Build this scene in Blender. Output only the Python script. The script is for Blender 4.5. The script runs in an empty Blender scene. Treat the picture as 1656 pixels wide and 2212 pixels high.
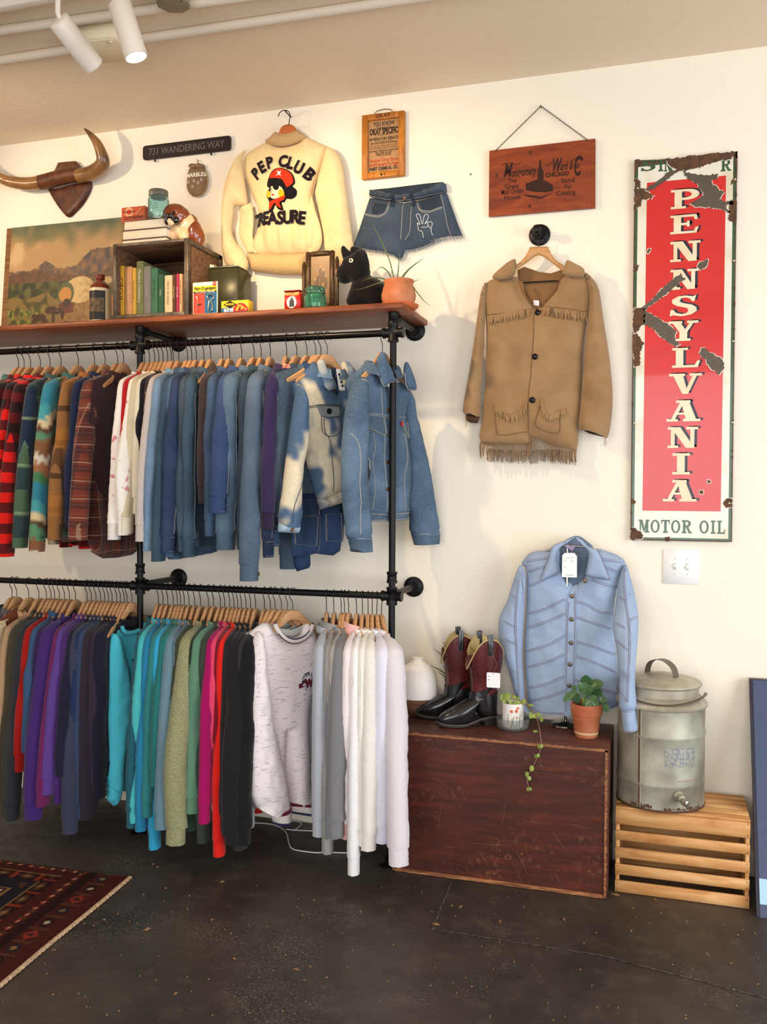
import bpy, math, random
import numpy as np
from mathutils import Vector, Matrix, noise
from mathutils.geometry import delaunay_2d_cdt
random.seed(7); rng = np.random.default_rng(5)
SC = bpy.context.scene; COL = SC.collection
# ---------------------------------------------------------------- camera
FPX, YAW, PITCH, ROLL, CD, CH = 1963.0, math.radians(17.277), math.radians(1.284), math.radians(.296), 3.8, 1.5
F0 = Vector((-math.sin(YAW), math.cos(YAW), 0)); R0 = Vector((math.cos(YAW), math.sin(YAW), 0)); U0 = Vector((0, 0, 1))
F2 = F0*math.cos(PITCH)-U0*math.sin(PITCH); U2 = U0*math.cos(PITCH)+F0*math.sin(PITCH)
R3 = R0*math.cos(ROLL)+U2*math.sin(ROLL); U3 = U2*math.cos(ROLL)-R0*math.sin(ROLL)
EYE = Vector((0, -CD, CH))
cam = bpy.data.cameras.new('camera'); camo = bpy.data.objects.new('camera', cam); COL.objects.link(camo)
cam.sensor_fit = 'VERTICAL'; cam.sensor_height = 24; cam.lens = 24*FPX/2212; cam.clip_start = .05
camo.matrix_world = Matrix.Translation(EYE) @ Matrix((R3, U3, -F2)).transposed().to_4x4()
SC.camera = camo
# ---------------------------------------------------------------- world, lamps, exposure
w = bpy.data.worlds.new('daylight'); SC.world = w; w.use_nodes = True
w.node_tree.nodes['Background'].inputs[0].default_value = (1.0, .90, .76, 1)
w.node_tree.nodes['Background'].inputs[1].default_value = .55
SC.view_settings.view_transform = 'Standard'; SC.view_settings.look = 'None'
SC.view_settings.gamma = 1; SC.view_settings.use_curve_mapping = False; SC.view_settings.exposure = 0.1
def lamp(name, kind, loc, target, power, colour, **k):
    l = bpy.data.lights.new(name, kind); l.energy = power; l.color = colour
    for a, b in k.items(): setattr(l, a, b)
    o = bpy.data.objects.new(name, l); COL.objects.link(o); o.location = loc
    o.rotation_euler = (Vector(target)-Vector(loc)).to_track_quat('-Z', 'Y').to_euler(); return o
# the shop window to the right of the camera
lamp('shop_window_daylight', 'AREA', (3.3, -2.7, 1.45), (-.6, 0, .9), 122, (.84, .92, 1.0), shape='RECTANGLE', size=2.4, size_y=2.4)
lamp('front_fill_light', 'AREA', (-.6, -5.3, 1.5), (-1.5, 0, .9), 118, (.93, .96, 1.0), shape='RECTANGLE', size=4.0, size_y=2.2)  # added fill light from behind the camera, lifts the garments on the lower rail
# ceiling track spots that wash the wall
lamp('track_spot_beam', 'SPOT', (-1.71, -1.16, 2.86), (-1.25, 0, 2.2), 56, (1, .72, .42), spot_size=math.radians(95), spot_blend=.7, shadow_soft_size=.03)
lamp('track_spot_beam', 'SPOT', (-3.3, -1.3, 2.9), (-2.5, 0, 2.35), 56, (1, .74, .48), spot_size=math.radians(95), spot_blend=.7, shadow_soft_size=.04)
# ---------------------------------------------------------------- pixel rays -> points standing in the room
def ray(px, py): return F2 + R3*((px-828)/FPX) - U3*((py-1106)/FPX)
def PY(px, py, y=0.0):
    r = ray(px, py); return EYE + r*((y+CD)/r.y)
def PZ(px, py, z=0.0):
    r = ray(px, py); return EYE + r*((z-CH)/r.z)
def crop(x0, y0, s): return lambda pts: [(x0+x/s, y0+y/s) for x, y in pts]
def xz(pts, y=0.0, org=(0, 0, 0)):
    o = []
    for a, b in pts:
        p = PY(a, b, y); o.append((p.x-org[0], p.z-org[2]))
    return o
def loc2(pts, org, rz):     # onto the upright plane through org turned by rz
    t = Vector((math.cos(rz), math.sin(rz), 0)); n = Vector((-math.sin(rz), math.cos(rz), 0)); O = Vector(org); out = []
    for a, b in pts:
        r = ray(a, b); p = EYE + r*((O-EYE).dot(n)/r.dot(n)); d = p-O; out.append((d.dot(t), d.z))
    return out
# ---------------------------------------------------------------- object bookkeeping
def tag(o, label=None, cat=None, group=None, kind=None):
    if label: o['label'] = label
    if cat: o['category'] = cat
    if group: o['group'] = group
    if kind: o['kind'] = kind
    return o
def thing(name, label, cat, loc=(0, 0, 0), rz=0, group=None):
    o = bpy.data.objects.new(name, None); COL.objects.link(o); o.empty_display_size = .05
    o.location = loc; o.rotation_euler = (0, 0, rz); return tag(o, label, cat, group)
class MB:
    def __init__(s, org=(0, 0, 0)): s.v = []; s.f = []; s.c = []; s.org = Vector(org); s.flat = set()
    def add(s, vs, fs, flat=False):
        n = len(s.v); s.v += [tuple(v) for v in vs]; k = len(s.f)
        s.f += [tuple(i+n for i in f) for f in fs]
        if flat: s.flat.update(range(k, len(s.f)))
        return s
    def box(s, a, b, rz=0, bev=0, piv=None):
        x0, y0, z0 = a; x1, y1, z1 = b; e = min(bev, (x1-x0)*.3, (y1-y0)*.3, (z1-z0)*.3)
        if e <= 0:
            vs = [(x0, y0, z0), (x1, y0, z0), (x1, y1, z0), (x0, y1, z0), (x0, y0, z1), (x1, y0, z1), (x1, y1, z1), (x0, y1, z1)]
            fs = [(0, 3, 2, 1), (4, 5, 6, 7), (0, 1, 5, 4), (1, 2, 6, 5), (2, 3, 7, 6), (3, 0, 4, 7)]
        else:
            vs = []
            for (z, i) in ((z0, e), (z0+e, 0), (z1-e, 0), (z1, e)):
                j = e if i == 0 else 0; X0, X1, Y0, Y1 = x0+i, x1-i, y0+i, y1-i
                k = e*.6
                vs += [(X0+k, Y0, z), (X1-k, Y0, z), (X1, Y0+k, z), (X1, Y1-k, z), (X1-k, Y1, z), (X0+k, Y1, z), (X0, Y1-k, z), (X0, Y0+k, z)]
            fs = [tuple(range(7, -1, -1)), tuple(range(24, 32))]
            for r in range(3):
                for i in range(8): j = (i+1) % 8; fs.append((r*8+i, r*8+j, r*8+8+j, r*8+8+i))
        if rz:
            cx, cy = piv or ((x0+x1)/2, (y0+y1)/2); c, sn = math.cos(rz), math.sin(rz)
            vs = [(cx+(x-cx)*c-(y-cy)*sn, cy+(x-cx)*sn+(y-cy)*c, z) for x, y, z in vs]
        return s.add(vs, fs, True)
    def tube(s, path, r, n=10, cap=True, closed=False, flatten=1.0, up=None):
        P = [Vector(p) for p in path]; m = len(P); R = r if hasattr(r, '__len__') else [r]*m
        vs = []; fs = []; prev = None
        for i, p in enumerate(P):
            if closed: t = P[(i+1) % m]-P[i-1]
            else: t = (P[min(i+1, m-1)]-P[max(i-1, 0)])
            t = t.normalized() if t.length > 1e-9 else Vector((0, 0, 1))
            if prev is None:
                a = Vector(up) if up else (Vector((0, 0, 1)) if abs(t.z) < .9 else Vector((1, 0, 0)))
                u = (a - t*a.dot(t)).normalized()
            else: u = (prev - t*prev.dot(t)).normalized()
            prev = u; v = t.cross(u)
            for k in range(n):
                a = 2*math.pi*k/n; vs.append(p+u*math.cos(a)*R[i]*flatten+v*math.sin(a)*R[i])
        for i in range(m if closed else m-1):
            for k in range(n):
                j = (i+1) % m; l = (k+1) % n; fs.append((i*n+k, i*n+l, j*n+l, j*n+k))
        if cap and not closed: fs += [tuple(range(n-1, -1, -1)), tuple(range((m-1)*n, m*n))]
        return s.add(vs, fs)
    def lathe(s, prof, c=(0, 0, 0), n=32, axis=None, sx=1, sy=1, ang=None):
        vs = []; fs = []; m = len(prof); M = Vector((0, 0, 1)).rotation_difference(Vector(axis)).to_matrix() if axis else None
        for r, z in prof:
            for k in range(n):
                a = 2*math.pi*k/n; v = Vector((math.cos(a)*r*sx, math.sin(a)*r*sy, z))
                if M: v = M @ v
                vs.append(v+Vector(c))
        for i in range(m-1):
            for k in range(n): l = (k+1) % n; fs.append((i*n+k, i*n+l, i*n+n+l, i*n+n+k))
        if prof[0][0] > 1e-6: fs.append(tuple(range(n-1, -1, -1)))
        if prof[-1][0] > 1e-6: fs.append(tuple(range((m-1)*n, m*n)))
        return s.add(vs, fs)
    def ball(s, c, r, n=16, sc=(1, 1, 1), R=None):
        pr = [(math.sin(math.pi*i/(n//2)), -math.cos(math.pi*i/(n//2))) for i in range(n//2+1)]
        vs = []; fs = []
        for a, b in pr:
            for k in range(n):
                t = 2*math.pi*k/n; v = Vector((math.cos(t)*a*r*sc[0], math.sin(t)*a*r*sc[1], b*r*sc[2]))
                if R: v = R @ v
                vs.append(v+Vector(c))
        for i in range(len(pr)-1):
            for k in range(n): l = (k+1) % n; fs.append((i*n+k, i*n+l, i*n+n+l, i*n+n+k))
        return s.add(vs, fs)
    def prism(s, poly, y0, y1, fn=None):   # polygon in x,z pushed along y
        n = len(poly); vs = [(x, y0, z) for x, z in poly]+[(x, y1, z) for x, z in poly]
        tri = delaunay_2d_cdt([Vector(p) for p in poly], [], [list(range(n))], 1, 1e-7)
        base = [(p.x, p.y) for p in tri[0]]; N = len(base)
        V = [(x, y0, z) for x, z in base]+[(x, y1, z) for x, z in base]
        Fs = [tuple(f) for f in tri[2]]+[tuple(i+N for i in reversed(f)) for f in tri[2]]
        s.add(V, Fs, True)
        s.add(vs, [(i, (i+1) % n, n+(i+1) % n, n+i) for i in range(n)], True); return s
    def build(s, name, mat, parent=None, smooth=True, sharp=48, kind=None, label=None, group=None, cat=None, sub=0):
        me = bpy.data.meshes.new(name); o0 = s.org
        me.from_pydata([(v[0]-o0.x, v[1]-o0.y, v[2]-o0.z) for v in s.v], [], s.f)
        if s.c:
            ca = me.color_attributes.new('tone', 'FLOAT_COLOR', 'POINT')
            ca.data.foreach_set('color', np.array(s.c, dtype=np.float32).ravel())
        if smooth and len(s.f) > 0:
            me.polygons.foreach_set('use_smooth', [i not in s.flat for i in range(len(s.f))])
            try: me.set_sharp_from_angle(angle=math.radians(sharp))
            except Exception: pass
        me.materials.append(mat); me.validate(); me.update()
        import bmesh
        bm = bmesh.new(); bm.from_mesh(me); bmesh.ops.recalc_face_normals(bm, faces=bm.faces); bm.to_mesh(me); bm.free()
        o = bpy.data.objects.new(name, me); COL.objects.link(o)
        if parent: o.parent = parent
        else: o.location = s.org
        if sub:
            md = o.modifiers.new('smooth', 'SUBSURF'); md.levels = sub; md.render_levels = sub
        return tag(o, label, cat, group, kind)
# ---------------------------------------------------------------- draped, stuffed shapes
def catmull(pts, k=6, closed=True):
    n = len(pts); out = []
    for i in range(n if closed else n-1):
        if closed: p = [pts[(i+j-1) % n] for j in range(4)]
        else: p = [pts[min(max(i+j-1, 0), n-1)] for j in range(4)]
        if p[1] == p[2]: continue
        for t in range(k):
            t /= k
            out.append(tuple(.5*((2*p[1][d])+(-p[0][d]+p[2][d])*t+(2*p[0][d]-5*p[1][d]+4*p[2][d]-p[3][d])*t*t+(-p[0][d]+3*p[1][d]-3*p[2][d]+p[3][d])*t**3) for d in range(len(p[0]))))
    if not closed: out.append(tuple(pts[-1]))
    return out
def densify(poly, res):
    out = []; n = len(poly)
    for i in range(n):
        a, b = poly[i], poly[(i+1) % n]; d = math.hypot(b[0]-a[0], b[1]-a[1]); m = max(1, int(round(d/res)))
        if d < 1e-7: continue
        for k in range(m): out.append((a[0]+(b[0]-a[0])*k/m, a[1]+(b[1]-a[1])*k/m))
    return out
def edge_dist(P, poly, keep=None):
    A = np.array(poly); B = np.roll(A, -1, 0); d = np.full(len(P), 1e9); ins = np.zeros(len(P), bool)
    for a, b in zip(A, B):
        ab = b-a; L = ab@ab
        if L < 1e-14: continue
        if keep is None or keep(a, b):
            t = np.clip(((P-a)@ab)/L, 0, 1); q = a+t[:, None]*ab; d = np.minimum(d, np.hypot(*(P-q).T))
        c = (a[1] > P[:, 1]) != (b[1] > P[:, 1])
        with np.errstate(divide='ignore', invalid='ignore'): xi = (b[0]-a[0])*(P[:, 1]-a[1])/(b[1]-a[1])+a[0]
        ins ^= c & (P[:, 0] < xi)
    return d, ins
def mesh2d(poly, res, keep=None):
    poly = densify(poly, res); A = np.array(poly); x0, z0 = A.min(0); x1, z1 = A.max(0)
    gx = np.arange(x0, x1+res, res); gz = np.arange(z0, z1+res, res*.87); pts = []
    for i, z in enumerate(gz): pts += [(x+(res/2 if i % 2 else 0), z) for x in gx]
    P = np.array(pts); d, ins = edge_dist(P, poly)
    off = res*.33; nb = np.roll(A, -1, 0)-np.roll(A, 1, 0); L_ = np.hypot(nb[:, 0], nb[:, 1])+1e-9; nn = np.stack([-nb[:, 1]/L_, nb[:, 0]/L_], 1)
    area = ((A[:, 0]*np.roll(A[:, 1], -1))-(np.roll(A[:, 0], -1)*A[:, 1])).sum(); Q = A+nn*off*(1 if area > 0 else -1); dq, iq = edge_dist(Q, poly); Q = Q[iq & (dq > off*.8)]
    P = np.concatenate([P[ins & (d > res*.75)], Q])
    allp = [Vector(p) for p in poly]+[Vector((float(a), float(b))) for a, b in P]
    r = delaunay_2d_cdt(allp, [], [list(range(len(poly)))], 1, 1e-7)
    V = np.array([(p.x, p.y) for p in r[0]]); d, _ = edge_dist(V, poly, keep)
    return V, [tuple(f) for f in r[2]], np.where(d < 1e-5, 0, d)
class Surf:      # front of a stuffed shape, asked for its y at (x, z)
    def __init__(s, V, y): s.V = V; s.y = y
    def __call__(s, x, z):
        d = (s.V[:, 0]-x)**2+(s.V[:, 1]-z)**2; k = np.argpartition(d, 3)[:4]; w_ = 1/(d[k]+1e-6); return float((s.y[k]*w_).sum()/w_.sum())
def nz(x, y, z, s=1.0): return noise.noise(Vector((x*s, y*s, z*s)))
def pillow(mb, poly, T, R, y0=0.0, res=.015, fold=None, back=.5, yfn=None, colfn=None, keep=None):
    """stuffed cloth shape; edges for which keep(a, b) is False stay open-ended at full thickness"""
    V, Fs, d = mesh2d(poly, res, keep); u = np.clip(d/R, 0, 1); pr = np.sqrt(np.clip(1-(1-u)**2, 0, 1)); n = len(V)
    fo = np.array([fold(x, z) for x, z in V]) if fold else np.zeros(n)
    yb = np.array([yfn(x, z) for x, z in V]) if yfn else np.zeros(n)
    yf = y0+yb-(T*pr+fo*pr); yk = y0+yb+(T*back*pr+fo*pr*-.3)
    isb = d <= 0; c = n; bk = list(range(n)); vs = [(V[i, 0], yf[i], V[i, 1]) for i in range(n)]
    for i in range(n):
        if not isb[i]: bk[i] = c; c += 1; vs.append((V[i, 0], yk[i], V[i, 1]))
    ec = set(); fs = list(Fs)+[tuple(bk[j] for j in reversed(f)) for f in Fs]
    for f in Fs: ec.update(zip(f, f[1:]+f[:1]))
    for a, b in ec:
        if (b, a) not in ec and not (isb[a] and isb[b]):
            q = []
            for v in (b, a, bk[a], bk[b]):
                if v not in q: q.append(v)
            if len(q) > 2: fs.append(tuple(q))
    if colfn: mb.c += [tuple(colfn(v[0], v[2]))[:3]+(1,) for v in vs]
    mb.add(vs, fs); return Surf(V, yf)
def drape(mb, poly, surf, off=.002, res=.012, th=.0015, puff=0):
    V, Fs, d = mesh2d(poly, res); n = len(V); s_ = surf if callable(surf) else (lambda x, z: surf)
    y = np.array([s_(x, z) for x, z in V]); pf = puff*np.sqrt(np.clip(1-(1-np.clip(d/.006, 0, 1))**2, 0, 1))
    vs = [(V[i, 0], y[i]-off-th-pf[i], V[i, 1]) for i in range(n)]+[(V[i, 0], y[i]-off+th, V[i, 1]) for i in range(n)]
    fs = Fs+[tuple(i+n for i in reversed(f)) for f in Fs]
    b = [i for i in range(n) if d[i] <= 0]
    ec = {}
    for f in Fs:
        for a, c in zip(f, f[1:]+f[:1]): ec[(a, c)] = 1
    for (a, c) in ec:
        if (c, a) not in ec: fs.append((a, c, c+n, a+n))
    mb.add(vs, fs); return mb
def ribbon(mb, pts, wd, surf, off=.0015, res=.012):    # narrow tape lying on a surface
    P = []
    s_ = surf if callable(surf) else (lambda x, z: surf)
    for a, b in zip(pts, pts[1:]):
        m = max(1, int(math.hypot(b[0]-a[0], b[1]-a[1])/res)); P += [(a[0]+(b[0]-a[0])*k/m, a[1]+(b[1]-a[1])*k/m) for k in range(m)]
    P.append(pts[-1]); vs = []; fs = []
    for i, p in enumerate(P):
        a = P[max(i-1, 0)]; b = P[min(i+1, len(P)-1)]; tx, tz = b[0]-a[0], b[1]-a[1]; L = math.hypot(tx, tz) or 1; nx, nz_ = -tz/L*wd/2, tx/L*wd/2
        y = s_(p[0], p[1])
        vs += [(p[0]+nx, y-off*.2, p[1]+nz_), (p[0]+nx*.6, y-off*1.6, p[1]+nz_*.6), (p[0]-nx*.6, y-off*1.6, p[1]-nz_*.6), (p[0]-nx, y-off*.2, p[1]-nz_)]
    for i in range(len(P)-1):
        for k in range(3): fs.append((i*4+k, i*4+k+1, i*4+k+5, i*4+k+4))
    mb.add(vs, fs); return mb
_tc = {}
def text2d(s, size, bold=0.0, space=1.0, shear=0.0):
    k = (s, size, bold, space, shear)
    if k in _tc: return _tc[k]
    c = bpy.data.curves.new('t', 'FONT'); c.body = s; c.size = size; c.offset = bold; c.align_x = 'CENTER'; c.align_y = 'CENTER'; c.space_character = space; c.shear = shear; c.resolution_u = 3
    o = bpy.data.objects.new('t', c); me = bpy.data.meshes.new_from_object(o)
    r = ([(v.co.x, v.co.y) for v in me.vertices], [tuple(p.vertices) for p in me.polygons])
    bpy.data.objects.remove(o); bpy.data.curves.remove(c); bpy.data.meshes.remove(me); _tc[k] = r; return r
def write(mb, s, size, place, bold=0.0, space=1.0, shear=0.0, width=None):  # place(u, v) -> 3D
    vs, fs = text2d(s, size, bold, space, shear)
    if width and vs:
        xs = [v[0] for v in vs]; k = width/max(1e-6, max(xs)-min(xs)); vs = [(x*k, y) for x, y in vs]
    mb.add([place(a, b) for a, b in vs], fs, True); return mb
# ---------------------------------------------------------------- materials
MATS = {}
def lin(c):
    c = [x/255 for x in c]; return tuple(x/12.92 if x <= .04045 else ((x+.055)/1.055)**2.4 for x in c)+(1,)
def mat(name, col, rough=.6, metal=0, spec=.4, bump=0, bscale=200, col2=None, vscale=8, vary=.5, emit=0, trans=0, ior=1.45, stretch=(1, 1, 1), detail=4, sheen=0, attr=False, ramp=(.35, .65), srgb=True, coat=0):
    if name in MATS: return MATS[name]
    m = bpy.data.materials.new(name); m.use_nodes = True; nt = m.node_tree; N = nt.nodes; L = nt.links; b = N['Principled BSDF']
    c = lin(col) if srgb else tuple(col)+(1,)
    b.inputs['Base Color'].default_value = c; b.inputs['Roughness'].default_value = rough; b.inputs['Metallic'].default_value = metal
    b.inputs['Specular IOR Level'].default_value = spec; b.inputs['IOR'].default_value = ior; b.inputs['Transmission Weight'].default_value = trans
    if sheen: b.inputs['Sheen Weight'].default_value = sheen
    if coat: b.inputs['Coat Weight'].default_value = coat
    if emit: b.inputs['Emission Color'].default_value = c; b.inputs['Emission Strength'].default_value = emit
    tc = N.new('ShaderNodeTexCoord'); mp = N.new('ShaderNodeMapping'); mp.inputs['Scale'].default_value = stretch; L.new(tc.outputs['Object'], mp.inputs['Vector'])
    src = None
    if attr:
        at = N.new('ShaderNodeVertexColor'); at.layer_name = 'tone'; src = at.outputs['Color']
    if col2 is not None:
        t = N.new('ShaderNodeTexNoise'); t.inputs['Scale'].default_value = vscale; t.inputs['Detail'].default_value = detail; L.new(mp.outputs[0], t.inputs['Vector'])
        r = N.new('ShaderNodeMapRange'); r.inputs[1].default_value = ramp[0]; r.inputs[2].default_value = ramp[1]; r.inputs[4].default_value = vary; L.new(t.outputs['Fac'], r.inputs[0])
        x = N.new('ShaderNodeMix'); x.data_type = 'RGBA'; x.inputs[6].default_value = c; x.inputs[7].default_value = lin(col2); L.new(r.outputs[0], x.inputs[0])
        if src: L.new(src, x.inputs[6])
        src = x.outputs[2]
    if src: L.new(src, b.inputs['Base Color'])
    if bump:
        t = N.new('ShaderNodeTexNoise'); t.inputs['Scale'].default_value = bscale; t.inputs['Detail'].default_value = 3; L.new(mp.outputs[0], t.inputs['Vector'])
        bp = N.new('ShaderNodeBump'); bp.inputs['Strength'].default_value = bump; bp.inputs['Distance'].default_value = .003; L.new(t.outputs['Fac'], bp.inputs['Height']); L.new(bp.outputs[0], b.inputs['Normal'])
    MATS[name] = m; return m
def fabric(name, col, col2=None, vscale=260, vary=.35, **k):
    k.setdefault('bump', .25); k.setdefault('bscale', 450)
    return mat(name, col, rough=.92, spec=.12, col2=col2 or tuple(min(255, int(x*.8)) for x in col), vscale=vscale, vary=vary, sheen=.15, **k)
def denim(name, col, fade=None):
    if name in MATS: return MATS[name]
    g_ = sum(col)/3; col = tuple(int((x*.8+g_*.2)*.80) for x in col); fade = fade or tuple(min(255, int(x*1.24+18)) for x in col)
    m = mat(name, col, rough=.88, spec=.15, col2=fade, vscale=620, vary=.5, detail=2, bump=.35, bscale=600, stretch=(1, 1, .45), ramp=(.42, .66))
    nt = m.node_tree; N = nt.nodes; L = nt.links; b = N['Principled BSDF']; src = b.inputs['Base Color'].links[0].from_socket
    tc = N.new('ShaderNodeTexCoord'); t = N.new('ShaderNodeTexNoise'); t.inputs['Scale'].default_value = 7; t.inputs['Detail'].default_value = 5; L.new(tc.outputs['Object'], t.inputs['Vector'])
    r = N.new('ShaderNodeMapRange'); r.inputs[1].default_value = .45; r.inputs[2].default_value = .75; r.inputs[4].default_value = .5; L.new(t.outputs['Fac'], r.inputs[0])
    x = N.new('ShaderNodeMix'); x.data_type = 'RGBA'; L.new(src, x.inputs[6]); x.inputs[7].default_value = lin(fade); L.new(r.outputs[0], x.inputs[0]); L.new(x.outputs[2], b.inputs['Base Color'])
    return m
def plaid(name, base, bars, rough=.9):
    """bars: (axis 'x'/'z', period m, width fraction, phase, colour, strength)"""
    if name in MATS: return MATS[name]
    m = mat(name, base, rough=rough, spec=.12, bump=.25, bscale=400, sheen=.2); nt = m.node_tree; N = nt.nodes; L = nt.links; b = N['Principled BSDF']
    tc = N.new('ShaderNodeTexCoord'); sp = N.new('ShaderNodeSeparateXYZ')
    wn = N.new('ShaderNodeTexNoise'); wn.inputs['Scale'].default_value = 5; L.new(tc.outputs['Object'], wn.inputs['Vector'])
    sc = N.new('ShaderNodeVectorMath'); sc.operation = 'SCALE'; sc.inputs['Scale'].default_value = .02; L.new(wn.outputs['Color'], sc.inputs[0])
    ad = N.new('ShaderNodeVectorMath'); L.new(tc.outputs['Object'], ad.inputs[0]); L.new(sc.outputs[0], ad.inputs[1]); L.new(ad.outputs[0], sp.inputs[0])
    sumxy = N.new('ShaderNodeMath'); L.new(sp.outputs['X'], sumxy.inputs[0]); L.new(sp.outputs['Y'], sumxy.inputs[1])
    cur = None; bc = lin(base)
    for ax, per, wd, ph, colr, st in bars:
        a = N.new('ShaderNodeMath'); a.operation = 'MULTIPLY_ADD'; a.inputs[1].default_value = 1/per; a.inputs[2].default_value = ph+50; L.new(sumxy.outputs[0] if ax == 'x' else sp.outputs['Z'], a.inputs[0])
        fr = N.new('ShaderNodeMath'); fr.operation = 'FRACT'; L.new(a.outputs[0], fr.inputs[0])
        lt = N.new('ShaderNodeMath'); lt.operation = 'LESS_THAN'; lt.inputs[1].default_value = wd; L.new(fr.outputs[0], lt.inputs[0])
        mu = N.new('ShaderNodeMath'); mu.operation = 'MULTIPLY'; mu.inputs[1].default_value = st; L.new(lt.outputs[0], mu.inputs[0])
        x = N.new('ShaderNodeMix'); x.data_type = 'RGBA'; x.inputs[6].default_value = bc; x.inputs[7].default_value = lin(colr); L.new(mu.outputs[0], x.inputs[0])
        if cur: L.new(cur, x.inputs[6])
        cur = x.outputs[2]
    L.new(cur, b.inputs['Base Color']); return m
M_black = mat('black_iron', (26, 25, 26), rough=.42, metal=.6, spec=.5, bump=.15, bscale=120)
M_rail = mat('black_rail_iron', (34, 31, 30), rough=.26, metal=.85, spec=.6)
M_wire = mat('hook_wire', (38, 36, 42), rough=.35, metal=.8)
M_hang = mat('hanger_wood', (205, 158, 112), rough=.45, spec=.4, col2=(176, 126, 84), vscale=14, vary=.8, stretch=(1, 1, 12))
M_stitch = mat('pale_thread', (160, 156, 148), rough=.9)
M_copper = mat('copper_button', (120, 84, 62), rough=.4, metal=.8)
# ================================================================ THE SETTING
def plaster(name, col, spots=.35):
    m = mat(name, col, rough=.75, spec=.25); nt = m.node_tree; N = nt.nodes; L = nt.links; b = N['Principled BSDF']
    tc = N.new('ShaderNodeTexCoord'); t = N.new('ShaderNodeTexNoise'); t.inputs['Scale'].default_value = 13; t.inputs['Detail'].default_value = 9; t.inputs['Roughness'].default_value = .6; t.inputs['Distortion'].default_value = 1.6
    L.new(tc.outputs['Object'], t.inputs['Vector']); bp = N.new('ShaderNodeBump'); bp.inputs['Strength'].default_value = spots; bp.inputs['Distance'].default_value = .012
    L.new(t.outputs['Fac'], bp.inputs['Height']); L.new(bp.outputs[0], b.inputs['Normal']); return m
M_wall = plaster('cream_plaster', (240, 230, 213), .12); M_ceil = plaster('ceiling_plaster', (232, 214, 188), .2)
CZ = 3.216
MB().box((-5.5, 0, -.05), (3.6, .15, 3.4)).build('wall_back', M_wall, kind='structure')
MB().box((-5.5, -5.6, CZ), (3.6, .0, CZ+.12)).build('ceiling', M_ceil, kind='structure')
MB().box((-5.65, -5.6, -.05), (-5.5, .15, 3.4)).build('wall_left', M_wall, kind='structure')
def floor_mat():
    m = mat('dark_concrete', (60, 52, 46), rough=.42, spec=.5); nt = m.node_tree; N = nt.nodes; L = nt.links; b = N['Principled BSDF']
    tc = N.new('ShaderNodeTexCoord')
    def ns(s, d=6, r=.6):
        t = N.new('ShaderNodeTexNoise'); t.inputs['Scale'].default_value = s; t.inputs['Detail'].default_value = d; t.inputs['Roughness'].default_value = r; L.new(tc.outputs['Object'], t.inputs['Vector']); return t.outputs['Fac']
    def rg(src, a, b_, o=1.0):
        r = N.new('ShaderNodeMapRange'); r.inputs[1].default_value = a; r.inputs[2].default_value = b_; r.inputs[4].default_value = o; L.new(src, r.inputs[0]); return r.outputs[0]
    def mx(f, a, c):
        x = N.new('ShaderNodeMix'); x.data_type = 'RGBA'; L.new(f, x.inputs[0]); x.inputs[7].default_value = lin(c)
        if isinstance(a, tuple): x.inputs[6].default_value = lin(a)
        else: L.new(a, x.inputs[6])
        return x.outputs[2]
    def mul(a, c):
        q = N.new('ShaderNodeMath'); q.operation = 'MULTIPLY'; L.new(a, q.inputs[0]); L.new(c, q.inputs[1]); return q.outputs[0]
    c = mx(rg(ns(1.6), .35, .65, .9), (46, 40, 36), (74, 64, 56)); c = mx(rg(ns(9, 8, .7), .5, .72, .55), c, (88, 80, 72))
    c = mx(mul(rg(ns(2.3, 3), .5, .68), rg(ns(120, 3, .7), .56, .64, .75)), c, (150, 142, 132))
    v = N.new('ShaderNodeTexVoronoi'); v.inputs['Scale'].default_value = 26; L.new(tc.outputs['Object'], v.inputs['Vector'])
    lt = N.new('ShaderNodeMath'); lt.operation = 'LESS_THAN'; lt.inputs[1].default_value = .055; L.new(v.outputs['Distance'], lt.inputs[0])
    c = mx(mul(lt.outputs[0], rg(ns(5, 3), .42, .6)), c, (170, 160, 146))
    L.new(c, b.inputs['Base Color']); L.new(rg(ns(14, 6), .3, .7, .62), b.inputs['Roughness'])
    r2 = N.new('ShaderNodeMapRange'); r2.inputs[1].default_value = .3; r2.inputs[2].default_value = .7; r2.inputs[3].default_value = .34; r2.inputs[4].default_value = .62; L.new(ns(11, 6), r2.inputs[0]); L.new(r2.outputs[0], b.inputs['Roughness'])
    bp = N.new('ShaderNodeBump'); bp.inputs['Strength'].default_value = .25; bp.inputs['Distance'].default_value = .006; L.new(ns(40, 8, .7), bp.inputs['Height']); L.new(bp.outputs[0], b.inputs['Normal']); return m
MB().box((-5.5, -5.6, -.1), (3.6, .0, 0)).build('floor', floor_mat(), kind='structure')
# control joint worn pale in the concrete
def wob(a, b, n, s, seed):
    r = random.Random(seed); return [(a[0]+(b[0]-a[0])*i/n+r.uniform(-s, s), a[1]+(b[1]-a[1])*i/n+r.uniform(-s, s), .0015) for i in range(n+1)]
jm = MB()
pts = [PZ(975, 1905), PZ(933, 2008), PZ(1300, 2065), PZ(1656, 2158)]
M_joint = mat('joint_filler', (104, 98, 90), rough=.9, col2=(60, 54, 48), vscale=60, vary=1.0, ramp=(.4, .6))
for k in range(3): jm.tube(wob(pts[k], pts[k+1], 40, .003, k), .0028, 5, flatten=.3)

jm.build('trim_1', M_joint, kind='structure')
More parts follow.
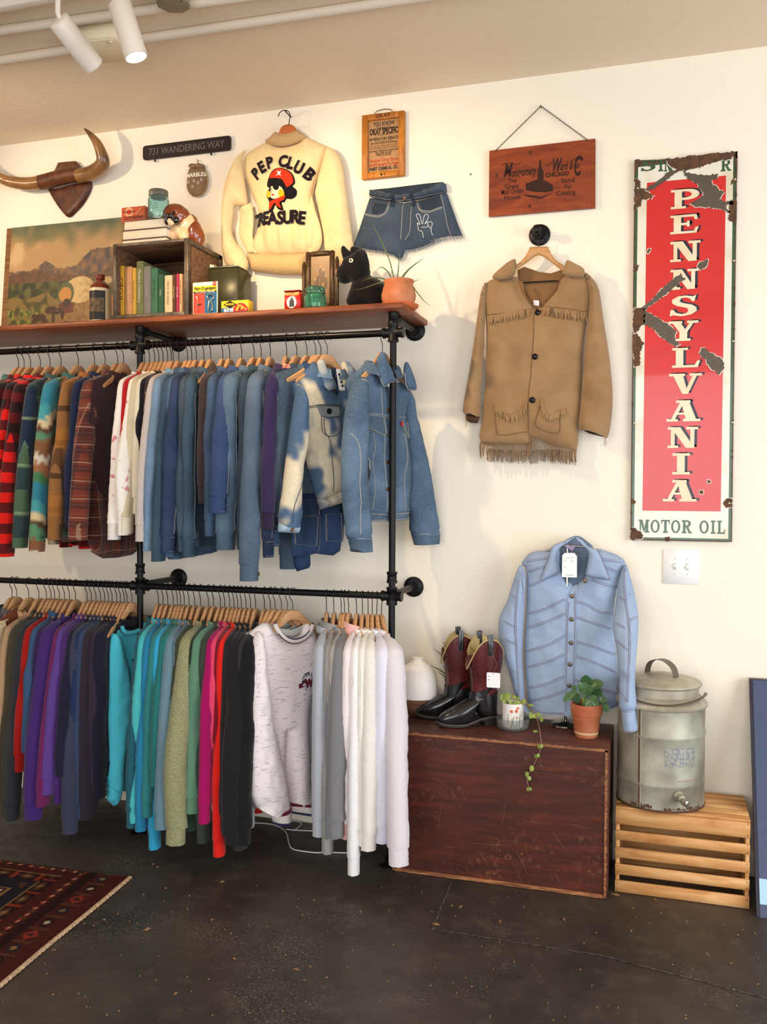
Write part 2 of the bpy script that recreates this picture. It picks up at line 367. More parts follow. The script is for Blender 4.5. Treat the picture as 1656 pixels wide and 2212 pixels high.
# surface conduits and boxes on the ceiling
def conduit(name_label, a, b, r, extra=0):
    A = PZ(*a, CZ-r*1.03); B = PZ(*b, CZ-r*1.03); d = (B-A).normalized(); A = A-d*.4; B = B+d*extra
    m = MB(A); m.tube([A, B], r, 14); o = m.build('conduit', M_ceilpaint); tag(o, name_label, 'conduit'); return A, B
M_ceilpaint = mat('painted_conduit', (216, 200, 180), rough=.6)
conduit('beige painted conduit along the ceiling passing under the junction box', (0, 130), (480, 58), .017, 3.2)
conduit('beige painted conduit along the ceiling nearer the room, above the track lights', (0, 66), (330, 20), .017, 3.4)
# painted square junction box
bc = PZ(228, 90, CZ-.03); t = thing('junction_box', 'square cream junction box on the ceiling behind the lit spotlight', 'junction box', (bc.x, bc.y, CZ))
M_cream = mat('cream_paint', (232, 216, 184), rough=.5)
m = MB((bc.x, bc.y, CZ)); m.box((bc.x-.075, bc.y-.075, CZ-.06), (bc.x+.075, bc.y+.075, CZ-.001), bev=.004, rz=.1); m.build('box', M_cream, t)
m = MB((bc.x, bc.y, CZ)); m.box((bc.x-.085, bc.y-.085, CZ-.068), (bc.x+.085, bc.y+.085, CZ-.061), bev=.002, rz=.1); m.build('cover_plate', M_cream, t)
m = MB((bc.x, bc.y, CZ))
for sx in (-1, 1): m.lathe([(.0, 0), (.006, .0), (.006, .006), (0, .007)], (bc.x+sx*.065, bc.y-.065, CZ-.075), 10)
m.build('screw', M_cream, t)
bc = PZ(374, 2, CZ-.04); t = thing('junction_box', 'round grey metal ceiling box with screws near the top edge', 'junction box', (bc.x, bc.y, CZ))
M_galv0 = mat('dull_zinc', (150, 146, 130), rough=.45, metal=.7, col2=(120, 116, 100), vscale=12)
m = MB((bc.x, bc.y, CZ)); m.lathe([(.052, -.045), (.055, -.042), (.055, -.002)], (bc.x, bc.y, CZ), 8); m.build('box', M_cream, t)
m = MB((bc.x, bc.y, CZ)); m.lathe([(0, -.053), (.058, -.053), (.06, -.05), (.06, -.046)], (bc.x, bc.y, CZ), 8); m.build('cover_plate', M_galv0, t, sharp=30)
for s_ in (-1, 1):
    m = MB((bc.x, bc.y, CZ)); m.lathe([(0, -.06), (.007, -.058), (.007, -.053)], (bc.x+s_*.045, bc.y-.012, CZ), 10); m.build('screw', M_galv0, t)
# lighting track and its two spotlights
M_lampw = mat('lamp_white', (226, 214, 200), rough=.4)
A = PZ(0, 13, CZ-.03); B = PZ(140, -12, CZ-.03); d = (B-A).normalized(); m = MB(A); yaw_t = math.atan2(d.y, d.x)
m.box((A.x-1.5, A.y-.018, CZ-.045), (A.x+2.2, A.y+.018, CZ-.001), bev=.003, rz=yaw_t, piv=(A.x, A.y)); tag(m.build('light_track', M_lampw), 'white lighting track on the ceiling at the top left corner', 'light track')
def spot(px_top, px_bot, label, lit):
    T = PZ(*px_top, 3.045); Bm = PZ(*px_bot, 2.93) if lit else PY(*px_bot, T.y+.08); ax = (Bm-T).normalized(); L = .175; Bm = T+ax*L
    t = thing('track_spotlight', label, 'spotlight', (T.x, T.y, T.z+.1)); O = (T.x, T.y, T.z+.1)
    m = MB(O); m.lathe([(.0, 0), (.034, 0), (.037, .003), (.037, L), (.033, L), (.031, L-.02), (0, L-.02)], T, 32, axis=ax); m.build('lamp_housing', M_lampw, t)
    m = MB(O); m.tube([T+Vector((0, 0, .1)), T+Vector((0, 0, .02)), T+ax*.03], .009, 10); m.build('stem', M_lampw, t)
    m = MB(O); m.box((T.x-.05, T.y-.019, T.z+.09), (T.x+.05, T.y+.019, T.z+.135), bev=.003, rz=yaw_t); m.build('track_adapter', M_lampw, t)
    m = MB(O); m.lathe([(0, 0), (.03, 0), (.03, .004), (0, .006)], T+ax*(L-.012), 24, axis=ax)
    m.build('bulb', mat('lit_bulb', (255, 236, 205), emit=14) if lit else mat('dark_lens', (60, 56, 50), rough=.2), t); return T, ax
spot((125, 42), (168, 98), 'white cylinder spotlight tilted right and switched off, left of the lit one', False)
spot((258, 8), (283, 88), 'white cylinder spotlight glowing with its bulb lit', True)
# ================================================================ PIPE RACK
YR, Z1, Z2 = -.3315, 2.130, 1.083
XR, XL, XLL = -1.042, -2.190, -3.34
rack = thing('pipe_clothing_rack', 'black iron pipe clothing rack with two rails, carrying the wooden shelf', 'clothing rack', (XR, YR, 0)); RO = (XR, YR, 0)
def fitting(m, p, ax, r=.02, L=.05):
    p = Vector(p); ax = Vector(ax).normalized()
    m.lathe([(r*.8, -L/2), (r*1.12, -L/2), (r*1.15, -L/2+.008), (r, -L/2+.012), (r, L/2-.012), (r*1.15, L/2-.008), (r*1.12, L/2), (r*.8, L/2)], p, 20, axis=ax)
def flange(m, p, ax):
    m.lathe([(.0, 0), (.044, 0), (.044, .006), (.041, .009), (.022, .011), (.021, .026), (.0, .026)], p, 28, axis=ax)
    for k in range(4):
        a = math.pi/4+k*math.pi/2; q = Vector(p)+Vector((math.cos(a)*.032, -.0095, math.sin(a)*.032)); m.lathe([(0, 0), (.005, 0), (.0045, .003), (0, .004)], q, 8, axis=ax)
ZS = 2.193   # underside of the shelf
for x in (XR, XL, XLL):
    m = MB(RO); m.tube([(x, YR, .03), (x, YR, Z1+.065)], .0135, 16); m.build('upright_pipe', M_black, rack)
    m = MB(RO); m.lathe([(0, 0), (.044, 0), (.044, .006), (.022, .012), (.021, .03), (0, .03)], (x, YR, 0), 24); m.build('floor_flange', M_black, rack)
    for z in (Z1+.052, Z2+.005):
        up = z > 1.5; m = MB(RO); zz = z+.012 if up else z
        m.tube([(x, YR, zz), (x, -.012, zz)], .0135, 14); m.build('wall_arm', M_black, rack)
        m = MB(RO); flange(m, (x, -.001, zz), (0, -1, 0)); m.build('wall_flange', M_black, rack)
        m = MB(RO); fitting(m, (x, YR, zz), (0, 0, 1), .0195, .06); fitting(m, (x, YR+.035, zz), (0, 1, 0), .0185, .03); m.ball((x, YR, zz+.012), .021) if up else None; m.build('pipe_elbow', M_black, rack)
    for z in (Z1, Z2):
        m = MB(RO); fitting(m, (x, YR, z), (0, 0, 1), .0195, .072); fitting(m, (x, YR, z), (1, 0, 0), .0188, .085); m.build('pipe_tee', M_black, rack)
    m = MB(RO); fitting(m, (x, YR, Z2+.075), (0, 0, 1), .019, .045); m.build('pipe_coupling', M_black, rack)
for z in (Z1, Z2):
    for a, b in ((XL, XR), (XLL, XL)):
        m = MB(RO); m.tube([(a+.02, YR, z), (b-.02, YR, z)], .0135, 20); m.build('clothes_rail', M_rail if z == Z1 else M_black, rack)
# shelf board
def wood(name, c1, c2, c3, grain=(1, 14, 14), rough=.45, scale=5):
    m = mat(name, c1, rough=rough, spec=.4); nt = m.node_tree; N = nt.nodes; L = nt.links; b = N['Principled BSDF']
    tc = N.new('ShaderNodeTexCoord'); mp = N.new('ShaderNodeMapping'); mp.inputs['Scale'].default_value = grain; L.new(tc.outputs['Object'], mp.inputs['Vector'])
    t = N.new('ShaderNodeTexNoise'); t.inputs['Scale'].default_value = scale; t.inputs['Detail'].default_value = 8; t.inputs['Distortion'].default_value = 1.0; L.new(mp.outputs[0], t.inputs['Vector'])
    r = N.new('ShaderNodeValToRGB'); e = r.color_ramp.elements; e[0].position = .3; e[0].color = lin(c2); e[1].position = .7; e[1].color = lin(c3); q = e.new(.5); q.color = lin(c1)
    L.new(t.outputs['Fac'], r.inputs[0]); L.new(r.outputs[0], b.inputs['Base Color'])
    bp = N.new('ShaderNodeBump'); bp.inputs['Strength'].default_value = .2; bp.inputs['Distance'].default_value = .004; L.new(t.outputs['Fac'], bp.inputs['Height']); L.new(bp.outputs[0], b.inputs['Normal']); return m
M_shelf = wood('stained_pine', (128, 66, 36), (92, 44, 24), (150, 82, 44))
m = MB((XR, YR, ZS)); m.box((-4.1, -.40, ZS+.019), (-.985, -.012, ZS+.043), bev=.003); tag(m.build('shelf_board', M_shelf), 'long reddish stained wooden shelf on top of the pipe rack', 'shelf')
ZT = ZS+.043
# ================================================================ HANGERS AND RACK GARMENTS
def arc(cx, cz, r, a0, a1, n): return [(cx+r*math.cos(math.radians(a0+(a1-a0)*i/n)), cz+r*math.sin(math.radians(a0+(a1-a0)*i/n))) for i in range(n+1)]
HP = [(0, -.074), (.020, -.075), (.034, -.082), (.055, -.103), (.085, -.131), (.13, -.157), (.17, -.178), (.190, -.189), (.196, -.196), (.190, -.203), (.17, -.200), (.13, -.184), (.09, -.166), (.05, -.138), (.025, -.120), (0, -.115)]
HPOLY = HP+[(-x, z) for x, z in HP[::-1][1:-1]]
HANG = None
def hanger(loc, rz, label, group=None, tip=1, m_wood=None, hook_h=0.0):
    global HANG
    if HANG is None or m_wood or hook_h:
        t = thing('clothes_hanger', label, 'hanger', loc, rz, group)
        m = MB(); pillow(m, HPOLY, .0085, .010, 0, res=.014, back=1.0, yfn=lambda x, z: -.9*x*x*.6); m.build('hanger_body', m_wood or M_hang, t)
        pts = [(.019, -.014)]+arc(0, 0, .0175, 0, 180, 10)[0:]+[(-.0165, -.016), (-.002, -.040), (0, -.055), (0, -.085)]
        m = MB(); m.tube([(a, 0, b+hook_h) for a, b in catmull(pts, 3, False)], .0017, 7); m.build('hook', M_wire, t)
        if not (m_wood or hook_h): HANG = t
        return t
    t = HANG.copy(); COL.objects.link(t); t.location = loc; t.rotation_euler = (0, 0, rz); t['label'] = label
    if 'group' in t.keys(): del t['group']
    if group: t['group'] = group
    for ch in list(HANG.children): c = ch.copy(); COL.objects.link(c); c.parent = t
    return t
def hang_label(label):
    q = label.split(); k = q[:12]
    while k[-1] in ('the', 'a', 'of', 'with', 'and', 'in', 'at', 'between', 'behind', 'its', 'by', 'just', 'right', 'left', 'to', 'on', 'whose', 'beside', 'from', 'only', 'under', 'almost'): k.pop()
    return 'hanger holding the '+' '.join(k).rstrip(',')
def collar_band(m, w=.086, d=.030, z0=-.160, h=.020, flare=1.0, n=24, thick=.005, rise=.014):
    vs = []; fs = []; rows = [(0, 0), (-.002, h*.6), (.001, h), (thick, h*.9), (thick*1.4, h*.35), (thick*1.2*flare, -.006)]
    for e, dz in rows:
        for k in range(n):
            a = 2*math.pi*k/n; c, s_ = math.cos(a), math.sin(a)
            vs.append(((w+e)*c, (d+e)*s_+.004, z0+dz+rise*s_-abs(c)*-.012))
    for i in range(len(rows)-1):
        for k in range(n): l = (k+1) % n; fs.append((i*n+k, i*n+l, i*n+n+l, i*n+n+k))
    m.add(vs, fs); return m
def folded_collar(m, w=.082, d=.036, z0=-.148, h=.040, pt=.06):
    # stand plus fold-over fall with two points in front
    n = 28; vs = []; fs = []
    rows = 6
    for i in range(rows):
        for k in range(n+1):
            a = -math.pi/2+.18+(2*math.pi-.36)*k/n; c, s_ = math.cos(a), math.sin(a)
            t = abs(k/n-.5)*2; ptl = (max(0, t-.62)/.38)**1.5*pt
            if i == 0: e, dz = 0, -.006
            elif i == 1: e, dz = .002, h*.5
            elif i == 2: e, dz = .006, h*.62
            elif i == 3: e, dz = .012, h*.45
            elif i == 4: e, dz = .020, -.004-ptl*.4
            else: e, dz = .026+ptl*.25, -.018-ptl
            vs.append(((w+e)*c*(1+(.25*ptl/.06 if i == 5 else 0)), (d+e)*s_, z0+dz+.014*s_+abs(c)*.004))
    for i in range(rows-1):
        for k in range(n): fs.append((i*(n+1)+k, i*(n+1)+k+1, (i+1)*(n+1)+k+1, (i+1)*(n+1)+k))
    m.add(vs, fs); return m
def fold_fn(seed, A=.008, k=38, z0=-.25, span=.4):
    r = random.Random(seed); ph = [r.uniform(0, 6.28) for _ in range(3)]; f1 = r.uniform(.8, 1.25)
    def f(x, z):
        g = min(1, max(.15, (z0-z)/span)); return A*g*(math.sin(k*f1*x+ph[0]+z*3)+.6*math.sin(k*1.9*f1*x+ph[1]-z*5))+.006*noise.noise(Vector((x*9+seed, z*7, ph[2])))
    return f
def crease_fn(seed, A=.006):
    def f(x, z): return A*(noise.noise(Vector((x*16+seed*3.1, z*11, seed)))+.5*noise.noise(Vector((x*30, z*26+seed, 2.))))
    return f
GN = [0]; M_stitch2 = mat('dull_thread', (120, 122, 124), rough=.9)
def rack_garment(kind, px, rail, mt, label, cat, rz=92, L=.66, S=.80, fl=.06, T=.018, ST=.028, w=1.0, m2=None, colm=None, cuffm=None, res=.022, bend=0, hidden=False, group=None, hlabel=None, dz=0, lift=0.0, stitch=False, hemband=True, snap=None):
    z = Z1 if rail == 1 else Z2; P = PY(px, (742 if rail == 1 else 1266), YR); x0 = P.x; loc = (x0, YR, z); R = math.radians(rz)
    GN[0] += 1; sd = GN[0]
    hg = hanger((x0, YR, z), R, hlabel or hang_label(label))
    if rz < 80: hg.scale.x = .78
    name = {'sweat': 'sweatshirt', 'shirt': 'shirt', 'jacket': 'denim_jacket', 'hoodie': 'hooded_sweatshirt'}[kind]
    t = thing(name, label, cat, loc, R, group); r = random.Random(sd)
    m2 = m2 or mt; cuffm = cuffm or m2; colm = colm or m2; L = L+r.uniform(-.012, .012); S = S+r.uniform(-.012, .012)
    half = [(0, -.178), (.045, -.168), (.085, -.132), (.14, -.146), (.205*w, -.170), (.232*w, -.20), (.235*w, -.40), (.238*w, -L*.8), (.235*w, -L)]
    if kind == 'shirt': bot = [(.235*w, -L+.05), (.20*w, -L-.03), (.12, -L-.06), (0, -L-.065)]; half = half[:-1]+bot
    else: half = half+[(.12, -L-.006), (0, -L-.008)]
    poly = half+[(-a, b) for a, b in half[::-1][1:-1]]
    m = MB(); kb = (lambda a, b: not (a[1] < -L+.004 and b[1] < -L+.004)) if kind != 'shirt' else None
    sf = pillow(m, poly, T, .045, .0, res, fold_fn(sd, min(.007, T*.45)), back=.9, keep=kb); m.build('body', mt, t)
    if kind != 'shirt' and hemband:
        hb = [(-.228*w, -L+.004), (.228*w, -L+.004), (.222*w, -L-.058), (-.222*w, -L-.058)]
        m = MB(); pillow(m, hb, T+.002, .025, 0, res, fold_fn(sd, .004, 60), back=1.0, keep=lambda a, b: abs(a[1]-b[1]) > .02); m.build('waistband', m2, t)
    for sx in (-1, 1):
        f = fl*(1 if sx < 0 else .5); e = bend*(1 if sx < 0 else .4); k = (S-.2)
        out = [(.13, -.142), (.205*w, -.166), (.240*w, -.198), (.258*w+f*.15, -.30), (.268*w+f*.4+e*.6, -.2-k*.4), (.278*w+f*.7+e, -.2-k*.65), (.276*w+f, -S)]
        inn = [(.190*w+f, -S), (.188*w+f*.7+e*.7, -.2-k*.65), (.180*w+f*.35+e*.3, -.2-k*.38), (.172*w, -.30), (.165, -.21)]
        j1, j2 = r.uniform(-.012, .014), r.uniform(-.012, .012); out[4] = (out[4][0]+j1, out[4][1]); out[5] = (out[5][0]+j2, out[5][1]); inn[1] = (inn[1][0]+j2*.8+.006, inn[1][1]); inn[2] = (inn[2][0]+j1*.8, inn[2][1])
        poly = [(sx*a, b) for a, b in catmull(out, 3, False)+catmull(inn, 3, False)]
        if sx > 0: poly = poly[::-1]
        yo = r.uniform(-.006, .006); m = MB()
        sf2 = pillow(m, poly, ST, .046, yo, res*.72, crease_fn(sd+sx*.3, .008), back=.85, keep=lambda a, b: not (a[1] < -S+.002 and b[1] < -S+.002)); slv = m.build('sleeve', mt, t)
        cx = (.276*w+.190*w)/2+f; cw = .036 if kind != 'shirt' else .042; ch = .065
        cp = [(sx*(cx-cw), -S+.006), (sx*(cx+cw), -S+.006), (sx*(cx+cw*.94+f*.08), -S-ch), (sx*(cx-cw*.94+f*.08), -S-ch)]
        m = MB(); sc = pillow(m, cp, ST*.85, .03, yo, .012, lambda a, b: .002*math.sin(a*260), back=.85, keep=lambda a, b: abs(a[1]-b[1]) > abs(a[0]-b[0])); m.build('cuff', cuffm, slv)
        if stitch and sx < 0:
            m = MB(); ribbon(m, [(sx*(cx-cw*.8), -S-.004), (sx*(cx+cw*.85), -S-.004)], .0026, sc, .0012)
            ribbon(m, [(sx*(cx-cw*.8), -S-ch+.006), (sx*(cx+cw*.85), -S-ch+.006)], .002, sc, .0012)
            ribbon(m, [(sx*.168, -.158), (sx*.19, -.23), (sx*.187, -.30), (sx*.183, -.36)], .0026, sf2, .0015)
            ribbon(m, [(sx*(.225*w), -.24), (sx*(.23*w+f*.4+e*.4), -.2-k*.4), (sx*(.236*w+f), -S+.01)], .0026, sf2, .0015); m.build('seam', M_stitch2, slv)
    if kind == 'sweat': m = MB(); collar_band(m); m.build('neckband', colm, t)
    elif kind == 'hoodie':
        m = MB(); folded_collar(m, .07, .045, -.15, .055, .02); m.build('hood', colm, t)
    else: m = MB(); folded_collar(m); m.build('collar', colm, t)
    return t
def sol(n, c, **k): return fabric(n, c, **k)
# ---- fabrics
buff = lambda n, r=(196, 22, 16), ph=.0: plaid(n, r, [('x', .11, .5, ph, (26, 20, 22), .86), ('z', .085, .5, ph, (22, 18, 20), .86)])
P_bg = plaid('blue_green_check', (74, 96, 70), [('x', .13, .42, .2, (30, 40, 66), .9), ('z', .20, .45, .1, (32, 42, 62), .75), ('z', .20, .06, .62, (140, 160, 120), .5), ('x', .065, .05, .4, (120, 150, 110), .4)])
P_br = plaid('ochre_brown_check', (138, 92, 50), [('z', .14, .16, .1, (60, 40, 26), .8), ('x', .12, .2, .5, (70, 46, 30), .7), ('z', .28, .3, .6, (168, 104, 44), .6)])
P_bu = plaid('burgundy_check', (112, 52, 38), [('x', .07, .34, .1, (62, 34, 34), .7), ('z', .075, .34, .3, (60, 34, 36), .65), ('z', .075, .05, .8, (176, 150, 124), .6), ('x', .07, .05, .7, (164, 136, 112), .5), ('z', .0375, .05, .2, (150, 110, 90), .35)])
P_gr = plaid('grey_cream_check', (206, 196, 176), [('x', .05, .45, .1, (110, 108, 104), .6), ('z', .05, .45, .2, (110, 108, 104), .6)])
TEALC = sol('teal_lining', (60, 104, 96)); 
def serape_col(x, z):
    # woven banded pattern with stepped diamonds (colour of the cloth itself)
    b = (-z*1.0) % .42; u = abs(((x*1.0+.03) % .16)-.08)/.08; st = round(u*4)/4*.05
    bands = [(.00, (126, 84, 54)), (.05, (200, 190, 168)), (.085, (150, 96, 62)), (.13, (70, 118, 76)), (.18, (52, 122, 140)), (.26, (70, 146, 150)), (.31, (206, 184, 140)), (.345, (90, 62, 46)), (.37, (84, 130, 96)), (.42, (126, 84, 54))]
    bb = b+st-.025; c = bands[0][1]
    for a, q in bands:
        if bb >= a: c = q
    return lin(c)[:3]
M_serape = mat('serape_weave', (120, 120, 100), rough=.92, spec=.1, attr=True, bump=.25, bscale=420, sheen=.2)
def D(n, c, **k): return denim('denim_'+n, c, **k)
U = [  # px, kind, fabric, label, cat, options
 (40, 'shirt', P_gr, 'grey and cream checked flannel shirt at the left edge of the upper rail', 'shirt', dict(colm=TEALC, L=.72, S=.82)),
 (52, 'shirt', buff('buffalo_a', (150, 18, 14)), 'dull red buffalo check shirt behind the others, its collar beside the cream flannel', 'shirt', dict(L=.74, S=.80)),
 (66, 'shirt', buff('buffalo_b', (196, 20, 14), .2), 'red and black buffalo check shirt cut off by the left edge of the photo', 'shirt', dict(L=.74, S=.84)),
 (87, 'shirt', buff('buffalo_c', (205, 24, 16), .3), 'red and black buffalo check shirt, second in the row of checked ones', 'shirt', dict(L=.75, S=.84)),
 (108, 'shirt', buff('buffalo_d', (212, 26, 18), .45), 'bright red and black buffalo check shirt beside the blue and green checked one', 'shirt', dict(L=.78, S=.84)),
 (132, 'shirt', P_bg, 'blue and green checked flannel shirt between the buffalo check and the patterned jacket', 'shirt', dict(L=.66, S=.80, colm=D('collar_blue', (66, 92, 100)))),
 (169, 'shirt', M_serape, 'jacket with teal, tan and green woven geometric pattern', 'jacket', dict(L=.80, S=.83, ST=.032, serape=True, colm=TEALC)),
 (204, 'shirt', P_br, 'ochre and brown checked wool shirt jacket', 'jacket', dict(L=.66, S=.76, ST=.028)),
 (227, 'shirt', sol('navy_flannel', (34, 40, 66)), 'thin dark navy shirt squeezed behind the ochre checked one', 'shirt', dict(L=.66, S=.72, fl=.02)),
 (254, 'shirt', P_bu, 'long burgundy and brown plaid flannel shirt with white lines', 'shirt', dict(L=.86, S=.77, ST=.044, fl=.06)),
 (267, 'shirt', sol('dark_plum_shirt', (52, 30, 32)), 'dark plum shirt tucked right of the burgundy plaid one', 'shirt', dict(L=.60, S=.50, fl=-.03, ST=.012)),
 (312, 'sweat', sol('white_rose_print', (232, 222, 212), col2=(204, 96, 110), vscale=22, vary=.8, ramp=(.66, .70), detail=1), 'white long sleeve top with pink sketch print, leftmost of the pale tops', 'shirt', dict(L=.60, S=.76, cuffm=sol('off_white_rib', (226, 216, 208)))),
 (323, 'sweat', sol('red_rib_knit', (178, 24, 30)), 'plain red knit top between two pale printed tops', 'shirt', dict(L=.60, S=.74, fl=.02)),
 (334, 'sweat', sol('white_berry_print', (234, 226, 214), col2=(196, 96, 96), vscale=26, vary=.75, ramp=(.65, .7), detail=1), 'cream top with pink and blue sketch print right of the red knit', 'shirt', dict(L=.60, S=.74, bend=.02)),
 (343, 'sweat', sol('oatmeal_thermal', (208, 190, 158), vscale=500), 'oatmeal ribbed thermal top with cream cuffs', 'shirt', dict(L=.60, S=.75, cuffm=sol('cream_rib', (226, 214, 192)))),
 (352, 'sweat', sol('cream_knit', (228, 214, 186)), 'plain cream knit top beside the black one', 'shirt', dict(L=.60, S=.66, fl=.02)),
 (362, 'sweat', sol('black_knit', (24, 20, 26)), 'black knit top hanging right of the cream ones on the upper rail', 'shirt', dict(L=.66, S=.60, ST=.032, fl=0)),
 (370, 'sweat', sol('speckled_dark_knit', (50, 38, 40), col2=(170, 150, 140), vscale=160, vary=.9, ramp=(.6, .66)), 'dark speckled knit with only its shoulder showing before the pale blue denim', 'shirt', dict(L=.60, S=.56, fl=0)),
 (374, 'sweat', sol('greige_top', (196, 182, 174)), 'pale greige long sleeve top with wide cuffs', 'shirt', dict(L=.60, S=.76, fl=.075)),
 (386, 'shirt', D('sky', (118, 150, 184)), 'light sky blue denim shirt, palest denim on the upper rail', 'shirt', dict(L=.66, S=.80)),
 (405, 'shirt', D('teal_long', (56, 84, 108)), 'long teal blue denim shirt right of the palest one', 'shirt', dict(L=.80, S=.84, fl=.07)),
 (414, 'jacket', D('blue_a', (70, 102, 138)), 'mid blue denim shirt with turned back cuff', 'shirt', dict(L=.84, S=.84, fl=.02)),
 (424, 'jacket', D('indigo_a', (48, 66, 104)), 'indigo denim shirt with copper button on its hanging cuff', 'shirt', dict(L=.78, S=.80, bend=.01)),
 (440, 'jacket', D('greyblue_a', (68, 84, 100)), 'grey blue denim jacket seventh from the pale blue shirt', 'denim jacket', dict(L=.80, S=.80, fl=.0)),
 (455, 'jacket', D('steel_a', (62, 88, 112)), 'steel blue denim jacket left of the brown one', 'denim jacket', dict(L=.80, S=.82, fl=.0)),
 (481, 'jacket', sol('brown_twill', (60, 48, 48)), 'dark brown twill jacket with only collar and shoulder showing', 'jacket', dict(L=.62, S=.62, fl=-.01)),
 (496, 'jacket', D('blue_b', (62, 88, 124)), 'blue denim jacket just right of the brown twill one', 'denim jacket', dict(L=.72, S=.74, fl=.0)),
 (522, 'jacket', D('deep_a', (52, 76, 128)), 'deep blue denim jacket with a wide sleeve flaring at the bottom', 'denim jacket', dict(L=.62, S=.66, fl=.06, ST=.04)),
 (549, 'jacket', D('light_a', (82, 110, 140)), 'roomy washed blue denim jacket with pale collar in the middle of the row', 'denim jacket', dict(L=.70, S=.80, fl=.01, ST=.045, T=.03, rz=88)),
 (564, 'jacket', D('darkteal_a', (48, 68, 86)), 'dark teal denim jacket right of the roomy washed one', 'denim jacket', dict(L=.72, S=.80, fl=.0)),
 (584, 'jacket', D('washed_b', (84, 108, 136)), 'washed denim jacket whose long sleeve ends in a wide buttoned cuff', 'denim jacket', dict(L=.66, S=.92, fl=.055, ST=.044)),
 (619, 'jacket', sol('purple_twill', (54, 42, 78)), 'dark purple twill jacket with red stitched cuff', 'jacket', dict(L=.60, S=.72, fl=.02, stitch=False, cuffm=sol('purple_cuff', (48, 36, 60)))),
 (641, 'jacket', D('navy_b', (36, 50, 82)), 'dark navy denim jacket with a patterned red lining at the collar', 'denim jacket', dict(L=.70, S=.82, fl=-.01, rz=84, ST=.018, colm=sol('red_print_collar', (150, 40, 44), col2=(214, 190, 160), vscale=60, vary=.9))),
 (663, 'jacket', D('navy_c', (44, 66, 100)), 'navy denim jacket with an orange edge behind the grey blue one', 'denim jacket', dict(L=.68, S=.78, fl=-.03, rz=74, ST=.016)),
 (682, 'jacket', D('greyblue_b', (74, 94, 116)), 'grey blue denim jacket directly behind the bleached jacket', 'denim jacket', dict(L=.58, S=.66, fl=-.03, rz=66, ST=.014)),
]
for px, kind, mt, lab, cat, o in U:
    o = dict(o); o.setdefault('rz', 92 if px < 300 else 97); o.setdefault('T', .017 if px < 400 else .022); o.setdefault('stitch', 'denim' in mt.name and kind == 'jacket')
    ser = o.pop('serape', False)
    t = rack_garment(kind, px, 1, mt, lab, cat, **o)
    if ser:
        for ob in list(t.children)+[q for c in t.children for q in c.children]:
            if ob.name.startswith(('body', 'sleeve', 'cuff')):
                ob.data.materials[0] = M_serape; ca = ob.data.color_attributes.new('tone', 'FLOAT_COLOR', 'POINT')
                cs = []
                for v in ob.data.vertices: cs += list(serape_col(v.co.x, v.co.z))+[1]
                ca.data.foreach_set('color', cs)
    if px == 424:
        m = MB(); m.lathe([(0, 0), (.008, 0), (.007, .003), (0, .004)], (-.26, -.03, -.835), 14, axis=(0, -1, 0)); m.build('button', M_copper, t)
    if px == 584:
        m = MB(); m.lathe([(0, 0), (.008, 0), (.007, .003), (0, .004)], (-.285, -.044, -.95), 14, axis=(0, -1, 0)); m.build('button', M_copper, t)
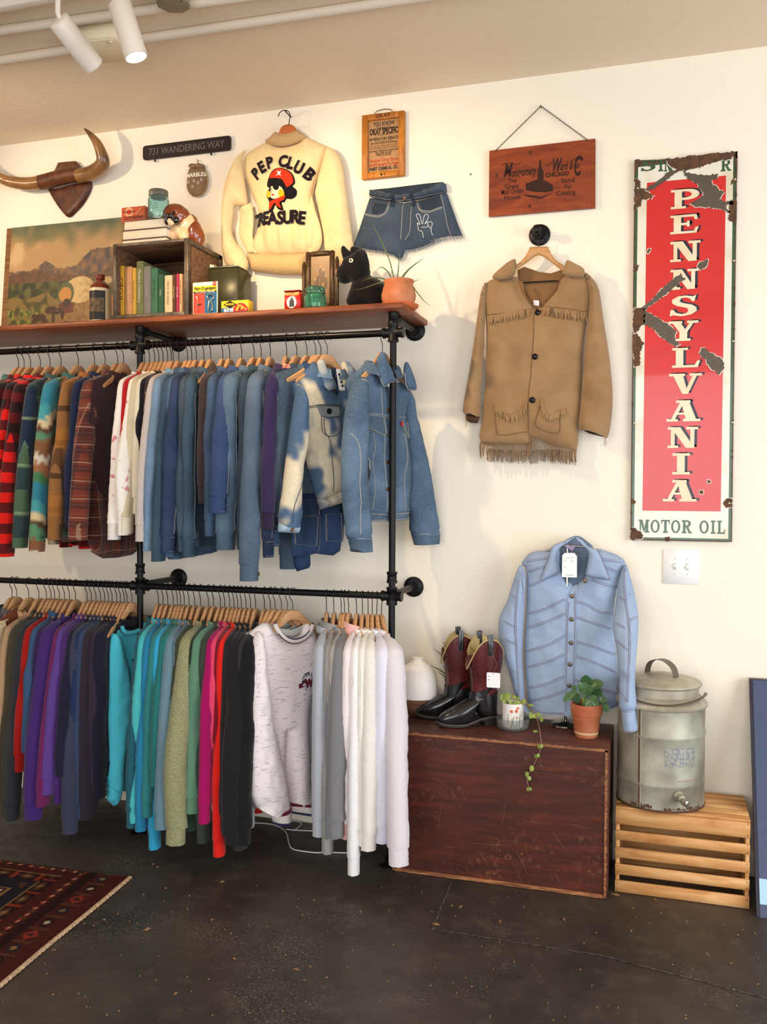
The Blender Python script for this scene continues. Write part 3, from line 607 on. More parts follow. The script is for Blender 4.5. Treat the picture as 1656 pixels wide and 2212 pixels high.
Lw = [
 (26, 'shirt', sol('black_shirt', (34, 32, 34)), 'near black shirt at the left edge of the lower rail', 'shirt', {}),
 (36, 'shirt', sol('grey_check', (96, 94, 96)), 'grey checked shirt just left of the cream western shirt', 'shirt', {}),
 (62, 'shirt', sol('western_cream', (216, 196, 156), col2=(170, 110, 60), vscale=40, vary=.6, ramp=(.6, .66)), 'cream western shirt with brown yoke and floral collar on the lower rail', 'shirt', dict(ST=.045, L=.60, S=.62, fl=.04, rz=86, colm=sol('floral_collar', (216, 178, 140), col2=(150, 84, 40), vscale=60, vary=.9))),
 (84, 'sweat', sol('tan_knit', (176, 140, 106)), 'tan sweatshirt right of the cream western shirt', 'sweatshirt', dict(S=.82)),
 (100, 'sweat', sol('olive_dark', (70, 62, 46)), 'dark olive sweatshirt right of the tan one', 'sweatshirt', dict(S=.88)),
 (110, 'sweat', sol('charcoal_a', (56, 54, 52)), 'charcoal sweatshirt between the olive and the red one', 'sweatshirt', dict(S=.90)),
 (118, 'sweat', sol('graphite_a', (48, 48, 54)), 'graphite grey sweatshirt just left of the red one', 'sweatshirt', dict(S=.92)),
 (128, 'sweat', sol('red_a', (160, 26, 22)), 'thin red sweatshirt left of the blue collared shirt', 'sweatshirt', dict(S=.70, fl=.04)),
 (139, 'shirt', sol('dusty_blue', (58, 84, 118)), 'dusty blue collared shirt left of the large purple sweatshirt', 'shirt', dict(S=.62, L=.6, fl=.03)),
 (150, 'sweat', sol('dark_violet', (50, 36, 76)), 'dark violet sweatshirt tucked behind the large purple one', 'sweatshirt', dict(S=.84)),
 (163, 'sweat', sol('purple_a', (68, 40, 108)), 'large purple sweatshirt, first of the purples from the left', 'sweatshirt', dict(S=.885, ST=.046, fl=.08, T=.026)),
 (188, 'sweat', sol('magenta_plum', (108, 34, 84)), 'magenta plum sweatshirt behind the lilac sleeve', 'sweatshirt', dict(S=.82, fl=.09)),
 (197, 'sweat', sol('violet_b', (92, 62, 136)), 'violet sweatshirt with lilac lit sleeve', 'sweatshirt', dict(S=.78, fl=.08)),
 (207, 'sweat', sol('violet_c', (74, 40, 104)), 'deep violet sweatshirt, last of the purples', 'sweatshirt', dict(S=.82, fl=.04)),
 (217, 'sweat', sol('ink_a', (34, 32, 52)), 'ink blue sweatshirt between the last purple and the slate one', 'sweatshirt', dict(S=.70)),
 (226, 'sweat', sol('slate_navy', (58, 61, 82)), 'slate navy sweatshirt with a long low cuff', 'sweatshirt', dict(S=.94, ST=.036, fl=.04)),
 (234, 'sweat', sol('royal_navy', (34, 50, 84)), 'royal navy sweatshirt right of the slate navy one', 'sweatshirt', dict(S=.84, fl=.0)),
 (242, 'sweat', sol('steel_navy', (54, 66, 96)), 'steel navy sweatshirt left of the plum black ones', 'sweatshirt', dict(S=.88, fl=.0)),
 (252, 'sweat', sol('plum_black_a', (48, 38, 50)), 'plum black sweatshirt with raised collar', 'sweatshirt', dict(S=.90, fl=.0)),
 (260, 'sweat', sol('plum_black_b', (42, 34, 44)), 'darker plum black sweatshirt behind the turquoise one', 'sweatshirt', dict(S=.86, fl=-.01)),
 (268, 'sweat', sol('aubergine', (54, 40, 60)), 'aubergine sweatshirt almost hidden left of the turquoise one', 'sweatshirt', dict(S=.80, fl=-.02)),
 (274, 'sweat', sol('midnight', (30, 30, 44)), 'midnight blue sweatshirt almost hidden behind the turquoise one', 'sweatshirt', dict(S=.80, fl=-.02)),
 (342, 'sweat', sol('petrol', (36, 88, 102)), 'petrol blue sweatshirt first right of the left upright pipe', 'sweatshirt', dict(S=.88)),
 (352, 'sweat', sol('aqua', (74, 178, 180)), 'light aqua sweatshirt strip right of the left upright pipe', 'sweatshirt', dict(S=.84)),
 (362, 'sweat', sol('azure', (38, 122, 160)), 'azure blue sweatshirt right of the aqua one', 'sweatshirt', dict(S=.88)),
 (374, 'sweat', sol('teal_a', (48, 122, 122)), 'teal sweatshirt right of the azure one', 'sweatshirt', dict(S=.82)),
 (383, 'sweat', sol('bright_azure', (52, 160, 200)), 'bright sky blue sweatshirt whose cuff hangs lowest of the blues', 'sweatshirt', dict(S=.97, fl=.03)),
 (390, 'sweat', sol('sea_green_a', (40, 110, 108)), 'dark sea green sweatshirt left of the grey blue pair', 'sweatshirt', dict(S=.70)),
 (398, 'sweat', sol('sea_green_b', (44, 124, 114)), 'brighter sea green sweatshirt left of the grey blue pair', 'sweatshirt', dict(S=.70, fl=.0)),
 (408, 'sweat', sol('dusty_teal', (104, 132, 146)), 'dusty grey blue sweatshirt with wide cuff, left one of the pair', 'sweatshirt', dict(S=.86, ST=.036, fl=.08)),
 (420, 'sweat', sol('dusty_teal_b', (92, 118, 130)), 'dusty grey blue sweatshirt, right one of the pair', 'sweatshirt', dict(S=.76, fl=.0)),
 (433, 'sweat', sol('moss_dark', (60, 66, 48)), 'dark moss sweatshirt almost hidden behind the olive heather one', 'sweatshirt', dict(S=.70, fl=.0)),
 (450, 'sweat', sol('olive_heather', (112, 116, 82), col2=(176, 172, 132), vscale=300, vary=.8), 'olive green heather sweatshirt with a bulky bent sleeve', 'sweatshirt', dict(S=.90, ST=.048, fl=.075, T=.03, rz=93, bend=.02)),
 (461, 'sweat', sol('bottle_green', (34, 54, 40)), 'bottle green sweatshirt between the olive heather and the sage one', 'sweatshirt', dict(S=.88, fl=.02)),
 (476, 'sweat', sol('sage', (88, 128, 104), col2=(112, 150, 124), vscale=5), 'sage green sweatshirt with dark striped waistband', 'sweatshirt', dict(S=.80, ST=.04, fl=.03, L=.78, T=.03, rz=94, sage=True)),
 (485, 'sweat', sol('forest_grey', (56, 66, 56)), 'grey green sweatshirt hanging low behind the sage one', 'sweatshirt', dict(S=.92, fl=.0)),
 (496, 'sweat', sol('crimson_magenta', (164, 16, 92)), 'crimson magenta sweatshirt right of the sage green one', 'sweatshirt', dict(S=.82, fl=.05)),
 (505, 'sweat', sol('hot_pink', (224, 66, 104)), 'hot pink sweatshirt between crimson and red', 'sweatshirt', dict(S=.60, fl=.0)),
 (513, 'sweat', sol('wine', (124, 20, 38)), 'wine red sweatshirt collar beside the hot pink one', 'sweatshirt', dict(S=.58, fl=.0)),
 (521, 'sweat', sol('bright_red', (226, 36, 26)), 'bright red sweatshirt whose cuff sticks out below the black ones', 'sweatshirt', dict(S=.96, fl=.02)),
 (531, 'sweat', sol('coal_a', (40, 36, 38)), 'coal black sweatshirt right after the bright red one', 'sweatshirt', dict(S=.84, fl=.02)),
 (541, 'sweat', sol('coal_b', (34, 31, 34)), 'black sweatshirt in the middle of the black ones on the lower rail', 'sweatshirt', dict(S=.86, fl=.05)),
 (552, 'sweat', sol('coal_c', (32, 30, 32)), 'large black sweatshirt with wide shoulder left of the white logo one', 'sweatshirt', dict(S=.90, fl=.05, ST=.04)),
 (571, 'sweat', sol('coal_d', (26, 25, 28)), 'jet black sweatshirt directly beside the white logo sweatshirt', 'sweatshirt', dict(S=.90, fl=.03, ST=.036)),
 (584, 'sweat', sol('charcoal_low', (54, 48, 50)), 'charcoal sweatshirt hanging low under the jet black one', 'sweatshirt', dict(S=.93, fl=.0, rz=84)),
 (594, 'sweat', sol('heather_navyhem', (166, 164, 160)), 'heather grey sweatshirt peeking out left under the white logo one', 'sweatshirt', dict(S=.84, fl=.02, L=.76, rz=72, ST=.02, cuffm=sol('navy_hem', (44, 44, 76)))),
 (608, 'sweat', sol('heather_b', (178, 176, 174)), 'heather grey sweatshirt behind the white logo one, its shoulder at the right', 'sweatshirt', dict(S=.84, fl=-.02, ST=.018, rz=64)),
 (621, 'sweat', sol('heather_c', (190, 188, 184)), 'pale heather grey sweatshirt directly behind the white logo one', 'sweatshirt', dict(S=.86, fl=-.03, ST=.018, rz=60)),
 (705, 'sweat', sol('silver_a', (176, 180, 190), vscale=400), 'silver grey sweatshirt with crumpled sleeve, leftmost of the group by the pole', 'sweatshirt', dict(S=.83, fl=.0, ST=.034, bend=.02, rz=106)),
 (721, 'hoodie', sol('stone_hood', (150, 148, 144)), 'stone grey hooded sweatshirt with its hood bunched up', 'hooded sweatshirt', dict(S=.90, fl=.0, rz=104)),
 (737, 'sweat', sol('mid_grey_a', (126, 128, 134), vscale=400), 'mid grey heather sweatshirt with raised sleeve, left of the beige grey one', 'sweatshirt', dict(S=.84, fl=.03, ST=.036, rz=102)),
 (744, 'sweat', sol('beige_grey', (168, 158, 152)), 'beige grey sweatshirt strip between two mid grey ones', 'sweatshirt', dict(S=.80, fl=.0, rz=98)),
 (753, 'sweat', sol('mid_grey_b', (124, 122, 124), vscale=400), 'mid grey heather sweatshirt left of the pink tinted one', 'sweatshirt', dict(S=.83, fl=.03, ST=.04, rz=99)),
 (770, 'hoodie', sol('pink_white', (238, 224, 224)), 'white sweatshirt with pale pink hood and cuffs', 'hooded sweatshirt', dict(S=.84, fl=-.02, rz=101, colm=sol('pale_pink', (232, 178, 172)), cuffm=sol('pale_pink', (232, 178, 172)))),
 (783, 'sweat', sol('white_a', (240, 236, 236)), 'white sweatshirt hanging lowest of the white ones', 'sweatshirt', dict(S=.97, fl=.02, rz=102)),
 (795, 'sweat', sol('ivory_a', (238, 234, 226)), 'ivory sweatshirt in the middle of the white ones', 'sweatshirt', dict(S=.86, fl=.0, rz=104)),
 (804, 'sweat', sol('ivory_b', (232, 226, 216)), 'cream white sweatshirt second from the pale lavender one', 'sweatshirt', dict(S=.86, fl=.02, ST=.036, rz=106)),
 (814, 'sweat', sol('lavender_white', (226, 224, 238)), 'pale lavender white sweatshirt', 'sweatshirt', dict(S=.84, fl=.0, ST=.038, rz=112)),
 (824, 'sweat', sol('heather_white', (222, 214, 218), vscale=400), 'heathered white sweatshirt at the right end touching the pole', 'sweatshirt', dict(S=.90, fl=.08, ST=.046, rz=118)),
]
for px, kind, mt, lab, cat, o in Lw:
    o = dict(o); o.setdefault('rz', 93 if px < 300 else (100 if px < 430 else 97)); o.setdefault('T', .018); o.setdefault('L', .74); o.setdefault('S', .85); sage = o.pop('sage', 0)
    t = rack_garment(kind, px, 2, mt, lab, cat, **o)
    if sage:
        m = MB()
        for q in (.012, .026): m.tube([(-.225+.45*i/16, -.034, -.79-q) for i in range(17)], .0032, 6)
        m.build('dark_stripe', sol('bottle_green', (34, 54, 40)), t)
    if px == 62:
        m = MB(); pillow(m, [(-.232, -.196), (-.2, -.165), (-.08, -.108), (-.05, -.15), (-.10, -.24), (-.235, -.27)], .024, .04, 0, .02, back=.9); m.build('yoke', sol('rust_yoke', (112, 58, 34)), t)
# ================================================================ GARMENTS TURNED TO THE ROOM
cN = crop(560, 700, 3.943); cO = crop(500, 1260, 3.457); cP = crop(0, 1220, 3.457); cC = crop(380, 220, 4.14); cG = crop(980, 530, 4.337); cJ = crop(1060, 1140, 4.809)
def opener(*zs):   # keep() that leaves near-level edges below the given height open
    return lambda a, b: not (abs(a[1]-b[1]) < .8*abs(a[0]-b[0])+.002 and a[1] < zs[0] and b[1] < zs[0])
WORLD = False
def OG(par): return root_loc(par) if WORLD else (0, 0, 0)
def root_loc(p):
    while p.parent: p = p.parent
    return p.location.copy()
def seam(par, paths, surf, wd=.0028, mt=None, name='seam', off=.0015, curve=True):
    for p in paths:
        m = MB(OG(par)); ribbon(m, catmull(p, 5, False) if curve and len(p) > 2 else p, wd, surf, off); m.build(name, mt or M_stitch, par)
def button(par, x, z, surf, r=.0085, mt=None):
    m = MB(OG(par)); y = surf(x, z); m.lathe([(0, 0), (r, 0), (r, .002), (r*.75, .0035), (r*.4, .0028), (0, .0034)], (x, y-.001, z), 16, axis=(0, -1, 0)); m.build('button', mt or M_copper, par)
# ---- denim trucker jacket by the pole
px = 826; P = PY(px, 714, YR); rz = math.radians(60); org = (P.x, YR, Z1); q = lambda pts: loc2(cN(pts), org, rz)
hanger(org, rz, 'wooden hanger holding the blue denim jacket beside the black pole on the upper rail').scale.x = .72
M_tr = D('trucker', (74, 102, 134), fade=(122, 146, 170)); M_tr2 = D('trucker_dark', (72, 96, 126), fade=(120, 142, 164))
T_ = thing('denim_jacket', 'blue denim trucker jacket with copper buttons and small red tab, rightmost on upper rail', 'denim jacket', org, rz)
body = q([(935, 335), (860, 400), (775, 470), (800, 600), (862, 720), (868, 1000), (870, 1300), (880, 1500), (885, 1600), (1080, 1610), (1285, 1590), (1300, 1500), (1312, 1300), (1300, 1100), (1278, 900), (1275, 720), (1335, 620), (1290, 540), (1240, 440), (1190, 340), (1170, 430), (1140, 530), (1090, 500), (1020, 420)])
bf = fold_fn(401, .006, 30)
m = MB(); S1 = pillow(m, catmull(body, 3), .042, .09, .024, .011, lambda x, z: bf(x, z)+crease_fn(9, .006)(x, z), back=.6, keep=opener(q([(900, 1560)])[0][1])); Bd = m.build('body', M_tr, T_)
wb = q([(880, 1596), (1080, 1606), (1288, 1588), (1280, 1662), (1080, 1680), (886, 1680)]); m = MB(); Swb = pillow(m, wb, .046, .05, .024, .01, back=.6, keep=lambda a, b: abs(a[1]-b[1]) > abs(a[0]-b[0])); wbo = m.build('waistband', M_tr2, T_)
seam(wbo, [q([(884, 1612), (1080, 1622), (1284, 1604)]), q([(888, 1670), (1080, 1670), (1278, 1652)])], Swb, .003)
for (nm, pts, cf, yy) in (('sleeve', [(775, 470), (740, 560), (705, 700), (680, 900), (662, 1150), (668, 1450), (700, 1700), (718, 1820), (885, 1815), (880, 1600), (862, 1300), (862, 1000), (868, 760), (868, 560), (840, 460)], [(722, 1810), (888, 1808), (895, 1930), (790, 1940), (745, 1915)], -.03),
                      ('sleeve', [(1290, 545), (1335, 630), (1370, 800), (1420, 1000), (1475, 1250), (1520, 1550), (1550, 1780), (1350, 1788), (1335, 1650), (1290, 1480), (1312, 1300), (1290, 1000), (1275, 750)], [(1348, 1780), (1550, 1770), (1548, 1870), (1378, 1886)], .03)):
    pp = q(pts); zc = q([cf[0]])[0][1]; m = MB(); s_ = pillow(m, catmull(pp, 3), .048, .055, yy, .011, crease_fn(int(pts[0][0]), .009), back=.8, keep=opener(zc+.02)); sl = m.build('sleeve', M_tr, T_)
    cc = q(cf); m = MB(); sc = pillow(m, cc, .045, .04, yy, .009, crease_fn(3, .004), back=.8, keep=lambda a, b: abs(a[1]-b[1]) > abs(a[0]-b[0])*.9); co = m.build('cuff', M_tr2, sl)
    a, b = cc[0], cc[1]; seam(co, [[(a[0]+.004, a[1]-.006), (b[0]-.004, b[1]-.006)]], sc, .003)
    if yy < 0: seam(sl, [q([(790, 480), (850, 520), (862, 640), (862, 760)]), q([(690, 930), (740, 1060), (745, 1400), (760, 1780)])], s_, .004)
    else: seam(sl, [q([(1285, 570), (1265, 660), (1278, 760)])], s_, .004)
seam(Bd, [q([(868, 770), (940, 765), (1020, 775), (1110, 790)]), q([(1165, 790), (1265, 800)]), q([(868, 785), (940, 780), (1020, 790), (1110, 806)]),
          q([(790, 460), (850, 490), (945, 380)]), q([(945, 920), (960, 1050), (950, 1200), (965, 1400), (945, 1590)]), q([(1030, 800), (1035, 1000), (1045, 1300), (1050, 1600)]), q([(1115, 560), (1135, 700), (1115, 800), (1105, 1100), (1095, 1590)]), q([(1225, 930), (1240, 1100), (1215, 1300), (1225, 1590)]), q([(1010, 540), (1015, 700), (1022, 780)])], S1)
for f in ([(870, 795), (1020, 800), (1040, 930), (1010, 950), (900, 880)], [(1200, 820), (1275, 830), (1290, 950), (1270, 975), (1215, 900)]):
    pp = q(f); m = MB(); drape(m, pp, S1, .003, .01, .002); fl = m.build('pocket_flap', M_tr2, T_); seam(fl, [pp[1:]+[pp[0]]], S1, .0028, off=.007, curve=False)
for b in ([(908, 1160), (930, 1250), (912, 1480), (905, 1470), (915, 1250), (900, 1170)],): m = MB(); drape(m, q(b), S1, .002, .01); m.build('welt_pocket', M_black, T_); seam(Bd, [q([(895, 1150), (930, 1160), (925, 1300), (918, 1490)])], S1, .006)
for bx, bz in ((1070, 738), (1068, 950), (1062, 1178), (1054, 1405), (985, 885)): (lambda u: button(T_, u[0], u[1], S1))(q([(bx, bz)])[0])
u = q([(1186, 835), (1200, 835), (1200, 872), (1186, 872)]); m = MB(); drape(m, u, S1, .006, .006); m.build('red_tab', mat('red_label', (196, 24, 36), rough=.6), T_)
m = MB(); 
for pts in ([(935, 330), (960, 260), (990, 250), (1020, 330), (1085, 470), (1120, 500), (1050, 505), (990, 540), (960, 470)], [(1180, 330), (1215, 380), (1250, 480), (1265, 570), (1200, 565), (1175, 520), (1165, 420)]):
    pp = q(pts); m = MB(); Sc = pillow(m, catmull(pp, 3), .018, .02, -.045, .01, crease_fn(5, .004), back=.7); c_ = m.build('collar', M_tr, T_); seam(c_, [pp[3:]], Sc, .003, off=.002)
m = MB(); folded_collar(m, .075, .04, -.15, .045, .0); m.build('collar_stand', M_tr2, T_)
m = MB(); drape(m, q([(1060, 395), (1110, 395), (1110, 480), (1075, 460)]), lambda x, z: -.03, 0, .01); m.build('care_label', mat('white_label', (228, 224, 222)), T_)
# ---- bleached jacket
P = PY(707, 721, YR); rz = math.radians(55); org = (P.x, YR, Z1); q = lambda pts: loc2(cN(pts), org, rz)
hanger(org, rz, 'wooden hanger holding the bleached blue and white denim jacket on the upper rail').scale.x = .85
def bleach(seed):
    def f(x, z):
        n = noise.noise(Vector((x*9+seed, z*6.5, .5)))+.35*noise.noise(Vector((x*26, z*20, seed))); t = min(1, max(0, (n+.08)*3.6)); a, b = lin((80, 104, 132)), lin((226, 212, 184)); g = .92+.16*noise.noise(Vector((x*300, z*300, 1)))
        return tuple((a[i]*(1-t)+b[i]*t)*g for i in range(3))
    return f
M_bl = mat('bleached_denim', (200, 190, 170), rough=.9, spec=.12, attr=True, bump=.3, bscale=600)
M_dst = mat('dark_thread', (70, 76, 80), rough=.9)
T_ = thing('denim_jacket', 'blue denim jacket splashed with cream bleach, left of the blue trucker one', 'denim jacket', org, rz)
body = q([(460, 320), (350, 440), (262, 515), (300, 700), (350, 1000), (395, 1150), (430, 1300), (495, 1500), (560, 1500), (665, 1440), (760, 1430), (800, 1300), (810, 900), (850, 600), (800, 420), (705, 320), (690, 480), (650, 600), (560, 450)])
m = MB(); S1 = pillow(m, catmull(body, 3), .045, .08, 0, .009, lambda x, z: fold_fn(77, .005, 30)(x, z), back=.6, colfn=bleach(2.0)); Bd = m.build('body', M_bl, T_)
m = MB(); pillow(m, q([(490, 1495), (560, 1480), (665, 1425), (760, 1425), (760, 1500), (665, 1535), (520, 1582)]), .048, .04, 0, .01, back=.6, colfn=bleach(7.), keep=None); m.build('waistband', M_bl, T_)
pp = q([(262, 515), (240, 640), (215, 800), (175, 1100), (135, 1430), (105, 1690), (275, 1700), (290, 1400), (305, 1200), (345, 1010), (345, 800), (330, 620)])
m = MB(); S2 = pillow(m, catmull(pp, 3), .045, .05, -.055, .009, crease_fn(21, .008), back=.8, colfn=bleach(4.2), keep=opener(q([(200, 1660)])[0][1])); sl = m.build('sleeve', M_bl, T_)
m = MB(); S3 = pillow(m, q([(104, 1690), (275, 1698), (268, 1778), (100, 1768)]), .042, .04, -.055, .009, back=.8, colfn=lambda x, z: lin((164, 184, 202))); cu = m.build('cuff', M_bl, sl)
seam(sl, [q([(165, 1690), (200, 1500), (290, 1290)])], S2, .003, M_dst); u = q([(182, 1745)])[0]; button(cu, u[0], u[1], S3)
seam(Bd, [q([(345, 712), (500, 690), (640, 690)]), q([(345, 725), (500, 703), (640, 703)]), q([(490, 810), (500, 920), (545, 1000), (570, 1200), (590, 1430)]), q([(470, 800), (480, 920), (540, 960), (630, 930), (630, 800)]), q([(650, 640), (645, 800), (650, 1100), (665, 1420)])], S1, .003, M_dst)
pp = q([(430, 700), (625, 712), (622, 785), (540, 800), (465, 790)]); m = MB(); drape(m, pp, S1, .003, .01, .002); m.build('pocket_flap', D('flap', (150, 158, 160)), T_); seam(Bd, [pp], S1, .003, M_dst, off=.006)
u = q([(530, 750)])[0]; button(T_, u[0], u[1]-.0, lambda x, z: S1(x, z)-.006, .012, M_black)
for pts, yy in (([(445, 350), (470, 310), (500, 320), (530, 400), (605, 540), (520, 572), (490, 500)], -.04), ([(705, 320), (760, 380), (800, 430), (790, 500), (720, 540), (675, 560), (720, 440)], -.03)):
    m = MB(); Sc = pillow(m, catmull(q(pts), 3), .016, .02, yy, .009, back=.7, colfn=lambda x, z: tuple(.5*a+.5*b for a, b in zip(lin((120, 144, 170))[:3], bleach(3.)(x, z)))); c_ = m.build('collar', M_bl, T_); seam(c_, [q(pts)[3:6]], Sc, .003)
m = MB(); folded_collar(m, .075, .04, -.15, .04, .0); m.build('collar_stand', D('sky', (118, 150, 184)), T_)
tg = q([(588, 395), (618, 395), (665, 578), (612, 570)]); m = MB(); drape(m, tg, lambda x, z: -.055, 0, .02, .0008); tagm = mat('paper_tag', (226, 222, 216), rough=.8); to = m.build('paper_tag', tagm, T_)
m = MB(); tx = tg[0][0]+.3*(tg[2][0]-tg[0][0]); 
for k in range(4): c = q([(612+9*k, 440+32*k)])[0]; m.prism([(c[0]-.006, c[1]-.004), (c[0]+.006, c[1]-.006), (c[0]+.004, c[1]+.006), (c[0]-.005, c[1]+.004)], -.0575, -.057)
m.build('print', mat('tag_ink', (52, 46, 60)), to)
# dark blue chore coat seen under it
P = PY(693, 721, YR); rz = math.radians(62); org = (P.x, YR, Z1); q = lambda pts: loc2(cN(pts), org, rz)
hanger(org, rz, 'hanger holding the long dark blue chore coat on the upper rail')
M_ch = D('chore', (40, 62, 104), fade=(66, 92, 132)); T_ = thing('chore_coat', 'long dark blue denim chore coat with patch pockets, behind the bleached jacket', 'coat', org, rz)
body = q([(430, 330), (350, 420), (330, 600), (335, 1000), (330, 1300), (345, 1700), (340, 1980), (540, 1960), (740, 1940), (740, 1500), (760, 1000), (760, 500), (640, 340)])
m = MB(); S1 = pillow(m, catmull(body, 3), .02, .05, .0, .014, fold_fn(5, .005), back=.6, yfn=lambda x, z: .045); Bd = m.build('body', M_ch, T_)
for pts in ([(345, 1500), (530, 1500), (520, 1620), (440, 1635), (360, 1610)], [(350, 1640), (510, 1640), (500, 1890), (345, 1880)], [(598, 1620), (725, 1610), (725, 1850), (598, 1850)]):
    pp = q(pts); m = MB(); drape(m, pp, S1, .003, .012, .002); k = m.build('pocket', D('chore_pocket', (42, 66, 108)), T_); seam(k, [pp+[pp[0]]], S1, .0018, M_stitch2, off=.007, curve=False)
seam(Bd, [q([(545, 1600), (545, 1955)])], S1, .002, M_stitch2)
for (pp, nm) in (([(430, 1950), (530, 1960), (545, 2000), (420, 2040), (415, 1990)], 0),):
    m = MB(); pillow(m, q([(400, 1400), (540, 1400), (545, 2090), (440, 2120), (415, 2050)]), .025, .03, .09, .014, crease_fn(2), back=.8); m.build('sleeve', M_ch, T_)
m = MB(); folded_collar(m, .08, .036, -.148, .05, .05); m.build('collar', M_ch, T_)
# ---- white logo sweatshirt
P = PY(632, 1277, YR); rz = math.radians(56); org = (P.x, YR, Z2); q = lambda pts: loc2(cO(pts), org, rz)
hanger(org, rz, 'wooden hanger holding the white sweatshirt with a round chest emblem')
M_wi = fabric('white_fleck', (238, 226, 226), col2=(150, 140, 150), vscale=70, vary=.8, stretch=(.35, 1, 3.2), ramp=(.60, .68), detail=3)
M_nv = sol('navy_trim', (44, 44, 78)); M_mar = sol('maroon_trim', (104, 24, 44)); M_rib = sol('cream_ribbing', (226, 216, 210))
T_ = thing('sweatshirt', 'white flecked sweatshirt with round navy and maroon chest emblem', 'sweatshirt', org, rz)
body = q([(262, 290), (160, 345), (118, 430), (130, 700), (190, 1000), (200, 1300), (250, 1560), (330, 1640), (330, 1640), (400, 1640), (500, 1648), (592, 1650), (592, 1650), (575, 1300), (565, 1000), (600, 800), (665, 640), (650, 480), (600, 340), (548, 292), (510, 380), (420, 415), (330, 380)])
_f = fold_fn(9, .007, 26); 
m = MB(); S1 = pillow(m, catmull(body, 3), .05, .09, 0, .012, lambda x, z: _f(x, z)+(.03*math.exp(-((x-q([(395+(0)*1, 1400)])[0][0])/.02)**2)*-1 if z < -.55 else 0), back=.6, keep=opener(q([(400, 1600)])[0][1])); Bd = m.build('body', M_wi, T_)
def band(par, pts_top, pts_bot, cols, nm, T=.052, yy=0):
    a, b = q(pts_top), q(pts_bot); n = len(cols); f0 = 0
    for fr, c in cols:
        A = [(p[0]+(r[0]-p[0])*f0, p[1]+(r[1]-p[1])*f0) for p, r in zip(a, b)]; f1 = f0+fr; B = [(p[0]+(r[0]-p[0])*f1, p[1]+(r[1]-p[1])*f1) for p, r in zip(a, b)]
        m = MB(); pillow(m, A+B[::-1], T, .05, yy, .008, lambda x, z: .0012*math.sin(z*900), back=.6, keep=lambda u, v: abs(u[1]-v[1]) > abs(u[0]-v[0])*1.2); m.build(nm, c, par); f0 = f1
band(T_, [(300, 1630), (400, 1622), (592, 1634)], [(300, 1700), (395, 1690), (590, 1722)], [(.22, M_mar), (.56, M_rib), (.22, M_nv)], 'waistband', .058)
pp = q([(160, 345), (118, 430), (100, 600), (88, 900), (80, 1200), (84, 1500), (130, 1640), (250, 1702), (250, 1702), (386, 1645), (386, 1645), (360, 1450), (310, 1250), (262, 1050), (240, 850), (215, 650), (205, 480)])
_c = crease_fn(31, .013); m = MB(); S2 = pillow(m, catmull(pp, 3), .052, .07, -.045, .011, lambda x, z: _c(x, z), back=.8, keep=opener(q([(200, 1625)])[0][1])); sl = m.build('sleeve', M_wi, T_)
band(sl, [(247, 1690), (388, 1632)], [(272, 1776), (390, 1755)], [(.2, M_mar), (.58, M_rib), (.22, M_nv)], 'cuff', .054, -.045)
m = MB(); m.tube([(q([(a, b)])[0][0], -.056, q([(a, b)])[0][1]) for a, b in catmull([(266, 292), (300, 350), (350, 400), (410, 420), (480, 400), (530, 350), (550, 296)], 4, False)], .009, 8); m.build('neckband', M_rib, T_)
for rr, mt in ((.011, M_mar), (-.011, M_nv)):
    m = MB(); m.tube([(q([(a, b)])[0][0], -.058, q([(a, b)])[0][1]-rr*.7) for a, b in catmull([(268, 292), (300, 350), (350, 400), (410, 420), (480, 400), (530, 350), (548, 296)], 4, False)], .004, 6); m.build('neck_stripe', mt, T_)
m = MB(); pillow(m, q([(310, 320), (330, 372), (420, 400), (500, 370), (540, 300), (480, 340), (400, 350)]), .004, .02, .01, .012); m.build('inner_neckband', M_nv, T_)
c = q([(522, 718)])[0]; rx = (q([(568, 718)])[0][0]-c[0]); rzz = (q([(522, 650)])[0][1]-c[1])
ell = lambda k, n=28: [(c[0]+rx*k*math.cos(2*math.pi*i/n), c[1]+rzz*k*math.sin(2*math.pi*i/n)) for i in range(n)]
em = None
for k, mt, off, nm in ((1.0, M_nv, .002, 'emblem'), (.58, sol('emblem_white', (232, 226, 228)), .005, 'emblem_disc')):
    m = MB(); drape(m, ell(k), S1, off, .008); o = m.build(nm, mt, em or T_); em = em or o
m = MB(); drape(m, q([(448, 738), (600, 682), (600, 712), (450, 770)]), S1, .0035, .008); m.build('emblem_ribbon', M_mar, em)
m = MB(); drape(m, ell(.55), S1, .0075, .008); m.build('emblem_disc', sol('emblem_white', (232, 226, 228)), em)
m = MB(); write(m, 'w', .07, lambda u, v: (c[0]+u*.9, S1(c[0]+u, c[1]+v)-.011, c[1]+v*1.0+.0), bold=.0035); m.build('emblem_letter', M_mar, em)
for word, up in (('WILSON', 1), ('EQUIPMENT', -1)):
    n = len(word); m = MB()
    for i, ch in enumerate(word):
        a = math.radians(90-(i-(n-1)/2)*(24 if up > 0 else 18)) if up > 0 else math.radians(-90+(i-(n-1)/2)*18)
        cx, cz = c[0]+math.cos(a)*rx*.8, c[1]+math.sin(a)*rzz*.8; rr = a-math.pi/2 if up > 0 else a+math.pi/2
        write(m, ch, .019, lambda u, v: (cx+u*math.cos(rr)-v*math.sin(rr), S1(cx, cz)-.0065, cz+u*math.sin(rr)+v*math.cos(rr)), bold=.0006)
    m.build('emblem_lettering', sol('emblem_white', (232, 226, 228)), em)
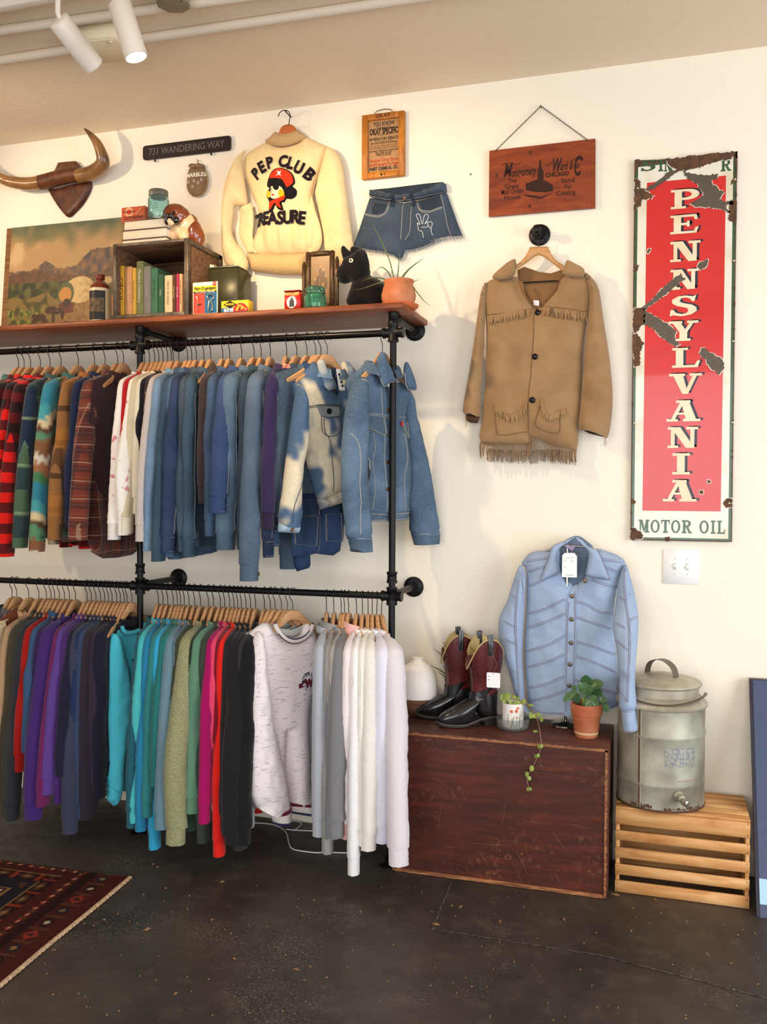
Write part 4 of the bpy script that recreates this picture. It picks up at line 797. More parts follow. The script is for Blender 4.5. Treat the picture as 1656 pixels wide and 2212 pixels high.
# ---- turquoise sweatshirt
P = PY(285, 1265, YR); rz = math.radians(74); org = (P.x, YR, Z2); q = lambda pts: loc2(cP(pts), org, rz)
hanger(org, rz, 'hanger holding the bright turquoise sweatshirt left of the left upright pipe').scale.x = .72
M_tq = sol('turquoise', (84, 206, 226)); T_ = thing('sweatshirt', 'bright turquoise sweatshirt beside the left upright pipe', 'sweatshirt', org, rz)
body = q([(858, 455), (795, 510), (800, 700), (850, 1000), (870, 1300), (870, 1600), (900, 1680), (1060, 1680), (1080, 1300), (1080, 800), (1130, 560), (1100, 470), (1050, 440), (1000, 500), (920, 500)])
m = MB(); S1 = pillow(m, catmull(body, 3), .035, .06, 0, .014, fold_fn(55, .006), back=.6); m.build('body', M_tq, T_)
pp = q([(795, 505), (768, 600), (758, 850), (757, 1100), (760, 1400), (760, 1640), (862, 1645), (870, 1450), (905, 1200), (925, 1000), (905, 800), (870, 650), (835, 540)])
m = MB(); S2 = pillow(m, catmull(pp, 3), .042, .05, -.04, .012, crease_fn(61, .008), back=.8, keep=opener(q([(800, 1620)])[0][1])); sl = m.build('sleeve', M_tq, T_)
m = MB(); pillow(m, q([(762, 1640), (860, 1645), (835, 1740), (802, 1790), (757, 1745)]), .035, .03, -.04, .01, lambda x, z: .002*math.sin(x*400), back=.8); m.build('cuff', M_tq, sl)
m = MB(); m.tube([(q([(a, b)])[0][0], -.042, q([(a, b)])[0][1]) for a, b in catmull([(862, 455), (880, 490), (930, 500), (990, 480), (1030, 430)], 4, False)], .009, 8); m.build('neckband', M_tq, T_)
m = MB()
for k in range(5): a = q([(940+k*7, 700+k*40), (965, 690+k*42), (950+k*3, 730+k*40)]); drape(m, a, S1, .002, .012)
m.build('dark_print', mat('print_ink', (24, 60, 70)), T_)
WORLD = True
# ================================================================ THINGS ON THE SHELF
cB = crop(0, 380, 3.45); cD = crop(400, 520, 2.957)
def flat(x, y, z): return lambda u, v: (x+u, y, z+v)
def label_txt(par, s, size, x, y, z, mt, name='lettering', bold=0.0, width=None, rot=0, shear=0, space=1.0):
    m = MB(par_org(par)); c, n = math.cos(rot), math.sin(rot)
    write(m, s, size, lambda u, v: (x+u*c-v*n, y, z+u*n+v*c), bold=bold, width=width, shear=shear, space=space); return m.build(name, mt, par, smooth=False)
def par_org(p):
    o = Vector((0, 0, 0)); q = p
    while q.parent: q = q.parent
    return q.location.copy()
INK = mat('black_ink', (28, 24, 24), rough=.8); WHT = mat('white_ink', (236, 230, 218), rough=.7); REDI = mat('red_ink', (190, 40, 30), rough=.7)
# painting
a = cB([(40, 375), (920, 278), (40, 1110)]); y0 = -.07; tl = PY(*a[0], y0); tr = PY(270, 460, y0)
X0, X1, Z1p, Z0p = tl.x, PY(285, 460, y0).x, (tl.z+tr.z)/2, ZT
def painting_col(u, v):
    n = lambda s, o=0: noise.noise(Vector((u*s*1.6, v*s, o)))
    def mixc(a, b, t): t = min(1, max(0, t)); return tuple(a[i]*(1-t)+b[i]*t for i in range(3))
    sky = mixc((110, 104, 70), (84, 92, 72), (v-.86)*8+n(5)); sky = mixc((168, 134, 92), sky, (v-.80)*7+n(6, 2)*1.0)
    sky = mixc(sky, (190, 160, 116), (n(5, 4)-.05)*2.4*(1 if v < .86 else .15)); c = sky
    ridge = .60+.16*math.exp(-((u-.80)/.17)**2)+.09*math.exp(-((u-.62)/.08)**2)+.07*math.exp(-((u-.28)/.06)**2)+.02*n(20, 3)
    if v < ridge: c = mixc((98, 78, 66), (132, 96, 66), n(9, 7)*2+.5); c = mixc(c, (70, 66, 70), (n(14, 1)+.1)*1.5)
    r2 = .56+.03*math.sin(u*9)+.02*n(16, 9)
    if v < r2: c = mixc((84, 64, 50), (112, 78, 52), n(18, 5)+.4)
    if v < .49+.012*n(20, 8): c = mixc((52, 56, 38), (92, 86, 48), (n(14, 11)+.2)*2)
    if v < .36+.05*n(6, 12): c = mixc((120, 98, 52), (70, 66, 36), (n(12, 13)-.0)*3)
    path = .02+(.42-v)*.2
    t = (u-(.30+(v)*1.15)); 
    if v < .34 and t > -.08+.04*n(15, 3): c = mixc((150, 112, 62), (118, 84, 48), n(22, 14)+.5)
    if v < .26 and u < .28 and n(13, 21) > -.05: c = mixc((66, 74, 34), (126, 122, 52), n(30, 2)*2+.4)
    if v < .16: c = mixc(c, (64, 50, 44), (n(9, 30)+.05)*3)
    def el(cx, cy, rx, ry): return ((u+.13-cx)/rx)**2+((v-cy)/ry)**2 < 1
    if el(.68, .40, .115, .115) and v > .27: c = mixc((196, 166, 112), (146, 112, 70), (u-.55)*5+n(30)*.6)
    if el(.575, .375, .062, .10) and v > .25: c = (82, 88, 60)
    if el(.572, .365, .046, .066): c = (184, 128, 62)
    if .53 < u+.13 < .64 and .20 < v < .29: c = (96, 48, 38)
    if el(.585, .29, .03, .04): c = (60, 44, 38)
    for cx, cy, rx, ry in ((.47, .235, .045, .035), (.52, .225, .035, .028), (.39, .175, .045, .035), (.35, .13, .02, .06), (.42, .13, .016, .05), (.49, .17, .014, .05), (.56, .20, .014, .05), (.345, .19, .022, .022)):
        if el(cx, cy, rx, ry): c = mixc((52, 34, 28), (88, 60, 42), n(50)+.3)
    if el(.865, .465, .05, .035): c = (178, 146, 100)
    if el(.80, .36, .02, .06) or el(.805, .28, .024, .05): c = (62, 46, 38)
    if n(60, 40) > .58: c = mixc(c, (206, 184, 146), .3)
    return lin(c)
nu, nv = 230, 150; X1b = X1+.02; m = MB((X0, y0, ZT)); lean = .05
yy = lambda v: y0+.05-lean*(1-v)-.0
for j in range(nv+1):
    for i in range(nu+1):
        u, v = i/nu, j/nv; m.v.append((X0+(X1b-X0)*u, yy(v)-.004, ZT+.001+(Z1p-ZT)*v)); m.c.append(painting_col(u*.97, v))
for j in range(nv):
    for i in range(nu): k = j*(nu+1)+i; m.f.append((k, k+1, k+nu+2, k+nu+1))
pt = thing('painting', 'unframed oil painting of a covered wagon and mountains leaning on the wall', 'painting', (X0, y0, ZT))
m.build('painted_canvas', mat('oil_paint', (150, 120, 80), rough=.5, spec=.35, attr=True, bump=.3, bscale=90), pt, smooth=False)
m = MB((X0, y0, ZT)); bd = [(X0-.03, yy(0)-.003, ZT), (X1b, yy(0)-.003, ZT), (X1b, yy(1)-.003, Z1p), (X0-.03, yy(1)-.003, Z1p)]; m.add(bd+[(a, b+.018, c) for a, b, c in bd], [(0, 1, 2, 3), (7, 6, 5, 4), (0, 4, 5, 1), (1, 5, 6, 2), (2, 6, 7, 3), (3, 7, 4, 0)], True)
m.build('stretcher_board', wood('board_brown', (120, 82, 48), (90, 58, 34), (140, 100, 60)), pt)
# stoneware bottle
b = PY(216.5, 650, -.34); R_ = .047; O = (b.x, -.34, ZT); t = thing('bottle', 'brown and cream bottle with a black and gold label left of the crate', 'bottle', O)
m = MB(O); m.lathe([(0, 0), (R_, 0), (R_, .13), (R_*.97, .145)], O, 36); m.build('body', mat('cream_glaze', (214, 190, 150), rough=.3, coat=.4), t)
m = MB(O); m.lathe([(R_*.98, .140), (R_*.9, .158), (R_*.55, .175), (.018, .182), (.016, .187), (.020, .189), (.020, .208), (.015, .212), (0, .212)], O, 36); m.build('shoulder_and_cap', mat('brown_glaze', (110, 44, 22), rough=.18, coat=.6), t)
def wrap(par, O, R, a0, a1, z0, z1, mt, name, th=.0015):
    m = MB(O); n = 14; vs = []
    for i in range(n+1):
        a = math.radians(a0+(a1-a0)*i/n)
        for z in (z0, z1): vs.append((O[0]+math.cos(a)*(R+th), O[1]+math.sin(a)*(R+th), O[2]+z))
    m.add(vs, [(2*i, 2*i+2, 2*i+3, 2*i+1) for i in range(n)]); return m.build(name, mt, par)
wrap(t, O, R_, 235, 330, .006, .132, mat('label_black', (26, 22, 20), rough=.4), 'label'); wrap(t, O, R_, 240, 325, .04, .10, mat('label_gold', (110, 84, 44), rough=.5, col2=(40, 32, 24), vscale=60, vary=.9), 'label_picture', .002)
# crate of books
FY = -.385; cA = [PY(*p, FY) for p in cB([(843, 1055), (1400, 462)])]; x0, x1 = cA[0].x, cA[1].x; zt = cA[1].z; z0 = ZT; dep = .30
M_cr = wood('old_crate_wood', (104, 72, 48), (74, 50, 34), (126, 90, 60), rough=.7); M_band = mat('galvanised_band', (112, 100, 86), rough=.5, metal=.6, col2=(70, 60, 52), vscale=30, vary=.8)
O = (x0, FY, ZT); t = thing('wooden_crate', 'old wooden crate with metal edge bands standing open on the shelf, holding books', 'crate', O)
def pan(a, b, nm='side_panel', mt=M_cr): m = MB(O); m.box(a, b, bev=.002); return m.build(nm, mt, t)
pan((x0+.004, FY+.004, z0+.002), (x0+.016, FY+dep, zt-.002)); pan((x1-.016, FY+.004, z0+.002), (x1-.004, FY+dep, zt-.002)); pan((x0+.016, FY+.004, z0+.002), (x1-.016, FY+dep, z0+.014), 'bottom_panel'); pan((x0+.016, FY+.004, zt-.014), (x1-.016, FY+dep, zt-.002), 'top_panel'); pan((x0+.004, FY+dep, z0+.004), (x1-.004, FY+dep+.012, zt-.004), 'back_panel')
bw = .018
for A, B in (((x0, FY, z0), (x0+bw, FY+.003, zt)), ((x1-bw, FY, z0), (x1, FY+.003, zt)), ((x0+bw, FY, z0), (x1-bw, FY+.003, z0+bw)), ((x0+bw, FY, zt-bw*.7), (x1-bw, FY+.003, zt)), ((x1-.003, FY+.003, z0), (x1, FY+.022, zt)), ((x1-.003, FY+.02, zt-.02), (x1, FY+dep, zt)), ((x1-.02, FY+.003, zt-.002), (x1, FY+dep, zt+.0015)), ((x0, FY+.003, zt-.002), (x0+.02, FY+dep, zt+.0015)), ((x1-.003, FY+dep-.02, z0), (x1, FY+dep+.012, zt)), ((x1-.003, FY+.02, z0), (x1, FY+dep, z0+.02))):
    pan(A, B, 'metal_band', M_band)
pan((x0+.10, FY+.03, zt+.0), (x0+.19, FY+.045, zt+.002), 'hand_slot', M_black)
zb = z0+.0145
BK = [(885, 927, 670, (206, 150, 36), 'yellow cloth book titled CIRCUS, first in the crate', 'CIRCUS', (50, 30, 20), .022), (931, 984, 675, (206, 146, 96), 'salmon coloured book second in the crate', 'FLAME TREE OF THIKA', (226, 190, 150), .009), (986, 1016, 685, (214, 164, 60), 'thin mustard book left of the tall green chemistry one', 'Gardening', (150, 90, 30), .012), (1018, 1068, 635, (120, 120, 70), 'tallest book in the crate, olive green with chemistry title', 'Modern Chemistry', (214, 206, 168), .020), (1070, 1123, 672, (130, 122, 112), 'plain grey book right of the tall olive one', 'THE HISTORY', (170, 160, 146), .008), (1125, 1175, 686, (66, 112, 78), 'green book with dark spine bands', 'The Forest', (20, 50, 34), .012), (1178, 1219, 732, (50, 88, 62), 'shorter dark green book left of the cream paperback', 'TREES', (190, 190, 150), .008), (1226, 1284, 740, (226, 192, 150), 'cream paperback titled ONCE AN EAGLE', 'ONCE AN EAGLE', (70, 50, 40), .013), (1286, 1310, 735, (92, 60, 38), 'thin brown paperback right of the cream one', 'THE HILLS', (210, 180, 130), .008), (1312, 1334, 730, (176, 50, 84), 'thin magenta pink paperback', 'THE ROSE', (236, 190, 190), .008), (1336, 1359, 730, (214, 172, 128), 'thin beige paperback right of the pink one', 'THE RISE OF THE HOUSE', (100, 60, 40), .007), (1361, 1384, 742, (100, 70, 44), 'dark mottled paperback last in the crate', '', (0, 0, 0), .008)]
M_page = mat('page_edges', (226, 208, 176), rough=.9, col2=(190, 168, 132), vscale=300, stretch=(20, 1, 1), vary=.5)
for a, b, tp, colr, lab, title, tc_, ts in BK:
    fy = FY+.035; A, B = PY(*cB([(a, 1000)])[0], fy), PY(*cB([(b, tp)])[0], fy); xa, xb, zt_ = A.x+.0006, B.x-.0006, B.z; O2 = (xa, fy, zb); h = zt_-zb; dd = min(.20, h*.7)
    k = thing('book', lab, 'book', O2, 0, 'books standing in the crate'); nm = 'cloth_%d_%d_%d' % colr; mc = mat(nm, colr, rough=.75, col2=tuple(int(c*.8) for c in colr), vscale=40, vary=.5)
    m = MB(O2); w_ = xb-xa; n = 7; pr_ = [(xa+w_*i/n, fy-.004*math.sin(math.pi*i/n)) for i in range(n+1)]
    vs = [(x, y, z) for z in (zb, zt_) for x, y in pr_]; m.add(vs+[(xa, fy+dd, zb), (xb, fy+dd, zb), (xa, fy+dd, zt_), (xb, fy+dd, zt_)], [(i, i+1, n+2+i, n+1+i) for i in range(n)]+[(0, n+1, 2*n+4, 2*n+2), (n, 2*n+3, 2*n+5, 2*n+1)]); m.build('cover', mc, k)
    m = MB(O2); m.box((xa+.002, fy+.001, zb+.001), (xb-.002, fy+dd-.004, zt_-.005)); m.build('pages', M_page, k)
    if title: label_txt(k, title, ts, (xa+xb)/2, fy-.0052, zb+h*.55, mat('foil_%d_%d_%d' % tc_, tc_, rough=.6), 'spine_title', rot=-math.pi/2, width=min(h*.6, ts*len(title)*.72))
# stack on the crate
def placed_box(nm, lab, cat, p0, p1, fy, zbase, dep, mt, grp=None, build=True):
    A, B = PY(*p0, fy), PY(*p1, fy); O2 = (A.x, fy, zbase); k = thing(nm, lab, cat, O2, 0, grp); return k, A.x, B.x, B.z, O2
zz = zt+.0015; bot = [(905, 1240, 455, 428, 'hardback lying flat on the crate, bottom of the stack of three'), (908, 1240, 428, 358, 'cream paged hardback, middle of the stack of three on the crate'), (918, 1236, 356, 285, 'cream paged hardback on top of the stack of three on the crate')]
M_cov = mat('book_cover_brown', (104, 78, 66), rough=.7)
for a, b, zb_, zt_, lab in bot:
    fy = FY+.03; A, B = PY(*cB([(a, zb_)])[0], fy), PY(*cB([(b, zt_)])[0], fy); th = max(.02, PY(*cB([(a, zt_)])[0], fy).z-A.z) if zb_ != 455 else .022; O2 = (A.x, fy, zz); k = thing('book', lab, 'book', O2, 0, 'hardbacks lying on the crate'); xb = B.x
    m = MB(O2); m.box((A.x+.004, fy+.003, zz+.0025), (xb-.003, fy+.17, zz+th-.0025), bev=.001); m.build('pages', mat('white_pages', (236, 222, 196), rough=.9, col2=(206, 188, 156), vscale=60, stretch=(1, 1, 30), vary=.5), k)
    for q_ in (zz, zz+th-.0025): m = MB(O2); m.box((A.x, fy, q_), (xb, fy+.175, q_+.0024), bev=.0008); m.build('cover', M_cov, k)
    zz += th
ztop = zz
A, B = PY(*cB([(905, 290)])[0], FY+.05), PY(*cB([(1080, 158)])[0], FY+.05); fy = FY+.05; O2 = (A.x, fy, ztop); k = thing('clothespin_box', 'small orange red clothespins box on the stack of hardbacks', 'box', O2); H = B.z-A.z; Wb = B.x-A.x
m = MB(O2); m.box((A.x, fy, ztop), (A.x+Wb, fy+.10, ztop+H), bev=.002); m.build('carton', mat('orange_card', (204, 82, 52), rough=.7, col2=(176, 110, 70), vscale=14, vary=.6), k)
cx = A.x+Wb/2; label_txt(k, 'CLOTHESPINS', .02, cx, fy-.001, ztop+H*.27, mat('maroon_ink', (96, 20, 24)), width=Wb*.86, bold=.0008)
m = MB(O2); m.lathe([(0, 0), (.020, 0), (.020, .001), (0, .001)], (cx-.02, fy, ztop+H*.66), 24, axis=(0, -1, 0)); m.build('printed_disc', mat('peach_ink', (222, 170, 120)), k)
m = MB(O2); m.lathe([(0, 0), (.012, 0), (.012, .002), (0, .002)], (cx-.02, fy, ztop+H*.66), 24, axis=(0, -1, 0)); m.build('printed_disc', mat('red_orange_ink', (206, 64, 40)), k)
label_txt(k, 'TWO 24 WAY', .012, cx-.02, fy-.003, ztop+H*.66, mat('maroon_ink', (96, 20, 24)), width=Wb*.55, bold=.0004)
m = MB(O2); m.tube([(cx+.015, fy-.001, ztop+H*.48), (cx+.045, fy-.001, ztop+H*.88)], .004, 6, flatten=.4); m.build('printed_clothespin', mat('peach_ink', (222, 170, 120)), k)
# mason jar
def glass(nm, c, rough=.04): return mat(nm, c, rough=rough, trans=.92, ior=1.45, spec=.5)
c0 = PY(*cB([(1181, 300)])[0], FY+.06); R_ = (PY(*cB([(1249, 200)])[0], FY+.06).x-PY(*cB([(1113, 200)])[0], FY+.06).x)/2; O2 = (c0.x, FY+.06, ztop); H = PY(*cB([(1181, 112)])[0], FY+.06).z-ztop; k = thing('glass_jar', 'aqua blue glass jar with a zinc lid standing on the hardback stack', 'jar', O2)
m = MB(O2); m.lathe([(0, .0), (R_*.93, 0), (R_, .006), (R_, H*.68), (R_*.93, H*.77), (R_*.84, H*.80), (R_*.84, H*.92), (R_*.78, H*.92), (R_*.78, H*.79), (R_*.94, H*.66), (R_*.94, .008), (0, .006)], O2, 40); m.build('glass_body', glass('aqua_glass', (196, 232, 230)), k)
m = MB(O2); m.lathe([(R_*.86, H*.80), (R_*.92, H*.80), (R_*.93, H*.97), (R_*.88, H), (0, H*1.0)], O2, 40); m.build('zinc_lid', mat('zinc', (134, 132, 122), rough=.5, metal=.7, col2=(90, 88, 80), vscale=40, vary=.6), k)
m = MB(O2)
for pth in ([(-.5, .52), (-.45, .58), (-.3, .5), (-.42, .40), (-.5, .5)], [(-.2, .56), (-.18, .4)], [(0, .50), (.1, .56), (.2, .46), (.1, .36), (0, .42)], [(.3, .54), (.34, .36), (.45, .5)], [(-.5, .34), (0, .30), (.5, .34)]):
    m.tube([(c0.x+R_*a, FY+.06-math.sqrt(max(0, 1-a*a))*R_-.0005, ztop+H*b) for a, b in catmull(pth, 4, False)], .0012, 5)
m.build('embossing', glass('aqua_glass', (196, 232, 230)), k)
# bulldog figurine
def blob(name, balls, mt, par, org, vox=.004, kind=None):
    m = MB(org)
    for c, r, sc in balls: m.ball(c, r, 14, sc)
    o = m.build(name, mt, par); md = o.modifiers.new('r', 'REMESH'); md.mode = 'VOXEL'; md.voxel_size = vox; md.use_smooth_shade = True
    s_ = o.modifiers.new('s', 'SMOOTH'); s_.iterations = 6; s_.factor = .5; return o
fy = FY+.10
def bp(x, y, dy=0): p = PY(*cB([(x, y)])[0], fy+dy); return (p.x, fy+dy, p.z)
O2 = (bp(1380, 460)[0], fy, zt); k = thing('dog_figurine', 'brown and cream bulldog figurine sitting on the crate', 'figurine', O2); px1 = .00122
Mw = mat('glazed_cream', (228, 190, 146), rough=.25, coat=.6); Mbr = mat('glazed_brown', (140, 66, 30), rough=.22, coat=.7, col2=(86, 40, 22), vscale=14, vary=.7)
blob('body', [(bp(1340, 400), .052, (1, .9, 1)), (bp(1385, 370, .01), .052, (1, .9, 1.05)), (bp(1290, 430, -.02), .022, (1, 1, 1.5)), (bp(1370, 440, -.02), .024, (1, 1, 1.5)), (bp(1330, 350), .045, (1, 1, 1))], Mw, k, O2)
blob('haunch', [(bp(1440, 420, .02), .040, (1, 1.1, 1.4)), (bp(1470, 460, .03), .034, (1, 1, 1.5)), (bp(1415, 350, .02), .038, (1, 1, 1)), (bp(1480, 520, .03), .016, (1.4, 1, 1))], Mbr, k, O2)
blob('head', [(bp(1305, 290, -.02), .050, (1.15, 1, .95)), (bp(1355, 300, -.01), .038, (1, 1, 1)), (bp(1275, 320, -.05), .030, (1.2, 1, .9)), (bp(1320, 330, -.03), .026, (1.2, 1, .8)), (bp(1372, 275, .0), .016, (1, .6, 1.1)), (bp(1262, 262, -.0), .014, (1, .6, 1))], Mbr, k, O2)
blob('jowls', [(bp(1245, 325, -.08), .016, (1, .8, 1.5)), (bp(1265, 300, -.085), .017, (1.2, .8, .8)), (bp(1300, 330, -.075), .016, (1.6, .8, 1)), (bp(1315, 345, -.06), .013, (1.3, .8, 1))], mat('glazed_black', (26, 20, 20), rough=.15, coat=.8), k, O2, .003)
blob('chin', [(bp(1262, 335, -.088), .010, (1, .8, 1.3)), (bp(1275, 350, -.08), .014, (1.2, .8, 1))], Mw, k, O2, .003)
for e in ((1295, 272),): m = MB(O2); m.ball(bp(*e, -.07), .0065, 12); m.build('eye', mat('glossy_black', (16, 14, 16), rough=.1), k)
# green tin can
fy = -.20; A, B = PY(*cD([(80, 455)])[0], fy), PY(*cD([(340, 160)])[0], fy); O2 = (A.x, fy, ZT); Hc = B.z-ZT; k = thing('metal_can', 'tall dark green rectangular metal can behind the gadget card', 'can', O2); Mgc = mat('green_enamel', (62, 60, 40), rough=.35, metal=.2, col2=(80, 76, 54), vscale=8, vary=.5)
m = MB(O2); m.box((A.x, fy, ZT), (B.x, fy+.13, ZT+Hc), bev=.012); m.build('body', Mgc, k)
m = MB(O2); m.box((A.x+.004, fy+.004, ZT+Hc), (B.x-.004, fy+.126, ZT+Hc+.004), bev=.002); m.build('top_rim', mat('tin_rim', (190, 180, 150), rough=.3, metal=.8), k)
m = MB(O2); m.lathe([(.024, 0), (.026, .004), (.026, .016), (.022, .018), (0, .018)], (A.x+.045, fy+.04, ZT+Hc+.003), 24); m.build('screw_cap', mat('tin_rim', (190, 180, 150), rough=.3, metal=.8), k)
m = MB(O2); m.box((A.x+.11, fy+.05, ZT+Hc+.003), (A.x+.15, fy+.075, ZT+Hc+.02), bev=.004); m.build('handle', Mgc, k)
# gadget card
fy = -.385; A, B = PY(*cD([(48, 466)])[0], fy), PY(*cD([(206, 258)])[0], fy); O2 = (A.x, fy, ZT); Hc = B.z-ZT; W_ = B.x-A.x; k = thing('gadget_card', 'carded pair of bottle openers with yellow, red and blue backing', 'packaging', O2); cx = A.x+W_/2
m = MB(O2); m.box((A.x, fy, ZT), (B.x, fy+.003, ZT+Hc), bev=.001); m.build('backing_card', mat('card_white', (226, 220, 196)), k)
for nm, u0, u1, v0, v1, cc in (('yellow_field', .03, .97, .72, .88, (226, 190, 30)), ('black_bar', .03, .97, .665, .72, (30, 28, 30)), ('red_field', .03, .49, .03, .66, (214, 60, 44)), ('blue_field', .49, .97, .03, .66, (30, 92, 132))):
    m = MB(O2); m.box((A.x+W_*u0, fy-.0008, ZT+Hc*v0), (A.x+W_*u1, fy, ZT+Hc*v1)); m.build('printed_field', mat(nm, cc), k)
label_txt(k, 'Pair-O-gadgets', .017, cx, fy-.0014, ZT+Hc*.80, INK, width=W_*.88, bold=.0005, shear=.2); label_txt(k, 'TWO HANDY OPENERS', .008, cx, fy-.0014, ZT+Hc*.692, WHT, width=W_*.8)
m = MB(O2); m.lathe([(0, 0), (.0095, 0), (0, .0012)], (B.x-.014, fy-.001, ZT+Hc*.93), 20, axis=(0, -1, 0)); m.build('price_dot', REDI, k); label_txt(k, '19c', .009, B.x-.014, fy-.003, ZT+Hc*.93, WHT)
Mch = mat('bright_chrome', (200, 190, 176), rough=.15, metal=1.0)
m = MB(O2); X = A.x+W_*.74; m.tube([(X+a*W_, fy-.005, ZT+Hc*b) for a, b in catmull([(0, .58), (.10, .56), (.12, .48), (.03, .42), (.04, .36), (.08, .12), (-.09, .10), (-.05, .36), (-.04, .42), (-.12, .48), (-.10, .56)], 3)], .0028, 7, closed=True); m.build('bottle_opener', Mch, k)
m = MB(O2); X = A.x+W_*.2; m.tube([(X, fy-.004, ZT+Hc*.1), (X+.002, fy-.004, ZT+Hc*.5), (X-.004, fy-.004, ZT+Hc*.56)], .004, 7, flatten=.5); m.tube([(X, fy-.004, ZT+Hc*.3), (X+.018, fy-.004, ZT+Hc*.33)], .003, 7); m.build('can_opener', Mch, k)
# butter popcorn box
A, B = PY(*cD([(230, 460)])[0], fy), PY(*cD([(402, 376)])[0], fy); O2 = (A.x, fy, ZT); Hc = B.z-ZT; W_ = B.x-A.x; k = thing('popcorn_box', 'small yellow and blue butter packet box lying beside the gadget card', 'box', O2)
m = MB(O2); m.box((A.x, fy, ZT), (B.x, fy+.05, ZT+Hc), bev=.001); m.build('carton', mat('yellow_card', (228, 184, 40), rough=.5), k)
m = MB(O2); m.box((A.x+.001, fy-.0008, ZT+.001), (B.x-.001, fy, ZT+Hc*.40)); m.build('blue_band', mat('blue_field', (30, 92, 132)), k)
dx, dz = A.x+W_*.33, ZT+Hc*.68
m = MB(O2); m.prism([(dx-.03, dz), (dx, dz+.016), (dx+.03, dz), (dx, dz-.016)], fy-.002, fy-.0005); m.build('logo_diamond', INK, k); label_txt(k, 'NATCO', .011, dx, fy-.003, dz, mat('yellow_field', (226, 190, 30)), bold=.0006); label_txt(k, 'BUTTER', .017, A.x+W_*.30, fy-.0016, ZT+Hc*.20, WHT, bold=.0009, width=W_*.4)
m = MB(O2); m.prism([(A.x+W_*.72+.034*math.cos(t_), ZT+.004+.034*math.sin(t_)) for t_ in [math.pi*i/16 for i in range(17)]], fy-.002, fy-.0008); m.build('printed_bowl', REDI, k)
m = MB(O2); rr = random.Random(3)
for i in range(12): a, d = rr.uniform(.3, 2.8), rr.uniform(.008, .028); X, Zq = A.x+W_*.72+d*math.cos(a), ZT+.004+d*math.sin(a); m.box((X-.004, fy-.003, Zq-.003), (X+.004, fy-.002, Zq+.003))
m.build('printed_butter_squares', mat('butter_ink', (238, 180, 70)), k, kind='stuff')
# tobacco tin
A, B = PY(*cD([(631, 440)])[0], fy), PY(*cD([(734, 312)])[0], fy); O2 = (A.x, fy, ZT); Hc = B.z-ZT; W_ = B.x-A.x; cx = A.x+W_/2; k = thing('tobacco_tin', 'small red tobacco tin with oval portrait left of the green jar', 'tin', O2)
m = MB(O2); m.box((A.x, fy, ZT), (B.x, fy+.024, ZT+Hc*.93), bev=.006); m.build('body', mat('red_tin', (178, 30, 28), rough=.35), k); m = MB(O2); m.box((A.x-.001, fy-.001, ZT+Hc*.92), (B.x+.001, fy+.025, ZT+Hc), bev=.004); m.build('lid', mat('worn_red_tin', (120, 30, 26), rough=.4, metal=.4), k)
label_txt(k, 'PRINCE ALBERT', .014, cx, fy-.001, ZT+Hc*.80, mat('gold_ink', (222, 182, 96)), width=W_*.9, bold=.0007)
el_ = lambda cx, cz, a, b, n=26: [(cx+a*math.cos(2*math.pi*i/n), cz+b*math.sin(2*math.pi*i/n)) for i in range(n)]
m = MB(O2); m.prism(el_(cx-.002, ZT+Hc*.36, W_*.30, Hc*.31), fy-.0016, fy-.0002); m.build('oval', WHT, k)
m = MB(O2); m.prism([(cx-.012, ZT+Hc*.12), (cx+.010, ZT+Hc*.12), (cx+.009, ZT+Hc*.45), (cx+.003, ZT+Hc*.5), (cx+.004, ZT+Hc*.58), (cx-.003, ZT+Hc*.60), (cx-.007, ZT+Hc*.56), (cx-.005, ZT+Hc*.5), (cx-.011, ZT+Hc*.45)], fy-.0028, fy-.0016); m.build('printed_figure', mat('grey_ink', (64, 56, 54)), k)
# green glass jar
fyj = -.345; c0 = PY(*cD([(830, 400)])[0], fyj); R_ = (PY(*cD([(895, 380)])[0], fyj).x-PY(*cD([(766, 380)])[0], fyj).x)/2; O2 = (c0.x, fyj, ZT); H = PY(*cD([(830, 297)])[0], fyj).z-ZT; k = thing('glass_jar', 'small green glass jar with clear lid in front of the picture frame', 'jar', O2)
Gg = glass('green_glass', (130, 214, 184)); m = MB(O2); m.lathe([(0, 0), (R_*.92, 0), (R_, .008), (R_, H*.56), (R_*.9, H*.66), (R_*.82, H*.70), (R_*.9, H*.74), (R_*.9, H*.80), (R_*.8, H*.80), (R_*.78, H*.68), (R_*.92, H*.55), (R_*.92, .008), (0, .006)], O2, 36); m.build('glass_body', Gg, k)
m = MB(O2); m.lathe([(R_*.84, H*.81), (R_*.9, H*.82), (R_*.9, H*.93), (R_*.8, H*.99), (0, H)], O2, 36); m.build('glass_lid', Gg, k)
m = MB(O2); m.tube([(c0.x+R_*.95*math.cos(a), fyj+R_*.95*math.sin(a), ZT+H*.72) for a in [2*math.pi*i/30 for i in range(30)]], .0013, 6, closed=True); m.build('wire_bail', Mch, k)
